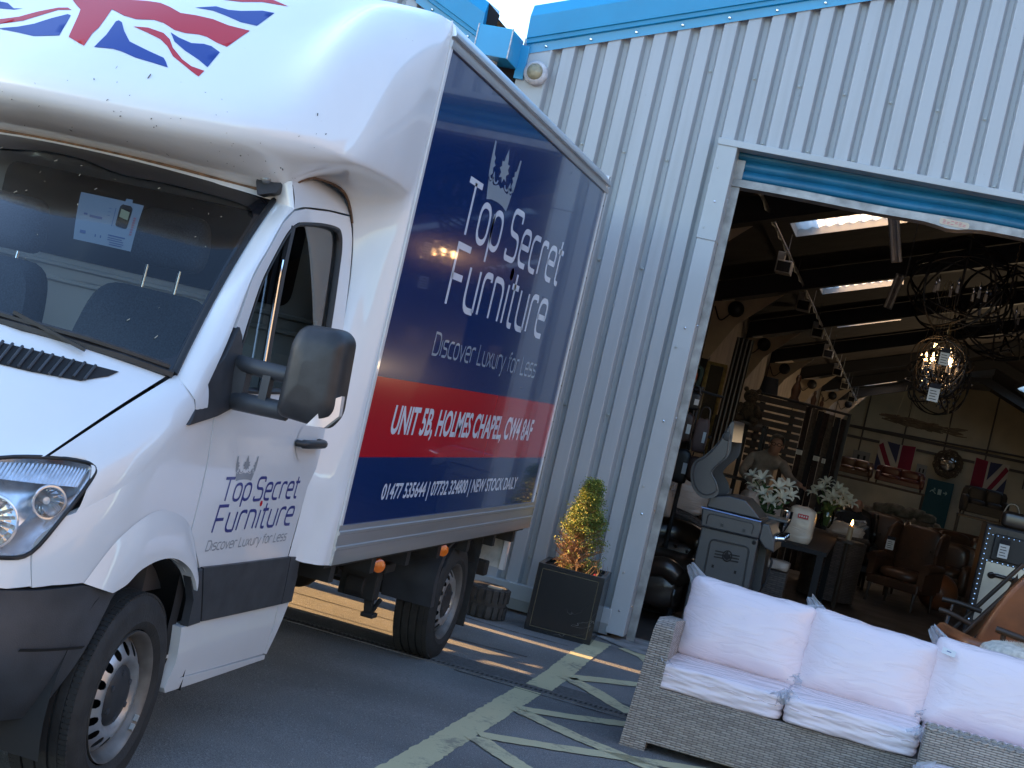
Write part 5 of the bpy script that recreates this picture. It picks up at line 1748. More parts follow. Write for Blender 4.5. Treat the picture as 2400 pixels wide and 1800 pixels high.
# ================================================================ inside the warehouse: shell
YF = 58.0
M_cream = mat('cream_painted_wall', (.50, .44, .30), .7, var=.18, scale=1.2)
M_brownw = mat('dull_lining_board', (.40, .32, .24), .8, var=.25, scale=2)
M_rfd = mat('dark_roof_lining', (.060, .052, .047), .8, var=.3, scale=3)
M_beam = mat('dark_steel_beam', (.014, .014, .016), .6)
M_floor = mat('dark_concrete_floor', (.050, .046, .042), .55, var=.4, scale=2.2, bump=.1, bscale=30, rvar=.15)


def xl(y): return -3.2 if y < 36 else lerp(-3.2, -1.9, (y - 36) / (YF - 36))


def rt(y): return max(0, (y - 11.4) / (YF - 11.4))


def apex(y): return lerp(3.45, 2.18, rt(y))


def zr(x, y):
    t = rt(y); xa = apex(y)
    z0 = lerp(5.30 + SL * 3.45, 5.22, t); s = lerp(SL, .38, t)
    return z0 - s * abs(x - xa)


xr = lambda y: 2 * apex(y) - xl(y)
mb = MB()
fy = [11.30, 13, 16, 20, 26, 34, 44, YF]
mb.grid(lambda x, y: (x, y, gz(y) + .004), [-3.3, -1.5, 0, 2, 4, 7, 10.2], fy)
tag(mb.build('shop_floor', M_floor, loc=(0, 20, 0)), kind='structure')
mb = MB()
mb.grid(lambda y, v: (xl(y), y, lerp(gz(y), zr(xl(y), y) + .1, v)), [11.3, 14, 18, 24, 30, 36, 42, 50, YF], [0, 1])
mb.build('lining_wall', M_brownw, WH)
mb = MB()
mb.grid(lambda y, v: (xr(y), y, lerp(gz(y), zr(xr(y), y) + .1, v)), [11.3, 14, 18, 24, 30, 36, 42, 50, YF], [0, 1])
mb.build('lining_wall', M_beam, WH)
mb = MB()
mb.grid(lambda x, v: (x, YF, lerp(gz(YF), zr(x, YF) + .1, v)), [xl(YF) - .1] + [lerp(xl(YF), xr(YF), i / 12) for i in range(1, 12)] + [xr(YF) + .1], [0, 1])
end = mb.build('end_wall', M_cream, WH)
mb = MB()
for i in range(1, 11):
    x = lerp(xl(YF), xr(YF), i / 11)
    if i % 2: mb.box((x - .03, YF - .05, 1.75), (x + .03, YF - .005, zr(x, YF)))
for z in (2.42, 2.05): mb.bar((xl(YF), YF - .06, z + .18), (xr(YF), YF - .06, z + .62 * .5), .06, .10)
mb.tube([(-1.8, YF - .15, 2.62), (xr(YF), YF - .15, 2.95)], .035, 6)
mb.build('wall_rails', mat('rail_brown', (.09, .075, .06), .7), end)
# roof with rooflight openings
FR = [18.0, 24.4, 30.3, 36.4, 42.4, 48.3, 54.0]
XR0, XR1 = -2.06, -.52
HOLES = [(20.15, 21.25), (26.6, 27.7), (32.6, 33.6), (38.6, 39.6), (44.6, 45.6), (50.0, 53.4)]


def kx(y): return lerp(1, .62, rt(y))


cuts = [11.3] + [c for h in HOLES for c in h] + [YF]
mb = MB()
for i in range(len(cuts) - 1):
    ya, yb2 = cuts[i], cuts[i + 1]
    hole = i % 2 == 1
    segs = [(None, XR0), (XR0, XR1), (XR1, 'A')]
    for q, (a, b) in enumerate(segs):
        if hole and q == 1: continue
        P = []
        for y in (ya, yb2):
            va = xl(y) - .15 if a is None else a * kx(y); vb = apex(y) if b == 'A' else b * kx(y)
            P.append((va, vb, y))
        mb.add([(P[0][0], ya, zr(P[0][0], ya)), (P[0][1], ya, zr(P[0][1], ya)), (P[1][1], yb2, zr(P[1][1], yb2)), (P[1][0], yb2, zr(P[1][0], yb2))], [(0, 1, 2, 3)])
    if hole and i >= 5:
        for (u0, u1) in ((0, .25), (.75, 1)):
            P = [[lerp(apex(y), xr(y), u) for u in (u0, u1)] for y in (ya, yb2)]
            mb.add([(P[0][0], ya, zr(P[0][0], ya)), (P[0][1], ya, zr(P[0][1], ya)), (P[1][1], yb2, zr(P[1][1], yb2)), (P[1][0], yb2, zr(P[1][0], yb2))], [(0, 1, 2, 3)])
    else: mb.add([(apex(ya), ya, zr(apex(ya), ya)), (xr(ya) + .15, ya, zr(xr(ya) + .15, ya)), (xr(yb2) + .15, yb2, zr(xr(yb2) + .15, yb2)), (apex(yb2), yb2, zr(apex(yb2), yb2))], [(0, 1, 2, 3)])
roof = mb.build('roof_lining', M_rfd, WH)
# outer sheeting well above, also open over the rooflights
mb = MB()
for i in range(len(cuts) - 1):
    ya, yb2 = cuts[i], cuts[i + 1]
    if i == 0: ya = YW + .24
    hole = i % 2 == 1
    for (a, b) in ((-3.22, -2.3), (-2.3, -.3), (-.3, 3.45), (3.45, 10.3)):
        if hole and a == -2.3: continue
        if hole and a == 3.45 and i >= 5: continue
        mb.add([(x, y, lerp(ridge_z(x), zr(x, y), rt(y)) + .28) for x, y in ((a, ya), (b, ya), (b, yb2), (a, yb2))], [(0, 1, 2, 3)])
mb.build('roof', M_roof, WH)


def grp():
    m, nt, b = newmat('translucent_rooflight'); nt.nodes.remove(b)
    N = nt.nodes.new; L = nt.links.new
    t = N('ShaderNodeBsdfTranslucent'); t.inputs[0].default_value = (.85, .82, .74, 1)
    g = N('ShaderNodeBsdfTransparent'); g.inputs[0].default_value = (.9, .92, .95, 1)
    mx = N('ShaderNodeMixShader'); mx.inputs[0].default_value = .35
    L(t.outputs[0], mx.inputs[1]); L(g.outputs[0], mx.inputs[2]); L(mx.outputs[0], nt.nodes['Material Output'].inputs[0])
    return m


M_grp = grp(); M_well = mat('light_well_white', (.62, .60, .55), .7)
for (ya, yb2) in HOLES:
    mb = MB()
    a0, b0, a1, b1 = XR0 * kx(ya), XR1 * kx(ya), XR0 * kx(yb2), XR1 * kx(yb2)
    mb.grid(lambda u, y: (lambda x: (x, y, zr(x, y) + .10 + .012 * math.sin(u * 60)))(lerp(lerp(a0, a1, (y - ya) / (yb2 - ya)), lerp(b0, b1, (y - ya) / (yb2 - ya)), u)), [i / 60 for i in range(61)], [ya, yb2])
    sk = mb.build('rooflight', M_grp, WH)
    if ya > 32:
        m2 = MB(); m2.grid(lambda u, y: (lambda x: (x, y, zr(x, y) + .10 + .012 * math.sin(u * 60)))(lerp(lerp(apex(y), xr(y), .25), lerp(apex(y), xr(y), .75), u)), [i / 60 for i in range(61)], [ya, yb2]); m2.build('rooflight', M_grp, WH)
    mb = MB()
    mb.add([(b0, ya, zr(b0, ya)), (b1, yb2, zr(b1, yb2)), (b1, yb2, zr(b1, yb2) + .26), (b0, ya, zr(b0, ya) + .26)], [(0, 1, 2, 3)])
    mb.add([(a0, ya, zr(a0, ya)), (a1, yb2, zr(a1, yb2)), (a1, yb2, zr(a1, yb2) + .26), (a0, ya, zr(a0, ya) + .26)], [(0, 1, 2, 3)])
    mb.add([(a1, yb2, zr(a1, yb2)), (b1, yb2, zr(b1, yb2)), (b1, yb2, zr(b1, yb2) + .26), (a1, yb2, zr(a1, yb2) + .26)], [(0, 1, 2, 3)])
    mb.build('light_well', M_well, sk)
# portal frames with boarded haunches, each with a round black speaker
M_haunch = mat('cream_haunch_board', (.55, .46, .34), .8, var=.2, scale=2)
for k, y in enumerate(FR):
    mb = MB()
    for sgn in (-1, 1):
        x0 = xl(y) if sgn < 0 else xr(y)
        mb.bar((x0, y, zr(x0, y) - .20), (apex(y), y, zr(apex(y), y) - .20), .22, .36, (0, 1, 0)) if False else None
        d = .34
        vs = []
        for yy in (y - .10, y + .10):
            vs += [(x0, yy, zr(x0, yy) - .03), (apex(y), yy, zr(apex(y), yy) - .03), (apex(y), yy, zr(apex(y), yy) - d), (x0, yy, zr(x0, yy) - d)]
        mb.add(vs, [(0, 1, 2, 3), (7, 6, 5, 4), (0, 4, 5, 1), (1, 5, 6, 2), (2, 6, 7, 3), (3, 7, 4, 0)])
        mb.box((x0 - .12 if sgn > 0 else x0, y - .09, gz(y)), (x0 if sgn > 0 else x0 + .12, y + .09, zr(x0, y) - .1))
    fr = mb.build('portal_frame', M_beam, WH)
    mb = MB()
    x0 = xl(y) + .02; zz = zr(x0, y) - .34
    sc = kx(y) ** .5
    pl = [(x0, zz - .02), (x0 + .45, zz + .08), (x0 + 1.10 * sc, zz + .30), (x0 + .42, zz - .32), (x0 + .1, zz - .95), (x0, zz - .95)]
    mb.prism(pl, lambda a, b, t: (a, y - .14 - t, b), .03)
    mb.build('haunch_board', M_haunch, fr)
    if k > 0:
        mb = MB()
        mb.lathe([(0, .11), (.07, .10), (.125, .06), (.13, .0)], 20, Matrix.Translation((x0 + .36, y - .17, zz - .08)) @ Matrix.Rotation(PI / 2, 4, 'X'))
        mb.tube(crv([(x0 + .30, y - .19, zz - .16), (x0 + .15, y - .19, zz - .30), (x0 + .02, y - .19, zz - .10)], 6), .012, 5)
        sp = mb.build('wall_speaker', M_black, loc=(x0 + .36, y - .17, zz - .08), smooth=50)
        tag(sp, ['', 'round black wall speaker on the first cream haunch board inside the doorway', 'round black wall speaker on the second cream haunch board', 'round black wall speaker on the third cream haunch board', 'round black wall speaker on the fourth cream haunch board', 'round black wall speaker on the fifth, small haunch board', 'round black wall speaker on the farthest haunch board'][k], 'speaker', 'speakers on the haunch boards')
# track of spot fittings running down the hall under the left slope
TK = thing('lighting_track', 'long metal lighting track hung under the left roof slope with box spotlights', 'lighting track', (-2.0, 22, 4.2))
trk = lambda y: (lerp(-2.02, -1.46, (y - 14) / 44), y, lerp(4.34, 3.35, (y - 14) / 44))
mb = MB()
mb.tube([trk(y) for y in (14, 22, 30, 40, 50, 57)], .022, 6)
for y in range(15, 57, 2): mb.tube([trk(y), (trk(y)[0], y, zr(trk(y)[0], y))], .006, 4)
for y in range(15, 56, 1):
    p = Vector(trk(y)); q = Vector(trk(y + 1)); m = p.lerp(q, .5) - Vector((0, 0, .05))
    mb.tube([p, m, q], .009, 4)
mb.build('track', M_galv, TK, smooth=60)
M_fit = mat('spot_fitting_white', (.42, .41, .38), .5)
for y in (21.0, 25.3, 29.6, 34, 39, 44, 50):
    p = trk(y); mb = MB()
    mb.box((p[0] - .12, y - .10, p[2] - .30), (p[0] + .10, y + .16, p[2] - .12)); mb.box((p[0] - .13, y - .01, p[2] - .14), (p[0] - .02, y + .05, p[2]))
    mb.mi = 1; mb.add([(p[0] - .10, y - .103, p[2] - .28), (p[0] + .08, y - .103, p[2] - .28), (p[0] + .08, y - .103, p[2] - .14), (p[0] - .10, y - .103, p[2] - .14)], [(0, 1, 2, 3)])
    mb.build('spotlight', [M_fit, M_gap], TK, bevel=.01)

# ---- end wall furniture
random.seed(8)
M_fcream = mat('flag_cream', (.52, .46, .36), .9, var=.1, scale=3)
M_fred = mat('flag_crimson', (.24, .018, .04), .9); M_fnavy = mat('flag_faded_navy', (.055, .055, .10), .9)


def jack(name, x0, z0, w, h, flip, label):
    t = thing(name, label, 'flag', (x0 + w / 2, YF - .12, z0), 0)
    cl = lambda a, b, o: (x0 + (1 - a if flip else a) * w, YF - .13 - o + .02 * math.sin(a * 9), z0 + b * h - .05 * math.sin(a * PI) * b)
    mb = MB(); mb.grid(lambda a, b: cl(a, b, 0), [i / 12 for i in range(13)], [0, .5, 1]); mb.build('cloth', M_fcream, t)
    mb = MB(); mb.sheet([[(.62, 0), (.98, 0), (.98, 1), (.62, 1)]], lambda a, b: cl(a, b, .006), .2); mb.sheet([[(0, .80), (.10, .92), (.52, .05), (.40, .0)]], lambda a, b: cl(a, b, .006), .15); mb.build('red_bands', M_fred, t)
    mb = MB(); mb.sheet([[(.20, 1), (.56, 1), (.56, .35)]], lambda a, b: cl(a, b, .004), .15); mb.sheet([[(0, .55), (.0, .0), (.28, 0)]], lambda a, b: cl(a, b, .004), .15); mb.build('navy_field', M_fnavy, t)


jack('wall_flag', -.48, 1.22, 1.33, 1.16, False, 'faded cross-banded flag hung on the cream end wall left of the wreath mirror')
jack('wall_flag', 2.95, 1.38, 1.22, 1.12, True, 'faded cross-banded flag hung on the cream end wall right of the wreath mirror')
WM = thing('wreath_mirror', 'round mirror in a thick woven twig wreath on the end wall', 'mirror', (2.05, YF - .2, 1.95))
mb = MB()
for i in range(110):
    a0 = random.uniform(0, 2 * PI); r0 = random.uniform(.30, .52)
    pts = [(2.05 + (r0 + .03 * math.sin(j * 2 + i)) * math.cos(a0 + j * .22), YF - .16 - random.uniform(0, .14), 2.03 + (r0 + .03 * math.sin(j * 2 + i)) * math.sin(a0 + j * .22)) for j in range(5)]
    mb.tube(pts, .016, 4)
mb.build('twig_wreath', mat('dark_twigs', (.13, .095, .06), .9), WM)
mb = MB(); mb.lathe([(0, .04), (.2, .03), (.31, 0)], 32, Matrix.Translation((2.05, YF - .12, 2.03)) @ Matrix.Rotation(PI / 2, 4, 'X')); mb.build('mirror_glass', M_chrome, WM, smooth=60)
FD = thing('fire_exit_door', 'teal fire exit door with a pale running-man sign in the end wall', 'door', (1.97, YF - .05, gz(YF)))
mb = MB(); mb.box((1.50, YF - .10, gz(YF)), (2.44, YF - .04, 1.37)); dl_ = mb.build('door_leaf', mat('teal_door', (.006, .075, .085), .5), FD, bevel=.01)
M_sign = mat('pale_sign_print', (.45, .60, .52), .6)
mb = MB()
f = lambda x, z: (x, YF - .108, z)
mb.add([f(*p) for p in ((1.93, .86), (2.06, .86), (2.06, 1.06), (1.93, 1.06))], [(0, 1, 2, 3)])
for a, b, w in (((1.72, .98), (1.80, .93), .035), ((1.80, .93), (1.87, .87), .03), ((1.74, .99), (1.84, 1.0), .025), ((1.72, .98), (1.66, .90), .03), ((2.12, .96), (2.26, .96), .03), ((2.26, .96), (2.20, 1.02), .03), ((2.26, .96), (2.20, .90), .03)):
    ribbon(mb, [a, b], False, w / 2, f)
mb.sphere((1.80, YF - .108, 1.05), (.028, .004, .028), 8, 6)
mb.build('exit_sign', M_sign, dl_)
for lb, (x0, x1, z0, z1) in (('grey two-door electrical cabinet on the end wall left of the flag', (-1.32, -.70, 1.2, 1.78)), ('small grey fuse box on the end wall beside the exit door', (1.0, 1.38, 1.38, 1.80))):
    t = thing('electrical_cabinet', lb, 'cabinet', ((x0 + x1) / 2, YF - .1, z0))
    mb = MB(); mb.box((x0, YF - .22, z0), (x1, YF - .06, z1)); mb.build('case', mat('cabinet_grey', (.22, .22, .20), .5), t, bevel=.01)
    mb = MB()
    for k in range(2): mb.box((lerp(x0, x1, .28 + .35 * k), YF - .226, z0 + .15 * (z1 - z0) / .5), (lerp(x0, x1, .42 + .35 * k), YF - .219, z1 - .15))
    mb.build('cabinet_window', M_gap, t)

# ---------------------------------------------------------------- furniture builders
M_browl = mat('brown_leather', (.105, .048, .024), .42, col2=(.050, .024, .014), scale=3, bump=.12, bscale=30, coat=.2)
M_tanl = mat('tan_leather', (.28, .095, .032), .45, col2=(.16, .055, .022), scale=4, bump=.12, bscale=30, coat=.2)
M_darkl = mat('black_brown_leather', (.022, .015, .012), .30, col2=(.040, .026, .018), scale=5, bump=.2, bscale=14, coat=.5, crough=.2)
M_redl = mat('red_leather', (.085, .020, .014), .4)
M_gfab = mat('charcoal_fabric', (.022, .023, .030), .95)
M_wood = mat('dark_wood', (.045, .026, .015), .5, var=.3, scale=4, stretch=(1, 8, 1))
M_throw = mat('grey_throw', (.23, .21, .18), .95, var=.4, scale=10)
M_tag = mat('price_tag', (.62, .62, .60), .7)


def cushion(mb, c, s, M=None, n=10, p=3.2, puff=.0, seed=0, wr=.0, pinch=0):
    """rounded stuffed block centred c, full size s"""
    M = M or Matrix.Identity(4)
    rnd = random.Random(seed); ph = [rnd.uniform(0, 6.28) for _ in range(9)]
    for ax in range(3):
        for sg in (-1, 1):
            vs = []; fs = []
            for i in range(n + 1):
                for j in range(n + 1):
                    a = -1 + 2 * i / n; b = -1 + 2 * j / n
                    q = [0, 0, 0]; q[ax] = sg; q[(ax + 1) % 3] = a; q[(ax + 2) % 3] = b
                    L = (abs(q[0]) ** p + abs(q[1]) ** p + abs(q[2]) ** p) ** (1 / p)
                    k = lerp(1, 1.0 / L, .9)
                    v = Vector((q[0] * k, q[1] * k, q[2] * k))
                    e = 1 + puff * (1 - min(1, v.x ** 2)) * (1 - min(1, v.z ** 2))
                    v.y *= e
                    if pinch:
                        cz_ = abs(v.x * v.z) ** 3; v.x *= 1 + pinch * cz_; v.z *= 1 + pinch * 1.6 * cz_; v.y *= 1 - .45 * max(abs(v.x), abs(v.z)) ** 5
                    if wr:
                        d = wr * (math.sin(v.x * 7 + v.z * 3 + ph[0]) + math.sin(v.z * 9 - v.x * 4 + ph[1]) + .7 * math.sin(v.x * 15 + v.y * 6 + ph[2]) + .6 * math.sin(v.z * 17 + v.x * 9 + ph[3]))
                        v *= 1 + d
                    vs.append(M @ Vector((c[0] + v.x * s[0] / 2, c[1] + v.y * s[1] / 2, c[2] + v.z * s[2] / 2)))
            for i in range(n):
                for j in range(n):
                    f_ = (i * (n + 1) + j, (i + 1) * (n + 1) + j, (i + 1) * (n + 1) + j + 1, i * (n + 1) + j + 1)
                    fs.append(f_)
            mb.add(vs, fs)


def price_tag(name, label, x, y, z, w=.07, h=.11, rz=0, hang=.08):
    t = thing(name, label, 'price tag', (x, y, z), rz, 'price tags', local=True)
    mb = MB()
    mb.box((-w / 2, -.001, 0), (w / 2, .001, h * .74)); mb.mi = 1; mb.box((-w / 2, -.0012, h * .74), (w / 2, .0012, h))
    mb.mi = 2
    for k in range(4): mb.box((-w * .36, -.002, h * (.12 + .15 * k)), (w * (.30 - .1 * (k % 2)), -.0015, h * (.16 + .15 * k)))
    mb.build('card', [M_tag, M_gfab, M_gap], t)
    mb = MB(); mb.tube([(0, 0, h), (.004, 0, h + hang)], .0015, 4); mb.build('string', M_seal, t)


def sofa(name, label, cat, loc, rz, w, d, h, m, legm=None, arm=.16, group=None, nseat=2, legs=.10):
    t = thing(name, label, cat, loc, rz, group, local=True)
    mb = MB(); mb.box((-w / 2 + arm * .6, -d / 2 + .05, legs), (w / 2 - arm * .6, d / 2 - .05, h * .42)); mb.build('base', m, t, bevel=.02)
    for k in range(nseat):
        ww = (w - 2 * arm) / nseat; cx = -w / 2 + arm + ww * (k + .5)
        mb = MB(); cushion(mb, (cx, -.06, h * .47), (ww, d - .22, h * .22), n=6); mb.build('seat_cushion', m, t, smooth=60, weld=1e-4)
        mb = MB(); cushion(mb, (cx, d / 2 - .22, h * .74), (ww, .22, h * .50), n=6); mb.build('back_cushion', m, t, smooth=60, weld=1e-4)
    mb = MB(); cushion(mb, (0, d / 2 - .09, (h + legs) / 2), (w, .18, h - legs), n=6, p=6); mb.build('backrest', m, t, smooth=60, weld=1e-4)
    for s_ in (-1, 1):
        mb = MB(); cushion(mb, (s_ * (w / 2 - arm / 2), 0, (h * .68 + legs) / 2), (arm, d, h * .68 - legs), n=6, p=5); mb.build('armrest', m, t, smooth=60, weld=1e-4)
    for sx in (-1, 1):
        for sy in (-1, 1):
            mb = MB(); mb.lathe([(.022, 0), (.03, legs)], 8, Matrix.Translation((sx * (w / 2 - .08), sy * (d / 2 - .08), 0))); mb.build('leg', legm or M_wood, t)
    return t


def rack(name, label, x0, x1, y, z, d=.9):
    t = thing(name, label, 'rack', ((x0 + x1) / 2, y, gz(y)), 0)
    mb = MB(); mb.box((x0, y - d / 2, z - .06), (x1, y + d / 2, z)); mb.build('shelf', M_wood, t)
    for x in (x0 + .04, x1 - .04):
        for yy in (y - d / 2 + .04, y + d / 2 - .04):
            mb = MB(); mb.box((x - .03, yy - .03, gz(y)), (x + .03, yy + .03, z - .06)); mb.build('post', M_beam, t)


rack('display_rack', 'dark display rack at the far end holding the red leather sofa', -1.7, 1.3, 50, .90)
sofa('sofa', 'red-brown leather sofa up on the far display rack under the left flag', 'sofa', (.45, 50, .90), 0, 1.55, .8, .62, M_redl, group='sofas inside the shop')
sofa('sofa', 'dull brown sofa heaped with throws on the left end of the far rack', 'sofa', (-1.0, 50, .90), 0, 1.2, .8, .60, M_browl, group='sofas inside the shop')
rack('display_rack', 'dark display rack at the far right holding the charcoal sofa', 2.3, 3.8, 48, .62)
sofa('sofa', 'charcoal fabric sofa up on the right far rack below the right flag', 'sofa', (3.0, 48, .62), R(6), 1.35, .8, .9, M_beam, group='sofas inside the shop')
sofa('sofa', 'grey sofa strewn with throws in the middle of the shop floor', 'sofa', (.35, 33, gz(33)), R(-8), 2.0, .9, .92, M_throw, group='sofas inside the shop', nseat=3)
sofa('sofa', 'brown leather sofa turned away, middle of the shop right of the aisle', 'sofa', (1.75, 28, gz(28)), R(20), 1.6, .9, .95, M_browl, group='sofas inside the shop')
sofa('club_chair', 'low brown leather club chair in the aisle right of the wing chair', 'armchair', (1.22, 24.5, gz(24.5)), R(-15), .82, .8, .85, M_browl, group='armchairs inside the shop', nseat=1)
mb = MB()
for i in range(5): cushion(mb, (.1 + i * .22, 32.6, .95 + .05 * (i % 2) + gz(32)), (.42, .35, .2), n=5, seed=i, wr=.03)
tag(mb.build('throw_pile', M_throw, loc=(.5, 32.6, .9), smooth=60, weld=1e-4), 'heap of pale grey throws on the sofa back in the middle of the shop', 'throws')


def wing_chair(label, loc, rz, m):
    t = thing('wing_chair', label, 'armchair', loc, rz, 'armchairs inside the shop', local=True)
    mb = MB(); cushion(mb, (0, -.02, .42), (.56, .60, .16), n=6); mb.build('seat', m, t, smooth=60, weld=1e-4)
    mb = MB(); mb.box((-.36, -.34, .24), (.36, .30, .36)); mb.build('seat_frame', m, t, bevel=.02)
    mb = MB(); cushion(mb, (0, .30, .74), (.62, .15, .70), n=7, p=4, puff=.2); mb.build('backrest', m, t, smooth=60, weld=1e-4)
    for s_ in (-1, 1):
        mb = MB()
        mb.prism([(.34, .55), (.05, .60), (-.02, .78), (.06, 1.0), (.20, 1.07), (.36, 1.05)], lambda a, b, q: (s_ * (.30 + q + .05 * (.36 - a)), a, b), .06); mb.build('wing', m, t, bevel=.02)
        mb = MB(); mb.tube([(s_ * .35, .30, .58), (s_ * .36, 0, .60), (s_ * .37, -.30, .57)], [.06, .065, .07], 10); mb.box((s_ * .35 - .045, -.30, .3), (s_ * .35 + .045, .3, .56)); mb.build('armrest', m, t, smooth=50)
        for sy in (-.30, .28):
            mb = MB(); mb.tube([(s_ * .31, sy, .25), (s_ * .32, sy * 1.08, 0)], [.028, .016], 8); mb.build('leg', M_wood, t)
    mb = MB()
    for i in range(3):
        for j in range(4): mb.sphere((-.18 + .18 * i + (.09 if j % 2 else 0), .205, .55 + .12 * j), .014, 6, 4)
    mb.build('button', m, t)


wing_chair('brown leather wing chair facing the doorway, nearest of the armchairs', (.52, 20.6, gz(20.6)), R(-24), M_browl)
wing_chair('second brown wing chair half hidden behind the first one', (.08, 22.3, gz(22)), R(-10), M_browl)
price_tag('price_tag', 'white price tag on the wing chair back', .25, 20.15, .62, .1, .17)
t = thing('pouffe', 'round brown leather pouffe behind the wing chair', 'pouffe', (1.02, 21.6, gz(21.6)))
mb = MB(); mb.sphere((1.02, 21.6, gz(21.6) + .25), (.27, .27, .26), 18, 12); mb.build('body', M_tanl, t, smooth=180)

# wicker
def wicker_mat(name, c1, c2, dark, sc=1.0):
    m, nt, b = newmat(name); N = nt.nodes.new; L = nt.links.new
    tc = N('ShaderNodeTexCoord'); ge = N('ShaderNodeNewGeometry')
    sp = N('ShaderNodeSeparateXYZ'); L(tc.outputs['Object'], sp.inputs[0])
    vt = N('ShaderNodeVectorTransform'); vt.vector_type = 'NORMAL'; vt.convert_from = 'WORLD'; vt.convert_to = 'OBJECT'; L(ge.outputs['True Normal'], vt.inputs[0])
    sn = N('ShaderNodeSeparateXYZ'); L(vt.outputs[0], sn.inputs[0])
    ab = N('ShaderNodeMath'); ab.operation = 'ABSOLUTE'; L(sn.outputs[2], ab.inputs[0])
    gt = N('ShaderNodeMath'); gt.operation = 'GREATER_THAN'; gt.inputs[1].default_value = .72; L(ab.outputs[0], gt.inputs[0])
    ax = N('ShaderNodeMath'); ax.operation = 'ABSOLUTE'; L(sn.outputs[0], ax.inputs[0])
    gx = N('ShaderNodeMath'); gx.operation = 'GREATER_THAN'; gx.inputs[1].default_value = .7; L(ax.outputs[0], gx.inputs[0])
    u1 = N('ShaderNodeMix'); L(gx.outputs[0], u1.inputs[0]); L(sp.outputs[0], u1.inputs[2]); L(sp.outputs[1], u1.inputs[3])
    v1 = N('ShaderNodeMix'); L(gt.outputs[0], v1.inputs[0]); L(sp.outputs[2], v1.inputs[2]); L(sp.outputs[1], v1.inputs[3])
    cb = N('ShaderNodeCombineXYZ'); L(u1.outputs[0], cb.inputs[0]); L(v1.outputs[0], cb.inputs[1])
    # strands woven over and under: rows of rounded stitches, every other row half a stitch out of step
    def mth(op, a, b_=None):
        n = N('ShaderNodeMath'); n.operation = op
        for i, v in enumerate((a, b_)):
            if v is None: continue
            if isinstance(v, (int, float)): n.inputs[i].default_value = v
            else: L(v, n.inputs[i])
        return n.outputs[0]
    sc2 = N('ShaderNodeSeparateXYZ'); L(cb.outputs[0], sc2.inputs[0])
    nz = N('ShaderNodeTexNoise'); nz.inputs['Scale'].default_value = 14; L(tc.outputs['Object'], nz.inputs['Vector'])
    wob = mth('MULTIPLY', mth('SUBTRACT', nz.outputs[0], .5), .006)
    vv = mth('DIVIDE', mth('ADD', sc2.outputs[1], wob), .0118 * sc)
    row = mth('FLOOR', vv); tt = mth('FRACT', vv)
    uu = mth('ADD', mth('DIVIDE', sc2.outputs[0], .052 * sc), mth('MULTIPLY', mth('MODULO', row, 2.0), .5))
    ss = mth('FRACT', uu)
    hv = mth('POWER', mth('ABSOLUTE', mth('SINE', mth('MULTIPLY', tt, PI))), .6)
    hu = mth('POWER', mth('ABSOLUTE', mth('SINE', mth('MULTIPLY', ss, PI))), .45)
    hgt = mth('MULTIPLY', hv, mth('ADD', mth('MULTIPLY', hu, .75), .25))
    wn = N('ShaderNodeTexWhiteNoise'); wn.noise_dimensions = '2D'
    cv = N('ShaderNodeCombineXYZ'); L(mth('FLOOR', uu), cv.inputs[0]); L(row, cv.inputs[1]); L(cv.outputs[0], wn.inputs['Vector'])
    m1 = N('ShaderNodeMix'); m1.data_type = 'RGBA'; m1.inputs[6].default_value = (*c1, 1); m1.inputs[7].default_value = (*c2, 1); L(wn.outputs[0], m1.inputs[0])
    rp = N('ShaderNodeMapRange'); rp.inputs[1].default_value = .12; rp.inputs[2].default_value = .62; L(hgt, rp.inputs[0])
    m2 = N('ShaderNodeMix'); m2.data_type = 'RGBA'; m2.inputs[6].default_value = (*dark, 1); L(rp.outputs[0], m2.inputs[0]); L(m1.outputs[2], m2.inputs[7])  # shading painted in: colour darkens where the weave dips between strands
    L(m2.outputs[2], b.inputs['Base Color']); b.inputs['Roughness'].default_value = .5
    bp = N('ShaderNodeBump'); bp.inputs['Strength'].default_value = .9; bp.inputs['Distance'].default_value = .005
    L(hgt, bp.inputs['Height']); L(bp.outputs[0], b.inputs['Normal'])
    return m


M_wick = wicker_mat('grey_brown_wicker', (.42, .37, .32), (.28, .24, .205), (.020, .017, .015))
M_wickd = wicker_mat('dark_wicker', (.105, .09, .08), (.065, .056, .052), (.014, .013, .012), 1.6)


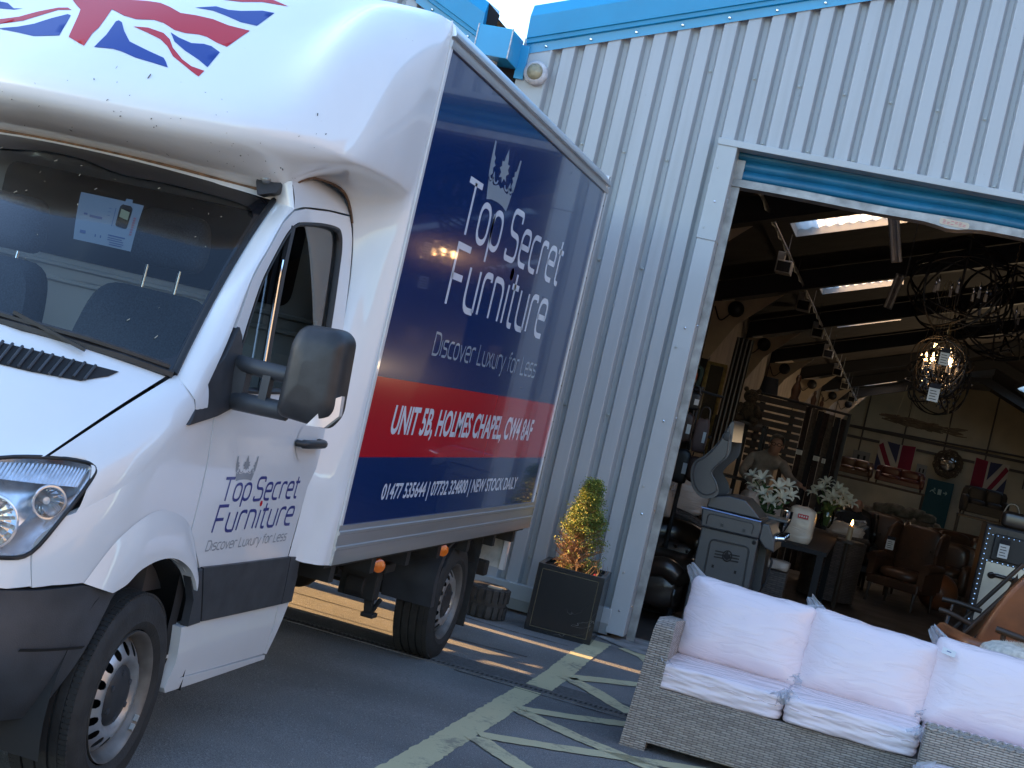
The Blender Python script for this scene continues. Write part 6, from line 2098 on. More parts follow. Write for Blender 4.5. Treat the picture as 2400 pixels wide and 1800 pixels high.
def wrap_mat(name, col):
    m, nt, b = newmat(name); N = nt.nodes.new; L = nt.links.new
    b.inputs['Base Color'].default_value = (*col, 1); b.inputs['Roughness'].default_value = .55
    b.inputs['Coat Weight'].default_value = .85; b.inputs['Coat Roughness'].default_value = .13
    tc = N('ShaderNodeTexCoord')
    mp = N('ShaderNodeMapping'); mp.inputs['Rotation'].default_value = (.25, .75, .3); mp.inputs['Scale'].default_value = (.55, 1.2, 3.0); L(tc.outputs['Object'], mp.inputs[0])
    w = N('ShaderNodeTexNoise'); w.inputs['Scale'].default_value = 5.5; w.inputs['Detail'].default_value = 4; w.inputs['Distortion'].default_value = .7; L(mp.outputs[0], w.inputs['Vector'])
    s = N('ShaderNodeMath'); s.operation = 'SUBTRACT'; s.inputs[1].default_value = .5; L(w.outputs[0], s.inputs[0])
    a = N('ShaderNodeMath'); a.operation = 'ABSOLUTE'; L(s.outputs[0], a.inputs[0])
    pw = N('ShaderNodeMath'); pw.operation = 'POWER'; pw.inputs[1].default_value = .5; L(a.outputs[0], pw.inputs[0])
    bp = N('ShaderNodeBump'); bp.inputs['Strength'].default_value = .6; bp.inputs['Distance'].default_value = .03; L(pw.outputs[0], bp.inputs['Height'])
    L(bp.outputs[0], b.inputs['Coat Normal'])
    b2 = N('ShaderNodeBump'); b2.inputs['Strength'].default_value = .2; b2.inputs['Distance'].default_value = .03; L(pw.outputs[0], b2.inputs['Height'])
    L(b2.outputs[0], b.inputs['Normal'])
    return m


M_wrap = wrap_mat('plastic_wrapped_cloth', (.80, .685, .70))
M_wrapd = wrap_mat('plastic_wrapped_beige', (.46, .40, .34))


def film_mat():
    m, nt, b = newmat('clear_film'); nt.nodes.remove(b); N = nt.nodes.new; L = nt.links.new
    t = N('ShaderNodeBsdfTransparent'); t.inputs[0].default_value = (.93, .95, .97, 1)
    d = N('ShaderNodeBsdfTranslucent'); d.inputs[0].default_value = (.9, .93, .97, 1)
    d2 = N('ShaderNodeBsdfDiffuse'); d2.inputs[0].default_value = (.85, .89, .94, 1)
    g = N('ShaderNodeBsdfGlossy'); g.inputs['Roughness'].default_value = .12
    fr = N('ShaderNodeFresnel'); fr.inputs[0].default_value = 1.5
    m0 = N('ShaderNodeMixShader'); m0.inputs[0].default_value = .5; L(d.outputs[0], m0.inputs[1]); L(d2.outputs[0], m0.inputs[2])
    m1 = N('ShaderNodeMixShader'); m1.inputs[0].default_value = .45; L(t.outputs[0], m1.inputs[1]); L(m0.outputs[0], m1.inputs[2])
    fm = N('ShaderNodeMath'); fm.operation = 'MULTIPLY'; fm.inputs[1].default_value = .35; L(fr.outputs[0], fm.inputs[0])
    m2 = N('ShaderNodeMixShader'); L(fm.outputs[0], m2.inputs[0]); L(m1.outputs[0], m2.inputs[1]); L(g.outputs[0], m2.inputs[2])
    L(m2.outputs[0], nt.nodes['Material Output'].inputs[0])
    return m


M_film = film_mat()


def film_tail(par, root, tip, w, seed):
    """gathered loose corner of a plastic bag: a crumpled fan from root to tip"""
    rn = random.Random(seed); root = Vector(root); tip = Vector(tip); d = tip - root
    s_ = d.cross(Vector((0, 1, .2))).normalized()
    n, m = 9, 5; vs = []
    for j in range(m):
        t = j / (m - 1)
        for i in range(n):
            a = (i / (n - 1) - .5)
            p = root + d * t + s_ * a * w * (1 - .55 * t) + Vector((0, rn.uniform(-.25, .25) * w * .55 + math.sin(i * 2.1 + seed) * w * .12, 0)) + d * (rn.uniform(-.08, .08) if j == m - 1 else 0)
            vs.append(p)
    m2 = MB(); m2.add(vs, [(j * n + i, j * n + i + 1, (j + 1) * n + i + 1, (j + 1) * n + i) for j in range(m - 1) for i in range(n - 1)])
    m2.build("bag_corner", M_film, par, smooth=60)


# ---- the wicker corner sofa standing outside
WS = thing('wicker_sofa', 'grey-brown wicker sofa standing on the tarmac outside the doorway', 'sofa', (.2, 7.86, 0), 0)


def rbox(mb, a, b, r=.02): mb.box(a, b)


mb = MB()
zy = gz(7.86)
mb.box((-.925, 7.860, .045), (2.2, 7.905, .338))
mb.box((-.925, 7.905, .30), (2.2, 8.42, .325))
mb.build('front_apron', M_wick, WS, bevel=.012, seg=3)
mb = MB()
armp = rpath([(7.852, zy - .0), (7.852, .655), (7.90, .69), (8.50, .63), (8.66, .60), (8.66, .05), (7.93, .05), (7.93, 0)], [0, .05, .03, .04, .04, .02, 0, 0], False, 4)
mb.prism(armp, lambda y, z, t: (-.975 + t - .02 * (1 - min(1, z / .6)) + (.03 * max(0, z - .5) / .18 if t < .01 else -.012 * max(0, z - .5) / .18), y, z), .135)
mb.build('armrest', M_wick, WS, bevel=.022, seg=3)
mb = MB(); mb.box((-.90, 8.56, .05), (2.2, 8.66, .70)); mb.build('backrest', M_wick, WS, bevel=.02, seg=3)
mb = MB(); mb.box((-.978, 7.85, zy), (-.912, 7.925, .06)); mb.build('leg', M_wick, WS, bevel=.006)
mb = MB(); mb.box((-.970, 8.58, .0), (-.905, 8.65, .06)); mb.build('leg', M_wick, WS, bevel=.006)
# short return section on the right, its end standing forward of the seat
WR = thing('wicker_footstool', 'paler wicker end section standing in front of the right half of the sofa', 'sofa section', (.95, 7.6, 0), 0)
M_wickp = wicker_mat('pale_wicker', (.44, .39, .33), (.32, .285, .24), (.035, .03, .026), 1.0)
mb = MB(); mb.box((.452, 7.66, .05), (1.6, 7.80, .535)); mb.build('side_panel', M_wickp, WR, bevel=.02, seg=3)
mb = MB()
pts = [(.455 + i * .0115, 7.73 + .0, .535) for i in range(100)]
mb.tube([(.455 + i * .0058, 7.672 + .006 * math.sin(i * .9), .532 + .005 * math.sin(i * .9)) for i in range(196)], .011, 6)
mb.tube([(.455 + i * .0058, 7.788, .534 + .005 * math.sin(i * .9 + 2)) for i in range(196)], .011, 6)
mb.build('braided_edge', M_wickp, WR, smooth=60)
for x in (.47, 1.5):
    mb = MB(); mb.box((x, 7.68, gz(7.6)), (x + .06, 7.76, .05)); mb.build('leg', M_wickp, WR)
CUSH = [('seat', (-.555, 8.16, .405), (.655, .62, .14), 0, 'plastic-wrapped pale pink seat cushion at the left end of the wicker sofa'),
        ('seat', (.11, 8.14, .41), (.675, .62, .14), 0, 'plastic-wrapped pale pink seat cushion in the middle of the wicker sofa'),
        ('seat', (.80, 8.20, .405), (.66, .60, .14), 0, 'plastic-wrapped seat cushion behind the pale wicker end section'),
        ('back', (-.535, 8.40, .665), (.675, .25, .44), -17, 'plastic-wrapped back cushion against the left arm of the wicker sofa'),
        ('back', (.125, 8.41, .645), (.675, .25, .44), -17, 'plastic-wrapped back cushion in the middle of the wicker sofa'),
        ('back', (.80, 8.42, .66), (.70, .25, .46), -17, 'plastic-wrapped back cushion with a white tag at the right of the wicker sofa')]
for i, (kd, c, s_, rx, lb) in enumerate(CUSH):
    t = thing('sofa_cushion', lb, 'cushion', c, 0, 'plastic-wrapped sofa cushions', local=True)
    mb = MB()
    M4 = Matrix.Rotation(R(rx), 4, 'X') @ Matrix.Rotation(R((0, 0, 0, 1.5, 3.5, 1)[i]), 4, 'Y')
    cushion(mb, (0, 0, 0), s_, M4, n=26, p=12 if kd == 'seat' else 10, puff=.35 if kd == 'back' else .0, seed=i, wr=.007, pinch=.05 if kd == 'back' else 0)
    mb.build('padding', M_wrap, t, smooth=180, weld=1e-4)
    if kd == 'back':
        for sx in (-1, 1):
            if i == 4 and sx == 1: continue
            tx = Vector((sx * s_[0] * .46, .0, s_[2] * .44)); film_tail(t, M4 @ tx, M4 @ (tx + Vector((sx * (.07 if sx > 0 else .075), -.01, .075 if sx < 0 else .045))), .10, i * 3 + sx)
            tx = Vector((sx * s_[0] * .44, -.05, -s_[2] * .42)); film_tail(t, M4 @ tx, M4 @ (tx + Vector((sx * .07, -.05, -.02))), .09, i * 5 + sx)
    else:
        for sx in (-1, 1): 
            tx = Vector((sx * s_[0] * .47, -s_[1] * .46, .03)); film_tail(t, tx, tx + Vector((sx * .03, -.015, .06)), .14, i * 7 + sx)
        mb = MB()
        mb.tube([(lerp(-s_[0] * .46, s_[0] * .46, q / 20), -s_[1] * .5 + .002 - .004 * math.sin(q * 1.7), .012 + .005 * math.sin(q * 2.3 + i)) for q in range(21)], .0035, 5)
        mb.build('bag_seam', M_wrap, t, smooth=60)
mb = MB(); mb.box((-.035, -.001, -.022), (.035, .001, .022)); mb.mi = 1; mb.box((-.012, -.002, .0), (.012, -.0012, .006))
tg = mb.build('cushion_tag', [M_tag, M_ink]); tg.location = (.515, 8.30, .845); tg.rotation_euler = (R(-50), R(8), 0)
tag(tg, 'small white printed tag on top of the right back cushion', 'label')
t = thing('sofa_cushion', 'plastic-wrapped pad lying in front of the pale wicker end section', 'cushion', (.78, 7.42, .33), 0, 'plastic-wrapped sofa cushions', local=True)
mb = MB(); cushion(mb, (0, 0, 0), (.66, .42, .15), n=20, p=4.5, seed=9, wr=.006); mb.build('padding', M_wrap, t, smooth=180, weld=1e-4)
film_tail(t, (-.30, -.05, .03), (-.37, -.08, .05), .2, 3)
t = thing('wicker_footstool', 'low wicker stool under the wrapped pad in front of the sofa', 'footstool', (.8, 7.42, gz(7.42)), 0)
mb = MB(); mb.box((.47, 7.22, .06), (1.4, 7.62, .265)); mb.build('body', M_wick, t, bevel=.015)
for x in (.49, 1.33):
    mb = MB(); mb.box((x, 7.24, gz(7.4)), (x + .05, 7.29, .06)); mb.build('leg', M_wick, t)
# ================================================================ goods on show just inside the doorway
random.seed(31)
M_bbq = mat('gunmetal_grey_paint', (.050, .056, .064), .38, coat=.3, crough=.2, var=.1, scale=5)
M_bbqd = mat('gunmetal_dark', (.022, .025, .029), .45)
M_bluefilm = mat('blue_protective_film', (.10, .26, .62), .2, coat=1)
yB = 12.3
BB_ = thing('gas_barbecue', 'dark grey gas barbecue with its lid raised, end-on inside the left of the doorway', 'barbecue', (-1.07, 12.6, gz(12.6)))
XZ = lambda y0: (lambda a, b, t: (a, y0 + t, b))
lid = [(-1.482, 1.377), (-1.409, 1.446), (-1.325, 1.581), (-1.290, 1.68), (-1.262, 1.752), (-1.240, 1.748), (-1.226, 1.617), (-1.222, 1.491), (-1.293, 1.385), (-1.321, 1.314), (-1.259, 1.24), (-1.236, 1.168), (-1.294, 1.117), (-1.369, 1.111), (-1.445, 1.17), (-1.487, 1.27)]
lidc = crv(lid, 4, True)
mb = MB(); mb.sheet([lidc], lambda a, b: (a, yB, b), .05); mb.sheet([lidc], lambda a, b: (a, yB + .85, b), .05)
# hood skin round the back edge between the two end plates
bk = crv([(-1.225, 1.60), (-1.24, 1.75), (-1.262, 1.755), (-1.325, 1.585), (-1.409, 1.450), (-1.484, 1.38), (-1.490, 1.27), (-1.446, 1.168), (-1.369, 1.108)], 5)
mb.grid(lambda i, y: (bk[int(i)][0], y, bk[int(i)][1]), list(range(len(bk))), [yB, yB + .85])
lido = mb.build('lid', M_bbq, BB_, smooth=40, bevel=.006)
mb = MB()
pin = [(lerp(p[0], -1.355, .16), lerp(p[1], 1.36, .12)) for p in lidc]
mb.tube([(a, yB - .003, b) for a, b in pin], .006, 5, closed=True)
mb.build('pressed_rib', M_bbq, lido, smooth=60)
mb = MB(); mb.lathe([(0, .008), (.032, .006), (.036, 0)], 16, Matrix.Translation((-1.27, yB - .001, 1.635)) @ Matrix.Rotation(PI / 2, 4, 'X')); mb.build('thermometer', M_bbqd, lido)
mb = MB(); mb.prism([(-1.312, 1.04), (-1.30, 1.13), (-1.16, 1.17), (-1.02, 1.166), (-.93, 1.10), (-.866, 1.045)], XZ(yB + .08), .70); mb.build('rear_panel', M_bbq, BB_, bevel=.01)
mb = MB(); mb.prism([(-1.337, 1.03), (-.853, 1.036), (-.838, .97), (-.846, .893), (-1.318, .884)], XZ(yB), .85); fb = mb.build('firebox', M_bbq, BB_, bevel=.014, seg=3)
mb = MB(); mb.tube([(a, yB - .003, b) for a, b in rpath([(-1.275, .91), (-1.275, 1.0), (-.90, 1.005), (-.905, .92)], .03)], .004, 5)
for x in (-1.15, -.97): mb.box((x - .012, yB - .006, .92), (x + .012, yB, .945))
mb.build('pressed_outline', M_bbqd, fb)
mb = MB(); mb.box((-1.34, yB - .012, 1.030), (-.852, yB + .03, 1.040)); mb.build('film_edge', M_bluefilm, fb)
mb = MB(); mb.prism([(-.844, 1.025), (-.788, 1.027), (-.715, .90), (-.702, .815), (-.788, .838), (-.846, .895)], XZ(yB + .02), .80); cp = mb.build('control_panel', M_bbq, BB_, bevel=.012, seg=3)
for k in range(4):
    M4 = Matrix.Translation((-.72, yB + .12 + .19 * k, .925)) @ Matrix.Rotation(R(80), 4, 'Y')
    mb = MB(); mb.lathe([(.030, 0), (.030, .012), (.024, .016), (.024, .07), (.018, .076), (0, .077)], 14, M4); mb.build('knob', M_chrome, cp, smooth=40)
mb = MB(); mb.box((-.95, yB + .86, 1.02), (-.70, yB + 1.25, 1.045)); mb.box((-1.3, yB + .86, 1.0), (-.84, yB + 1.25, 1.03)); mb.build('side_shelf', M_bbq, BB_, bevel=.006)
z0 = gz(12.4)
mb = MB(); mb.prism([(-1.309, .883), (-.844, .893), (-.826, .34), (-.80, z0 + .06), (-1.30, z0 + .06)], XZ(yB + .03), .78); ct = mb.build('cart', M_bbq, BB_, bevel=.01)
mb = MB()
hole1 = [rpath([(-1.158 + dx, .722 - k * .024), (-1.075 + dx, .727 - k * .024), (-1.077 + dx, .717 - k * .024), (-1.160 + dx, .712 - k * .024)], .004, True, 2) for dx in (0, .118) for k in range(3)]
for h_ in hole1: mb.add([(a, yB + .0265, b) for a, b in h_], [list(range(len(h_)))])
flame = crv([(-1.055, .668), (-1.085, .69), (-1.078, .715), (-1.058, .745), (-1.052, .72), (-1.035, .712), (-1.028, .69)], 4, True)
mb.sheet([flame], lambda a, b: (a, yB + .0265, b), .01)
ribbon(mb, [(-1.056 + .036 * math.cos(t), .700 + .042 * math.sin(t)) for t in [i * PI / 8 for i in range(-5, 14)]], False, .005, lambda a, b: (a, yB + .026, b))
for x, z in ((-1.15, .593), (-.966, .589)): mb.box((x - .009, yB + .025, z - .012), (x + .009, yB + .028, z + .012))
mb.sphere((-.874, yB + .027, .857), (.018, .004, .018), 10, 6)
mb.build('flame_louvres', M_gap, ct)
mb = MB()
for pl in ([(-1.215, .80), (-.90, .81), (-.875, .38), (-1.20, .36)],): mb.tube([(a, yB + .027, b) for a, b in rpath(pl, .04, True)], .007, 6, closed=True)
mb.build('pressed_frame', M_bbqd, ct, smooth=60)
mb = MB(); mb.prism([(-.86, .87), (-.78, .80), (-.76, .48), (-.79, .36), (-.83, .34)], XZ(yB + .35), .40); mb.tube(rpath([(-.745, yB + .42, .74), (-.725, yB + .42, .72), (-.735, yB + .42, .52), (-.755, yB + .42, .50)], .02), .012, 6); mb.build('cart_door', M_bbqd, BB_, bevel=.015)

# dark leather chesterfield at the left of the doorway
CH = thing('chesterfield', 'shiny dark leather rolled-arm chesterfield just inside the left jamb', 'armchair', (-1.62, 13.1, gz(13.1)))
zf = gz(13.1)
mb = MB(); cushion(mb, (-1.62, 13.25, .42), (.70, .7, .24), n=8, wr=.012, seed=2); mb.build('seat', M_darkl, CH, smooth=180, weld=1e-4)
mb = MB(); mb.tube(crv([(-1.98, 13.62, .60), (-1.8, 13.66, .66), (-1.6, 13.68, .67), (-1.38, 13.60, .62)], 5), .13, 14); cushion(mb, (-1.66, 13.62, .42), (.72, .22, .44), n=8, wr=.02, seed=3); mb.build('backrest', M_darkl, CH, smooth=180, weld=1e-4)
mb = MB(); mb.tube(crv([(-1.72, 12.62, .42), (-1.55, 12.60, .46), (-1.43, 12.62, .40)], 5), .085, 12)
mb.tube([(-1.45, 12.62, .42), (-1.40, 13.1, .44), (-1.38, 13.6, .52)], [.10, .11, .12], 14); cushion(mb, (-1.44, 13.05, .24), (.16, .9, .30), n=8, wr=.02, seed=4); mb.build('armrest', M_darkl, CH, smooth=180, weld=1e-4)
mb = MB(); cushion(mb, (-1.66, 12.68, .26), (.52, .18, .30), n=8, wr=.02, seed=7); mb.build('front_rail', M_darkl, CH, smooth=180, weld=1e-4)
mb = MB()
for i in range(6): mb.sphere((-1.95 + .11 * i, 13.50, .55 + .02 * (i % 2)), .016, 6, 4)
mb.build('button', M_darkl, CH)
for x in (-1.44, -1.72):
    mb = MB(); mb.lathe([(.018, zf), (.03, zf + .02), (.016, zf + .05), (.034, zf + .09), (.02, zf + .12), (.036, zf + .16)], 12, Matrix.Translation((x, 12.66, 0))); mb.build('leg', M_gap, CH, smooth=60)

# wicker sofa behind it, piled with wrapped cushions
t = thing('wicker_sofa', 'dark wicker sofa behind the barbecue, piled with plastic-wrapped cushions', 'sofa', (-1.9, 14.9, gz(15)))
mb = MB(); mb.tube(crv([(-2.6, 14.45, .74), (-2.2, 14.45, .78), (-1.85, 14.45, .80), (-1.58, 14.45, .74), (-1.50, 14.46, .60)], 5), .05, 8); mb.box((-2.6, 14.42, gz(15)), (-1.52, 14.50, .72)); mb.build('backrest', M_wickd, t, smooth=40)
mb = MB(); mb.box((-2.6, 14.5, .0), (-1.3, 15.3, .40)); mb.build('base', M_wickd, t)
for i, (c, s_, lb) in enumerate((((-1.93, 14.3, .86), (.22, .25, .30), 'small beige plastic-wrapped cushion next to the door jamb'), ((-1.80, 14.95, .94), (.44, .25, .36), 'large beige plastic-wrapped cushion behind the barbecue lid'), ((-1.50, 15.3, .86), (.36, .25, .34), 'beige plastic-wrapped cushion right behind the barbecue firebox'), ((-1.28, 16, .98), (.18, .22, .26), 'small orange-brown wrapped cushion between barbecue and lilies'), ((-1.02, 16, .84), (.36, .3, .34), 'grey plastic-wrapped cushion behind the lily stems'))):
    tt = thing('wrapped_cushion', lb, 'cushion', c, R(10 * i), 'wrapped cushions inside the doorway', local=True)
    mb = MB(); cushion(mb, (0, 0, 0), s_, Matrix.Rotation(R(-12 + 7 * i), 4, 'Y'), n=12, p=3.6, seed=i + 20, wr=.02); mb.build('padding', M_wrapd, tt, smooth=180, weld=1e-4)
    film_tail(tt, (.02, 0, s_[2] * .4), (.06, 0, s_[2] * .72), .16, i); film_tail(tt, (s_[0] * .4, 0, s_[2] * .3), (s_[0] * .62, 0, s_[2] * .5), .12, i + 9)

# ---- people
def body(name, J, E, rad, mats, regions, parent):
    """one continuous skinned body; regions = [(centre, radius, material index)]"""
    me = bpy.data.meshes.new(name); keys = list(J)
    me.from_pydata([J[k] for k in keys], [(keys.index(a), keys.index(b)) for a, b in E], [])
    o = bpy.data.objects.new(name, me); COL.objects.link(o)
    sk = o.modifiers.new('skin', 'SKIN'); sk.use_smooth_shade = True; sk.branch_smoothing = .6
    ss = o.modifiers.new('sub', 'SUBSURF'); ss.levels = 2; ss.render_levels = 2
    for i, k in enumerate(keys):
        v = me.skin_vertices[0].data[i]; r = rad[k]; v.radius = r if isinstance(r, tuple) else (r, r); v.use_root = (i == 0)
    bpy.context.view_layer.update()
    dg = bpy.context.evaluated_depsgraph_get()
    m2 = bpy.data.meshes.new_from_object(o.evaluated_get(dg))
    bpy.data.objects.remove(o); m2.name = name
    off = OFF[parent.name]
    m2.materials.clear()
    for mm in mats: m2.materials.append(mm)
    for p in m2.polygons:
        c = p.center; p.material_index = 0; p.use_smooth = True
        for (q, r, mi) in regions:
            if (c - Vector(q)).length < r: p.material_index = mi
    for v in m2.vertices: v.co -= off
    o2 = bpy.data.objects.new(name, m2); COL.objects.link(o2); o2.parent = parent; OFF[o2.name] = off
    return o2


M_skin = mat('skin', (.36, .185, .125), .6); M_shirt = mat('beige_shirt', (.30, .245, .20), .9, var=.2, scale=12); M_trou = mat('dark_trousers', (.02, .02, .024), .9)
M_hair = mat('grey_hair', (.17, .15, .13), .9)
P1 = thing('person', 'grey-haired person in glasses and a beige shirt bending forward over the display behind the lilies', 'person', (-1.45, 18.9, gz(18.9)))
zf = gz(18.9)
J = {'pelvis': (-1.47, 19.05, .93), 'waist': (-1.46, 18.92, 1.10), 'chest': (-1.42, 18.70, 1.33), 'upper': (-1.38, 18.60, 1.44), 'neck': (-1.34, 18.50, 1.52), 'jaw': (-1.315, 18.43, 1.545), 'head': (-1.305, 18.42, 1.625), 'crown': (-1.31, 18.44, 1.69),
     'shL': (-1.565, 18.66, 1.43), 'elL': (-1.655, 18.55, 1.20), 'wrL': (-1.50, 18.36, 1.12), 'haL': (-1.42, 18.30, 1.10),
     'shR': (-1.20, 18.62, 1.40), 'elR': (-1.08, 18.42, 1.27), 'wrR': (-.965, 18.22, 1.225), 'haR': (-.90, 18.16, 1.205),
     'hipL': (-1.56, 19.05, .86), 'knL': (-1.57, 19.0, .47), 'anL': (-1.57, 19.1, zf + .09), 'toL': (-1.56, 18.92, zf + .04),
     'hipR': (-1.38, 19.05, .86), 'knR': (-1.37, 18.98, .47), 'anR': (-1.37, 19.08, zf + .09), 'toR': (-1.36, 18.90, zf + .04)}
E_ = [('pelvis', 'waist'), ('waist', 'chest'), ('chest', 'upper'), ('upper', 'neck'), ('neck', 'jaw'), ('jaw', 'head'), ('head', 'crown'), ('upper', 'shL'), ('shL', 'elL'), ('elL', 'wrL'), ('wrL', 'haL'), ('upper', 'shR'), ('shR', 'elR'), ('elR', 'wrR'), ('wrR', 'haR'), ('pelvis', 'hipL'), ('hipL', 'knL'), ('knL', 'anL'), ('anL', 'toL'), ('pelvis', 'hipR'), ('hipR', 'knR'), ('knR', 'anR'), ('anR', 'toR')]
rad = dict(pelvis=(.15, .12), waist=(.15, .12), chest=(.17, .13), upper=(.14, .11), neck=.058, jaw=.07, head=(.078, .095), crown=(.055, .065), shL=.078, elL=.052, wrL=.034, haL=.036, shR=.078, elR=.052, wrR=.034, haR=.036, hipL=.10, knL=.062, anL=.045, toL=.04, hipR=.10, knR=.062, anR=.045, toR=.04)
body('body', J, E_, rad, [M_shirt, M_skin, M_trou], [((-1.31, 18.43, 1.60), .135, 1), ((-1.42, 18.30, 1.10), .075, 1), ((-.90, 18.16, 1.205), .075, 1), ((-1.47, 19.05, .45), .46, 2), ((-1.47, 19, -.1), .5, 2)], P1)
mb = MB()
mb.grid(lambda a, b: (-1.31 + .092 * math.cos(a) * math.cos(b), 18.455 + .100 * math.sin(a) * math.cos(b), 1.655 + .085 * math.sin(b)), [R(-10) + R(200) * i / 16 for i in range(17)], [R(-25) + R(115) * j / 8 for j in range(9)])
mb.grid(lambda a, b: (-1.31 + .090 * math.cos(a) * math.cos(b), 18.445 + .100 * math.sin(a) * math.cos(b), 1.665 + .078 * math.sin(b)), [2 * PI * i / 20 for i in range(21)], [R(38) + R(52) * j / 5 for j in range(6)])
mb.build('hair', M_hair, P1, smooth=180)
mb = MB()
for sx in (-1, 1):
    mb.tube([(-1.305 + sx * .034 + .024 * math.cos(t), 18.335 + .01 * abs(sx), 1.615 + .018 * math.sin(t)) for t in [2 * PI * i / 12 for i in range(12)]], .0035, 4, closed=True)
    mb.tube([(-1.305 + sx * .058, 18.34, 1.62), (-1.305 + sx * .085, 18.43, 1.615)], .003, 4)
mb.tube([(-1.318, 18.333, 1.618), (-1.292, 18.333, 1.618)], .003, 4)
mb.build('glasses', M_gap, P1)
mb = MB(); mb.sphere((-1.305, 18.325, 1.592), (.012, .018, .018), 8, 6); 
for sx in (-1, 1): mb.sphere((-1.31 + sx * .086, 18.44, 1.60), (.010, .018, .028), 8, 6)
mb.build('nose_and_ears', M_skin, P1, smooth=180)
for nm, hp, dr in (('hand', Vector((-1.42, 18.30, 1.10)), Vector((.09, -.06, -.02))), ('hand', Vector((-.90, 18.16, 1.205)), Vector((.07, -.06, -.02)))):
    mb = MB(); d = dr.normalized(); sd = d.cross(Vector((0, 0, 1))).normalized()
    for k, L_ in enumerate((.062, .074, .070, .055)):
        b0 = hp + sd * (.024 - .016 * k) + d * .022
        mb.tube([b0, b0 + d * L_ * .5 + Vector((0, 0, -.004)), b0 + d * L_ + Vector((0, 0, -.018))], [.0095, .0085, .006], 6)
    b0 = hp + sd * .032; mb.tube([b0, b0 + d * .03 + sd * .018, b0 + d * .052 + sd * .018 + Vector((0, 0, -.008))], [.011, .0095, .007], 6)
    mb.build(nm, M_skin, P1, smooth=60)
P2 = thing('person', 'bald person in dark clothes sitting among the armchairs beyond the second vase of lilies', 'person', (-.3, 22, gz(22)))
zf = gz(22)
J = {'pelvis': (-.32, 22.1, .42), 'chest': (-.31, 22.02, .70), 'upper': (-.30, 22.0, .86), 'neck': (-.29, 21.98, .93), 'jaw': (-.28, 21.95, .965), 'head': (-.28, 21.96, 1.035), 'crown': (-.285, 21.98, 1.09),
     'shL': (-.49, 22.0, .83), 'elL': (-.56, 21.85, .58), 'wrL': (-.42, 21.65, .52), 'haL': (-.36, 21.60, .52), 'shR': (-.12, 22.0, .83), 'elR': (-.05, 21.85, .58), 'wrR': (-.18, 21.65, .52), 'haR': (-.24, 21.60, .52),
     'hipL': (-.42, 22.0, .40), 'knL': (-.43, 21.55, .42), 'anL': (-.43, 21.55, zf + .09), 'toL': (-.43, 21.38, zf + .04), 'hipR': (-.22, 22.0, .40), 'knR': (-.20, 21.55, .42), 'anR': (-.20, 21.55, zf + .09), 'toR': (-.20, 21.38, zf + .04)}
E2 = [e for e in E_ if 'waist' not in e] + [('pelvis', 'chest')]
body('body', J, E2, rad, [M_trou, M_skin], [((-.28, 21.96, 1.04), .125, 1), ((-.36, 21.6, .52), .06, 1), ((-.24, 21.6, .52), .06, 1)], P2)
mb = MB(); mb.sphere((-.28, 21.855, 1.01), (.012, .018, .018), 8, 6)
for sx in (-1, 1): mb.sphere((-.28 + sx * .083, 21.97, 1.01), (.010, .018, .028), 8, 6)
mb.build('nose_and_ears', M_skin, P2, smooth=180)
mb = MB()
for hx, sg in ((-.36, 1), (-.24, -1)):
    for k in range(4): mb.tube([(hx + sg * (.012 * k - .01), 21.585, .525), (hx + sg * (.012 * k), 21.55, .52), (hx + sg * .012 * k, 21.53, .505)], [.009, .008, .006], 5)
    mb.tube([(hx + sg * .03, 21.60, .53), (hx + sg * .045, 21.57, .53)], [.010, .007], 5)
mb.build('fingers', M_skin, P2, smooth=60)
wing_chair('dark brown wing chair with the bald person sitting in it', (-.31, 22.15, gz(22.2)), R(5), M_darkl)

# ---- lilies
M_stem = mat('lily_leaf', (.035, .085, .022), .6, var=.3, scale=20); M_petal = mat('lily_petal', (.56, .55, .44), .6, var=.08, scale=20, sub=.0)
M_vglass = glassmat('vase_glass', (.75, .82, .80), 0, 1.3)


def lily(mb, c, d, s):
    d = Vector(d).normalized(); u = d.orthogonal().normalized(); w = d.cross(u)
    for k in range(6):
        a = 2 * PI * k / 6 + (.0 if k % 2 else .1); r = u * math.cos(a) + w * math.sin(a); tw = d.cross(r)
        rows = []
        for (t, o, wd) in ((0, .004, .006), (.35, .016, .018), (.7, .05, .022), (.95, .092, .016), (1.05, .125, .003)):
            p = Vector(c) + d * (t * .075 * s - (.03 * s if t > 1 else 0)) + r * o * s
            rows.append((p - tw * wd * s, p + d * -.004 * s, p + tw * wd * s))
        vs = [q for row in rows for q in row]
        mb.add(vs, [(i * 3 + j, i * 3 + j + 1, (i + 1) * 3 + j + 1, (i + 1) * 3 + j) for i in range(4) for j in range(2)])


def lilies(label, c, zt, heads, s, vase):
    t = thing('lily_arrangement', label, 'flowers', c, 0, 'vases of white lilies', local=True)
    mb = MB(); m2 = MB()
    for (x, z, y) in heads:
        dx = Vector((x * 1.2 + random.uniform(-.1, .1), -.25 + y, .35 + z * .5))
        lily(m2, (x, y, z), dx, s * random.uniform(.72, .95))
        mb.tube(crv([(x * .1, y * .1, -.16), (x * .35, y * .4, z * .45), (x, y, z)], 5), .006, 5)
        for q in range(5):
            tt = random.uniform(.2, .9); p = Vector((x * tt, y * tt, lerp(-.1, z, tt))); e = p + Vector((random.uniform(-.08, .08), random.uniform(-.08, .03), random.uniform(-.03, .09)))
            n = (e - p).cross(Vector((0, 1, 0))).normalized() * .012; m_ = p.lerp(e, .5)
            mb.add([p, m_ + n, e, m_ - n], [(0, 1, 2, 3)])
    mb.build('stems', M_stem, t); m2.build('flowers', M_petal, t, smooth=180)
    mb = MB(); mb.lathe(vase, 20); mb.build('vase', M_vglass, t, smooth=60)
    return t


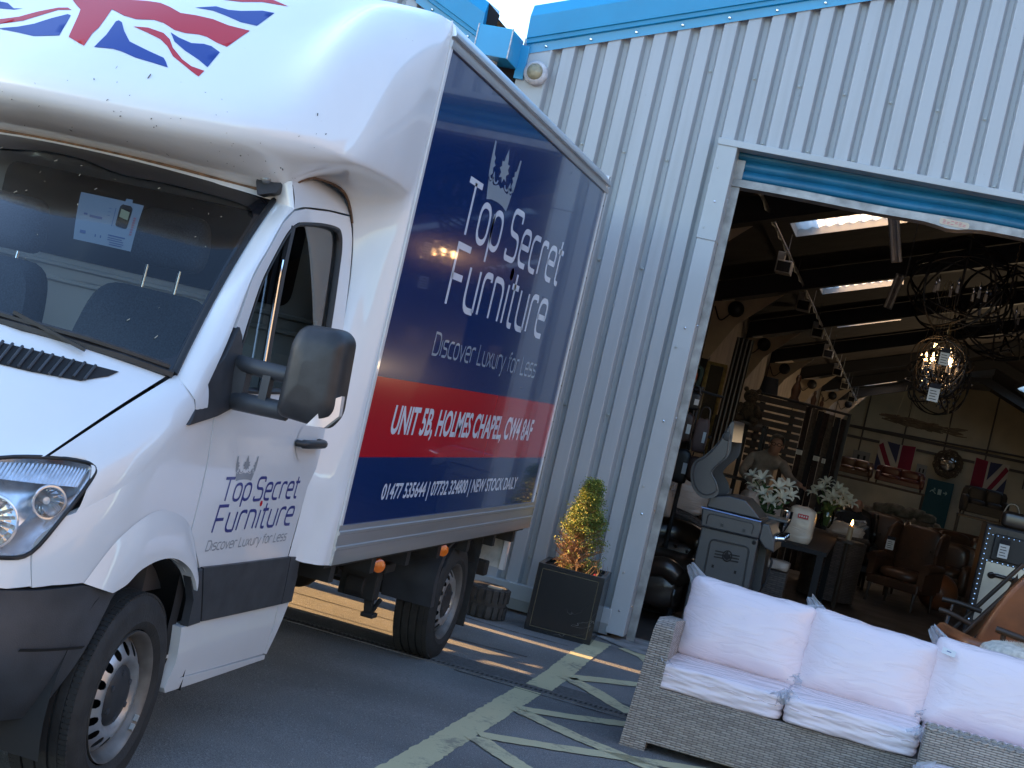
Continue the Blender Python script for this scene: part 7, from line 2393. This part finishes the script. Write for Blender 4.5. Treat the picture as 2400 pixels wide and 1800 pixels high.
lilies('white lilies in a glass vase, nearer bunch beside the barbecue', (-.97, 14.5, 1.0), 0, [(-.20, .30, -.05), (-.11, .285, -.08), (-.06, .16, -.1), (.05, .25, -.1), (.10, .17, -.12), (.17, .20, -.05), (.02, .10, -.08), (-.16, .20, 0), (.12, .27, .03)], 1.0, [(.05, -.22), (.055, -.20), (.045, -.05), (.07, .03), (.068, .03)])
lilies('white lilies in a glass vase, farther bunch behind the wrapped chair pad', (-.52, 17.5, 1.02), 0, [(-.18, .16, -.05), (-.08, .30, -.03), (-.12, .22, -.08), (.05, .27, -.08), (.10, .22, -.06), (.15, .18, -.05), (.20, .14, -.04), (.02, .17, -.1), (-.02, .12, -.1), (.12, .10, -.06)], 1.0, [(.05, -.18), (.08, -.12), (.085, -.03), (.06, .04), (.058, .04)])
DT = thing('display_table', 'dark display table carrying both vases of lilies', 'table', (-.7, 16, gz(16)))
mb = MB(); mb.box((-1.15, 14.3, .74), (-.35, 17.8, .78)); mb.build('table_top', M_gap, DT)
for x in (-1.1, -.4):
    for y in (14.35, 17.75):
        mb = MB(); mb.box((x - .03, y - .03, gz(y)), (x + .03, y + .03, .74)); mb.build('leg', M_gap, DT)
mb = MB()
t = thing('silver_goblet', 'tall silver goblet vase between the lilies and the white sack', 'vase', (-.785, 14.35, .78))
mb.lathe([(.05, 0), (.052, .008), (.012, .03), (.010, .06), (.022, .075), (.010, .09), (.03, .12), (.055, .20), (.06, .29), (.056, .29), (.05, .2), (.02, .13)], 20, Matrix.Translation((-.785, 14.35, .78)))
mb.build('cup', M_chrome, t, smooth=60)
t = thing('wrapped_sack', 'cream plastic sack with a small red label standing by the silver goblet', 'sack', (-.665, 14.85, .76))
mb = MB(); cushion(mb, (-.665, 14.85, .94), (.27, .26, .37), n=12, p=4, seed=12, wr=.012); mb.build('sack', wrap_mat('cream_sack', (.58, .50, .40)), t, smooth=180, weld=1e-4)
mb = MB(); mb.box((-.70, 14.705, 1.015), (-.60, 14.712, 1.055)); mb.mi = 1
for k in range(4): mb.box((-.69 + .022 * k, 14.703, 1.028), (-.677 + .022 * k, 14.706, 1.044))
mb.build('red_label', [mat('label_red', (.45, .02, .03), .5), M_tag], t)
t = thing('wrapped_sack', 'black plastic sack leaning against the cream one', 'sack', (-.82, 14.75, .76))
mb = MB(); cushion(mb, (-.815, 14.95, .92), (.10, .16, .30), n=8, p=4, seed=13, wr=.02); mb.build('sack', M_black, t, smooth=180, weld=1e-4)
t = thing('wicker_cube', 'dark wicker side cube with a plastic-wrapped pad on top', 'side table', (-.755, 14.1, gz(14.1)))
mb = MB(); mb.box((-.86, 14.0, gz(14)), (-.64, 14.25, .535)); mb.build('body', M_wickd, t, bevel=.01)
t = thing('wrapped_cushion', 'flat beige wrapped pad on the dark wicker cube', 'cushion', (-.755, 14.1, .54), 0, 'wrapped cushions inside the doorway')
mb = MB(); cushion(mb, (-.755, 14.12, .585), (.23, .26, .09), n=8, p=5, seed=15, wr=.02); mb.build('padding', M_wrapd, t, smooth=180, weld=1e-4)
# round-backed wicker armchair seen from behind
t = thing('wicker_armchair', 'round-backed dark wicker armchair seen from behind, a wrapped pad bulging over its top', 'armchair', (-.38, 18.9, gz(18.9)))
zf = gz(18.9)
mb = MB()
mb.grid(lambda a, z: (-.38 + .36 * math.sin(a) * (1 - .06 * (1 - z)), 18.95 - .40 * math.cos(a), lerp(zf + .03, .72 - .10 * max(0, -math.cos(a) + .3), z)), [R(-120) + R(240) * i / 30 for i in range(31)], [0, .25, .5, .75, 1])
mb.tube([(-.38 + .36 * math.sin(a), 18.95 - .40 * math.cos(a), .72 - .10 * max(0, -math.cos(a) + .3)) for a in [R(-120) + R(240) * i / 30 for i in range(31)]], .03, 8)
mb.build('shell', M_wickd, t, smooth=60)
mb = MB(); mb.lathe([(.33, .0), (.33, .40), (0, .40)], 24, Matrix.Translation((-.38, 19.0, 0))); mb.build('seat', M_wickd, t)
t = thing('wrapped_cushion', 'crumpled plastic-wrapped pad on top of the round-backed wicker armchair', 'cushion', (-.32, 18.8, .75), 0, 'wrapped cushions inside the doorway')
mb = MB(); cushion(mb, (-.32, 18.8, .80), (.46, .3, .17), n=12, p=3.2, seed=18, wr=.03); mb.build('padding', M_wrapd, t, smooth=180, weld=1e-4)
film_tail(t, (-.2, 18.7, .86), (-.08, 18.7, .93), .2, 5); film_tail(t, (-.48, 18.7, .84), (-.56, 18.7, .88), .2, 6)
M_flame = emit('candle_flame', (1.0, .42, .10), 30)
t = thing('candle', 'lit pillar candle in front of the bald person', 'candle', (-.23, 17.2, .78))
mb = MB(); mb.lathe([(.03, 0), (.03, .16), (0, .16)], 14, Matrix.Translation((-.23, 17.2, .78))); mb.build('wax', mat('candle_wax', (.42, .28, .16), .6), t, smooth=40)
mb = MB(); mb.lathe([(0, 0), (.011, .018), (.007, .04), (0, .065)], 10, Matrix.Translation((-.23, 17.2, .945))); mb.build('flame', M_flame, t, smooth=180)
t = thing('side_table', 'small dark side table under the lit candle', 'table', (-.23, 17.2, gz(17.2)))
mb = MB(); mb.lathe([(.18, .75), (.18, .78), (0, .78)], 20, Matrix.Translation((-.23, 17.2, 0))); mb.build('table_top', M_wood, t)
mb = MB(); mb.tube([(-.23, 17.2, .75), (-.23, 17.2, gz(17.2))], .03, 8); mb.build('leg', M_wood, t)

# ---- left-hand goods: rugs on a rail, plush bear, poles, lampshade, figures, bags
t = thing('rug_rail', 'rail of dark hanging rugs and slatted panels behind the bending person', 'rug stand', (-1.3, 21.3, gz(21)))
mb = MB()
for k in range(9): mb.box((-1.94 + .005 * k, 21.0, 2.12 - .105 * k), (-1.22, 21.03, 2.20 - .105 * k))
mb.build('slatted_panel', mat('dark_slat_wood', (.040, .024, .018), .6, var=.3, scale=5), t)
M_rug = [mat('rug_dark_brown', (.030, .018, .016), .95, var=.4, scale=30), mat('rug_taupe', (.085, .066, .054), .95, var=.3, scale=30), mat('rug_charcoal', (.016, .015, .018), .95)]
for k in range(7):
    x0 = -1.22 + k * .082
    mb = MB(); mb.grid(lambda u, v: (x0 + .078 * u + .008 * math.sin(v * 5 + k), 21.0 + .03 * math.sin(u * PI) + .04 * k * .2, lerp(2.19 - k * .01, gz(21) + .1, v)), [0, .25, .5, .75, 1], [i / 8 for i in range(9)])
    mb.build('hanging_rug', M_rug[k % 3], t, smooth=60)
mb = MB(); mb.tube([(-2.0, 20.97, 2.235), (-.62, 20.97, 2.20)], .018, 8); mb.box((-1.98, 21.05, gz(21)), (-1.92, 21.1, 2.25)); mb.box((-.66, 21.05, gz(21)), (-.61, 21.1, 2.22)); mb.build('frame', M_beam, t)
for k, (x, z) in enumerate(((-1.17, 1.53), (-.93, 1.50), (-.83, 1.49))):
    price_tag('price_tag', ['white diamond-hung price tag on the rugs right of the bending person', 'middle white price tag on the hanging rugs', 'small white price tag on the last hanging rug'][k], x, 20.9, z, .085 if k < 2 else .05, .085)
BR = thing('teddy_bear', 'large brown plush teddy bear sitting on the slatted shelf behind the barbecue', 'soft toy', (-1.80, 19.2, 1.80))
M_plush = mat('brown_plush', (.085, .058, .036), 1.0, var=.5, scale=60, bump=.9, bscale=120)
mb = MB(); mb.sphere((-1.80, 19.2, 1.93), (.11, .10, .14), 16, 12); mb.sphere((-1.80, 19.17, 2.12), (.095, .09, .085), 16, 12)
for sx in (-1, 1):
    mb.sphere((-1.80 + sx * .08, 19.18, 2.20), (.032, .02, .032), 10, 8); mb.tube([(-1.80 + sx * .09, 19.16, 2.0), (-1.80 + sx * .15, 19.08, 1.90)], [.04, .045], 10); mb.tube([(-1.80 + sx * .07, 19.15, 1.84), (-1.80 + sx * .12, 19.0, 1.82)], [.055, .05], 10)
mb.sphere((-1.80, 19.08, 2.10), (.045, .04, .035), 10, 8)
mb.build('body', M_plush, BR, smooth=180)
mb = MB(); mb.sphere((-1.80, 19.042, 2.11), (.012, .008, .008), 8, 6)
for sx in (-1, 1): mb.sphere((-1.80 + sx * .035, 19.082, 2.145), .009, 8, 6)
mb.build('eyes_and_nose', M_gap, BR)
t = thing('shelf_unit', 'dark shelf unit by the left wall under the plush bear', 'shelves', (-1.8, 19.3, gz(19.3)))
for z in (.4, 1.1, 1.80):
    mb = MB(); mb.box((-2.15, 19.05, z - .03), (-1.55, 19.5, z)); mb.build('shelf', M_wood, t)
for x in (-2.15, -1.55):
    for y in (19.05, 19.45):
        mb = MB(); mb.box((x - .02, y, gz(19)), (x + .02, y + .05, 1.8)); mb.build('upright', M_beam, t)
for k in range(4):
    t = thing('steel_pole', 'one of four dark steel poles leaning in a bunch by the left wall', 'pole', (-2.0 + .05 * k, 18.0, gz(18)), 0, 'steel poles leaning by the left wall')
    mb = MB(); mb.tube([(-2.02 + .05 * k, 17.9 + .03 * k, gz(18)), (-2.0 + .052 * k, 18.15, 2.75)], .028, 10); mb.build('tube', mat('dark_pole', (.045, .038, .032), .35, .6), t, smooth=60)
t = thing('picture_frame', 'tall gilt picture frame leaning by the left wall behind the poles', 'picture frame', (-2.3, 19.2, 1.3))
mb = MB()
for a, b in (((-2.42, 19.2, 1.3), (-2.42, 19.25, 2.42)), ((-2.20, 19.2, 1.3), (-2.20, 19.25, 2.42)), ((-2.44, 19.2, 1.3), (-2.18, 19.2, 1.3)), ((-2.44, 19.25, 2.42), (-2.18, 19.25, 2.42))): mb.bar(a, b, .05, .04)
mb.build('frame', mat('old_gilt', (.22, .15, .05), .4, .7, var=.4, scale=20), t, bevel=.008)
mb = MB(); mb.box((-2.40, 19.24, 1.32), (-2.22, 19.25, 2.40)); mb.build('mirror_glass', mat('dull_mirror', (.10, .09, .07), .2, .8), t)
t = thing('lampshade', 'dark drum lampshade standing on top of the slatted rug stand', 'lampshade', (-1.78, 21.2, 2.22))
mb = MB(); mb.lathe([(.135, 2.235), (.102, 2.47), (.098, 2.47), (.13, 2.24)], 24, Matrix.Translation((-1.78, 21.2, 0))); mb.build('shade', M_gfab, t, smooth=50)
for k, (x, z, lb) in enumerate(((-1.47, 2.36, 'tallest dark carved figure on top of the rug stand'), (-1.20, 2.30, 'middle dark carved figure on top of the rug stand'), (-1.08, 2.26, 'smallest dark carved figure at the right end of the rug stand'))):
    s_ = (1.0, .6, .45)[k]
    t = thing('carved_figure', lb, 'ornament', (x, 22, 2.2), 0, 'carved figures on the rug stand', local=True)
    mb = MB(); mb.lathe([(.09, 0), (.085, .05), (.055, .10), (.07, .2), (.05, .27), (.028, .31), (.04, .36), (.03, .41), (0, .43)], 14, Matrix.Scale(s_, 4)); mb.build('figure', M_browl, t, smooth=60)
M_bag = [mat('bag_brown', (.045, .022, .016), .5), mat('bag_black', (.012, .011, .012), .45), mat('bag_pinkish', (.11, .065, .055), .6)]
for k, (x, z, w, h, mi, lb) in enumerate(((-1.76, 1.62, .16, .26, 0, 'brown leather bag hanging just inside the left jamb'), (-1.60, 1.58, .12, .30, 2, 'dusky leather bag hanging beside the raised barbecue lid'), (-1.72, 1.28, .17, .30, 1, 'black leather bag hanging lowest by the left jamb'), (-1.58, 1.28, .14, .22, 0, 'small brown bag hanging behind the barbecue lid'), (-1.75, 1.86, .18, .16, 1, 'black satchel at the top of the hanging bags'))):
    t = thing('leather_bag', lb, 'bag', (x, 13.3, z), 0, 'leather bags on a stand', local=True)
    mb = MB(); cushion(mb, (0, 0, 0), (w, .08, h), n=6, p=5, seed=k + 40, wr=.02); mb.build('body', M_bag[mi], t, smooth=60, weld=1e-4)
    mb = MB(); mb.tube(crv([(-w * .35, 0, h * .45), (-w * .25, 0, h * .8), (w * .25, 0, h * .8), (w * .35, 0, h * .45)], 4), .006, 5); mb.build('strap', M_bag[1], t, smooth=60)
    mb = MB(); mb.box((w * .2, -.05, -h * .2), (w * .42, -.048, h * .12)); mb.build('label', M_tag, t)
t = thing('bag_stand', 'black metal stand carrying the leather bags by the left jamb', 'stand', (-1.68, 13.5, gz(13.5)))
mb = MB(); mb.tube([(-1.70, 13.45, gz(13.4)), (-1.70, 13.45, 2.0)], .02, 8); mb.tube([(-1.88, 13.42, 1.97), (-1.50, 13.42, 1.95)], .012, 8); mb.tube([(-1.85, 13.42, 1.60), (-1.52, 13.42, 1.58)], .012, 8); mb.box((-1.9, 13.3, gz(13.4)), (-1.5, 13.6, gz(13.4) + .02)); mb.build('frame', M_beam, t, smooth=40)
t = thing('garden_gnome', 'small orange and green figure on the wall just inside the jamb', 'ornament', (-1.82, 13.6, 2.05))
mb = MB(); mb.box((-1.85, 13.58, 2.05), (-1.79, 13.64, 2.11)); mb.mi = 1; mb.box((-1.85, 13.58, 2.02), (-1.79, 13.64, 2.05)); mb.mi = 2; mb.tube(crv([(-1.86, 13.6, 2.16), (-1.77, 13.6, 2.16), (-1.755, 13.6, 2.08), (-1.77, 13.6, 2.0)], 4), .02, 6)
mb.build('figure', [mat('orange_cloth', (.50, .08, .02), .8), mat('cream_cloth', (.4, .34, .25), .8), mat('dark_green', (.015, .03, .02), .8)], t)

# ---- right-hand goods: studded trunk, leather armchair, sling chair, sheepskin stool
TK2 = thing('studded_trunk', 'tall black studded trunk with a big silver front panel, right side of the doorway', 'trunk', (1.45, 14.2, gz(14)))
f = lambda x, z: lerp(0, .115, (z - .6) / .8) * 0 + x
mb = MB(); mb.box((.93, 14.0, gz(14)), (2.4, 14.6, 1.40)); tk = mb.build('case', mat('black_trunk', (.012, .011, .013), .4, coat=.4), TK2, bevel=.02)
mb = MB(); mb.box((1.0, 13.990, .55), (2.3, 14.0, 1.075)); mb.build('silver_panel', mat('brushed_silver', (.50, .50, .49), .28, .9, var=.2, scale=3), tk)
mb = MB(); mb.box((1.02, 13.97, 1.10), (2.3, 14.0, 1.33)); dr = mb.build('drawer', mat('deep_black', (.010, .010, .012), .5), TK2, bevel=.01)
mb = MB()
for k in range(30):
    for (x, z) in ((.965, .05 + k * .045), (1.0 + k * .045, 1.08)): mb.sphere((x, 13.992, z), (.011, .008, .011), 6, 4)
    mb.sphere((1.0 + k * .045, 13.965, 1.31), (.009, .008, .009), 6, 4)
mb.build('studs', M_chrome, tk)
mb = MB(); mb.tube(crv([(1.06, 13.98, .965), (1.10, 13.94, .975), (1.22, 13.94, .972), (1.265, 13.98, .965)], 4), .018, 8); mb.sphere((1.065, 13.98, .965), (.035, .012, .03), 10, 6); mb.sphere((1.262, 13.98, .965), (.035, .012, .03), 10, 6); mb.build('carry_handle', M_darkl, tk, smooth=60)
price_tag('price_tag', 'large white price tag with a dark heading on the studded trunk', 1.11, 13.9, 1.135, .085, .16)
t = thing('handbag', 'small black handbag with looped handles standing on the studded trunk', 'bag', (1.18, 14.2, 1.40))
mb = MB(); cushion(mb, (1.18, 14.2, 1.47), (.26, .14, .15), n=6, p=4); mb.build('body', M_darkl, t, smooth=60, weld=1e-4)
mb = MB(); mb.tube(crv([(1.06, 14.18, 1.52), (1.09, 14.18, 1.60), (1.16, 14.18, 1.60), (1.20, 14.18, 1.52)], 4), .008, 6); mb.build('strap', M_darkl, t, smooth=60)
# lamps lit at the far right
M_bulb = emit('warm_bulb', (1.0, .50, .18), 7)
for k, (x, y, z, lb) in enumerate(((2.06, 18.0, 1.40, 'lit candle-bulb lamp at the right edge of the doorway'), (3.61, 40, 1.447, 'tall lit lamp near the far end of the shop above the studded trunk'))):
    t = thing('table_lamp', lb, 'lamp', (x, y, gz(y)))
    mb = MB(); mb.tube([(x, y, gz(y)), (x, y, z)], .02, 8); mb.lathe([(.12, gz(y)), (.12, gz(y) + .03), (.02, gz(y) + .05)], 16, Matrix.Translation((x, y, 0))); mb.lathe([(.03, z - .12), (.028, z), (0, z)], 10, Matrix.Translation((x, y, 0))); mb.build('stand', M_beam, t, smooth=40)
    mb = MB(); mb.lathe([(0, 0), (.018, .02), (.012, .06), (0, .09)], 10, Matrix.Translation((x, y, z))); mb.build('bulb', M_bulb, t, smooth=180)
    ld = bpy.data.lights.new('lamp_light', 'POINT'); ld.energy = (1.5, 60)[k]; ld.color = (1, .74, .46); ld.shadow_soft_size = .04
    lo = bpy.data.objects.new('lamp_light', ld); COL.objects.link(lo); lo.location = (x, y - .06, z + .05)
LC = thing('leather_armchair', 'tan leather armchair with dark wooden arms at the right edge, near the wicker sofa', 'armchair', (1.15, 10.9, 0))
mb = MB(); mb.prism(crv([(.83, .62), (.92, .95), (1.05, 1.19), (1.2, 1.28), (1.55, 1.25), (1.62, .7), (1.4, .45), (.95, .45)], 4, True), lambda a, b, t: (a, 10.95 + t - .1 * (b - .5), b), .16); mb.build('backrest', M_tanl, LC, smooth=50, bevel=.03)
mb = MB(); cushion(mb, (.98, 10.72, .60), (.86, .62, .17), n=10, p=3.6, wr=.01, seed=3); mb.build('seat', M_tanl, LC, smooth=180, weld=1e-4)
mb = MB(); mb.tube(crv([(.60, 10.9, .70), (.75, 10.55, .69), (.9, 10.44, .68)], 4), .05, 10); mb.build('seat_roll', M_tanl, LC, smooth=60)
mb = MB(); mb.tube(crv([(.90, 10.42, .835), (1.0, 10.40, .825), (1.25, 10.42, .79)], 4), [.022] * 9, 8); mb.tube([(.95, 10.42, .82), (1.0, 10.45, .3), (.98, 10.45, 0)], .018, 8); mb.tube([(1.5, 10.5, .8), (1.5, 10.5, 0)], .018, 8); mb.build('armrest', M_wood, LC, smooth=60)
mb = MB()
for p in ((.62, 11.1), (1.5, 11.2)): mb.tube([(p[0], p[1], .5), (p[0], p[1], 0)], .018, 8)
mb.build('leg', M_wood, LC)
SG = thing('sling_chair', 'folding sling chair with dark wooden rails in front of the silver trunk', 'chair', (.85, 11.9, 0))
mb = MB(); mb.bar((.77, 11.75, .585), (1.18, 11.9, 1.20), .035, .03); mb.build('back_rail', M_wood, SG, bevel=.008)
mb = MB(); mb.bar((.74, 12.2, .585), (1.15, 12.35, 1.20), .035, .03); mb.build('back_rail', M_wood, SG, bevel=.008)
mb = MB(); mb.tube(crv([(.59, 11.75, .755), (.68, 11.75, .745), (.84, 11.78, .70)], 4), .020, 8); mb.build('armrest', M_wood, SG, smooth=60)
mb = MB(); mb.tube(crv([(.62, 12.2, .80), (.74, 12.2, .80), (.92, 12.2, .78)], 4), .020, 8); mb.build('armrest', M_wood, SG, smooth=60)
for pl in ([(.665, 11.78, .74), (.64, 11.78, .30), (.62, 11.78, 0)], [(.70, 12.2, .78), (.67, 12.2, 0)], [(.80, 11.78, .6), (1.0, 11.85, 0)]):
    mb = MB(); mb.tube(pl, .010, 8); mb.build('steel_leg', M_chrome, SG, smooth=60)
mb = MB(); mb.grid(lambda u, v: (lerp(.66, 1.12, u), lerp(11.8, 12.28, v), lerp(.50, 1.12, u ** 2.2) - .04 * math.sin(v * PI)), [i / 8 for i in range(9)], [i / 4 for i in range(5)]); mb.build('sling_seat', M_darkl, SG, smooth=60)
SS = thing('sheepskin_stool', 'white sheepskin-covered stool behind the right back cushion of the sofa', 'stool', (1.02, 9.75, 0))
M_fleece = mat('sheepskin', (.62, .57, .48), 1.0, var=.25, scale=30)
mb = MB(); cushion(mb, (1.03, 9.75, .74), (.50, .46, .19), n=16, p=2.8, seed=4, wr=.012); pad = mb.build('pad', M_fleece, SS, smooth=180, weld=1e-4)
mb = MB()
for i in range(5200):
    a = random.uniform(0, 2 * PI); b = random.uniform(-.35, 1) * PI / 2
    n = Vector((math.cos(a) * math.cos(b), math.sin(a) * math.cos(b), math.sin(b))); p = Vector((1.03 + n.x * .235, 9.75 + n.y * .215, .74 + n.z * .088)); 
    e = p + n * random.uniform(.012, .028) + Vector((random.uniform(-.015, .015), random.uniform(-.015, .015), random.uniform(-.012, .01))); s_ = n.orthogonal().normalized() * .0022
    mb.add([p - s_, p + s_, e], [(0, 1, 2)])
mb.build('wool', M_fleece, pad)
for k in range(3):
    an = 2 * PI * k / 3; mb = MB(); mb.tube([(1.03 + .15 * math.cos(an), 9.75 + .15 * math.sin(an), .66), (1.03 + .2 * math.cos(an), 9.75 + .2 * math.sin(an), 0)], .02, 8); mb.build('leg', M_wood, SS)

# ---- hanging things: twin-tube fittings, wire orb chandeliers, driftwood pendant
M_cry = mat('crystal_drop', (.55, .57, .60), .08, .95); M_wire = mat('black_wire', (.012, .011, .011), .5, .3)
for k, (a, b, top) in enumerate((((-.46, 13.5, 3.90), (-.33, 13.9, 3.48), 4.8), ((-.33, 17, 3.72), (-.39, 17.3, 3.38), 4.7))):
    t = thing('tube_light_fitting', ['grey twin-tube light fitting hanging end-down just under the shutter', 'second, smaller twin-tube light fitting hanging from a chain'][k], 'light fitting', b)
    A = Vector(a); Bv = Vector(b)
    mb = MB(); mb.bar(A, Bv, .10, .06, (0, 1, 0)); mb.build('body', M_galv, t, bevel=.01)
    mb = MB()
    for q in (-.03, .03): mb.tube([A + Vector((q, -.045, 0)), Bv + Vector((q, -.045, 0))], .014, 8)
    mb.build('tube', mat('dead_tube', (.5, .5, .48), .3), t, smooth=60)
    mb = MB()
    for q in range(40):
        z = lerp(A.z, top, q / 40); mb.tube([(A.x + .06 + .006 * math.cos(i * PI / 3), A.y + (.006 * math.sin(i * PI / 3) if q % 2 else 0), z + .016 * math.sin(i * PI / 3)) for i in range(6)], .003, 4, closed=True)
    mb.build('chain', M_galv, t)


def orb(label, c, r, nlit, ncand, crystals, ztop, hoops=7, seed=0):
    rn = random.Random(seed)
    t = thing('orb_chandelier', label, 'chandelier', (c[0], c[1], c[2] - r), 0, 'wire orb chandeliers')
    C = Vector(c)
    mb = MB()
    for k in range(hoops):
        ax = Vector((rn.uniform(-1, 1), rn.uniform(-1, 1), rn.uniform(-.8, .8) if k else 0)).normalized(); u = ax.orthogonal().normalized(); w = ax.cross(u)
        mb.tube([C + (u * math.cos(2 * PI * i / 40) + w * math.sin(2 * PI * i / 40)) * r for i in range(40)], .0085 * r / .4, 5, closed=True)
    mb.tube([C + Vector((0, 0, -r * .45)), C + Vector((0, 0, r))], .012, 6)
    for k in range(ncand):
        a = 2 * PI * k / ncand + seed; rr = r * .5
        mb.tube(crv([C + Vector((0, 0, -r * .35)), C + Vector((rr * .6 * math.cos(a), rr * .6 * math.sin(a), -r * .45)), C + Vector((rr * math.cos(a), rr * math.sin(a), -r * .15))], 4), .007, 5)
    mb.build('wire_cage', M_wire, t, smooth=60)
    for k in range(ncand):
        a = 2 * PI * k / ncand + seed; p = C + Vector((r * .5 * math.cos(a), r * .5 * math.sin(a), -r * .15))
        mb = MB(); mb.lathe([(.016, 0), (.014, .07), (0, .07)], 8, Matrix.Translation(p)); cs = mb.build('candle_sleeve', M_paper, t)
        lit = k in nlit
        mb = MB(); mb.lathe([(0, .0), (.015, .015), (.012, .04), (.003, .075), (0, .085)], 10, Matrix.Translation(p + Vector((0, 0, .07)))); mb.build('bulb', M_bulb if lit else M_cry, cs, smooth=180)
        if lit:
            ld = bpy.data.lights.new('bulb_light', 'POINT'); ld.energy = .12; ld.color = (1, .6, .28); ld.shadow_soft_size = .03
            lo = bpy.data.objects.new('bulb_light', ld); COL.objects.link(lo); lo.location = p + Vector((0, -.03, .12))
    if crystals:
        mb = MB()
        for k in range(crystals):
            a = rn.uniform(0, 2 * PI); zz = rn.uniform(-.75, .75); rr = r * .72 * math.sqrt(max(.05, 1 - zz * zz)) * rn.uniform(.5, 1)
            p = C + Vector((rr * math.cos(a), rr * math.sin(a), zz * r)); q = rn.uniform(.010, .020)
            mb.lathe([(0, -q * 1.5), (q * .7, -q * .4), (q * .45, q * .6), (0, q)], 6, Matrix.Translation(p))
        tag(mb.build('crystal_drops', M_cry, t), kind='stuff')
    mb = MB()
    n = int((ztop - c[2] - r) / .04)
    for q in range(n):
        z = c[2] + r + q * .04; mb.tube([(c[0] + .011 * math.cos(i * PI / 3) * (1 if q % 2 else .2), c[1] + .011 * math.cos(i * PI / 3) * (.2 if q % 2 else 1), z + .026 * math.sin(i * PI / 3)) for i in range(6)], .0042, 4, closed=True)
    mb.build('chain', mat('brass_chain', (.20, .15, .08), .4, .7), t)


orb('large open wire orb chandelier hanging highest in the doorway', (.27, 14.5, 3.42), .47, (), 7, 0, 5.6, 7, 1)
orb('small black orb chandelier full of crystals with three lit bulbs', (.25, 14.2, 2.66), .29, (1, 2, 3, 5), 6, 190, 3.1, 8, 2)
orb('second large wire orb chandelier, farther back at the right', (.82, 17.0, 3.55), .52, (), 6, 40, 5.8, 8, 3)
orb('crystal-hung wire orb chandelier behind the lit one', (.30, 16.0, 2.62), .33, (), 6, 120, 5.6, 7, 5)
price_tag('price_tag', 'white price tag with dark heading on the middle of the crystal chandelier', .26, 13.85, 2.66, .085, .15)
price_tag('price_tag', 'white price tag with dark heading under the crystal chandelier', .24, 13.9, 2.33, .095, .16)
DP = thing('driftwood_pendant', 'long pendant light made of driftwood sticks hanging on strings', 'pendant light', (.36, 24, 2.3))
mb = MB()
rn = random.Random(6)
for i in range(85):
    x = rn.gauss(.36, .27); x = max(-.15, min(.88, x)); L_ = rn.uniform(.12, .32); a = rn.uniform(-.35, .35); 
    p = Vector((x - L_ / 2, 24 + rn.uniform(-.09, .09), 2.36 + rn.uniform(-.06, .07) * (1 - abs(x - .36) * .8))); q = p + Vector((L_ * math.cos(a), rn.uniform(-.08, .08), L_ * math.sin(a) * .5))
    mb.tube([p, p.lerp(q, .5) + Vector((0, 0, rn.uniform(-.012, .012))), q], [.012, .014, .007], 5)
mb.build('sticks', mat('driftwood', (.17, .125, .085), .9, var=.3, scale=12), DP)
mb = MB()
for x in (-.05, .12, .2, .3, .4, .55, .75): mb.tube([(x, 24, 2.38), (lerp(x, .30, .8), 24, 4.6)], .004, 4)
mb.build('cords', M_cream, DP)

# ---- unseen block added on the left of the yard: its long shade keeps the low sun off the van's nose and the near tarmac
UN = thing('yard_light_blocker', 'plain grey unit at the left side of the yard beyond the van', 'warehouse', (-17, 6, 0))
mb = MB(); mb.box((-22, 2.5, 0), (-12, 9.22, 7.0)); mb.build('cladding', M_clad, UN)
mb = MB(); mb.add([(-22.3, 2.4, 7), (-11.7, 2.4, 7), (-11.7, 9.25, 7), (-22.3, 9.25, 7), (-17, 2.4, 8.2), (-17, 9.25, 8.2)], [(0, 1, 4), (1, 2, 5, 4), (2, 3, 5), (3, 0, 4, 5)]); mb.build('roof', M_roof, UN)
UR = thing('yard_light_blocker', 'tall dark grey unit across the yard to the right, out of the picture', 'warehouse', (16, 0, 0))  # unseen dark block added to darken surfaces facing right
mb = MB(); mb.box((10.5, -14, 0), (22, 10.8, 7.5)); mb.build('cladding', mat('dark_blocker_grey', (.12, .118, .12), .7), UR)
mb = MB(); mb.add([(10.2, -14.3, 7.5), (22.3, -14.3, 7.5), (22.3, 10.85, 7.5), (10.2, 10.85, 7.5), (16, -14.3, 9), (16, 10.85, 9)], [(0, 1, 4), (1, 2, 5, 4), (2, 3, 5), (3, 0, 4, 5)]); mb.build('roof', M_roof, UR)
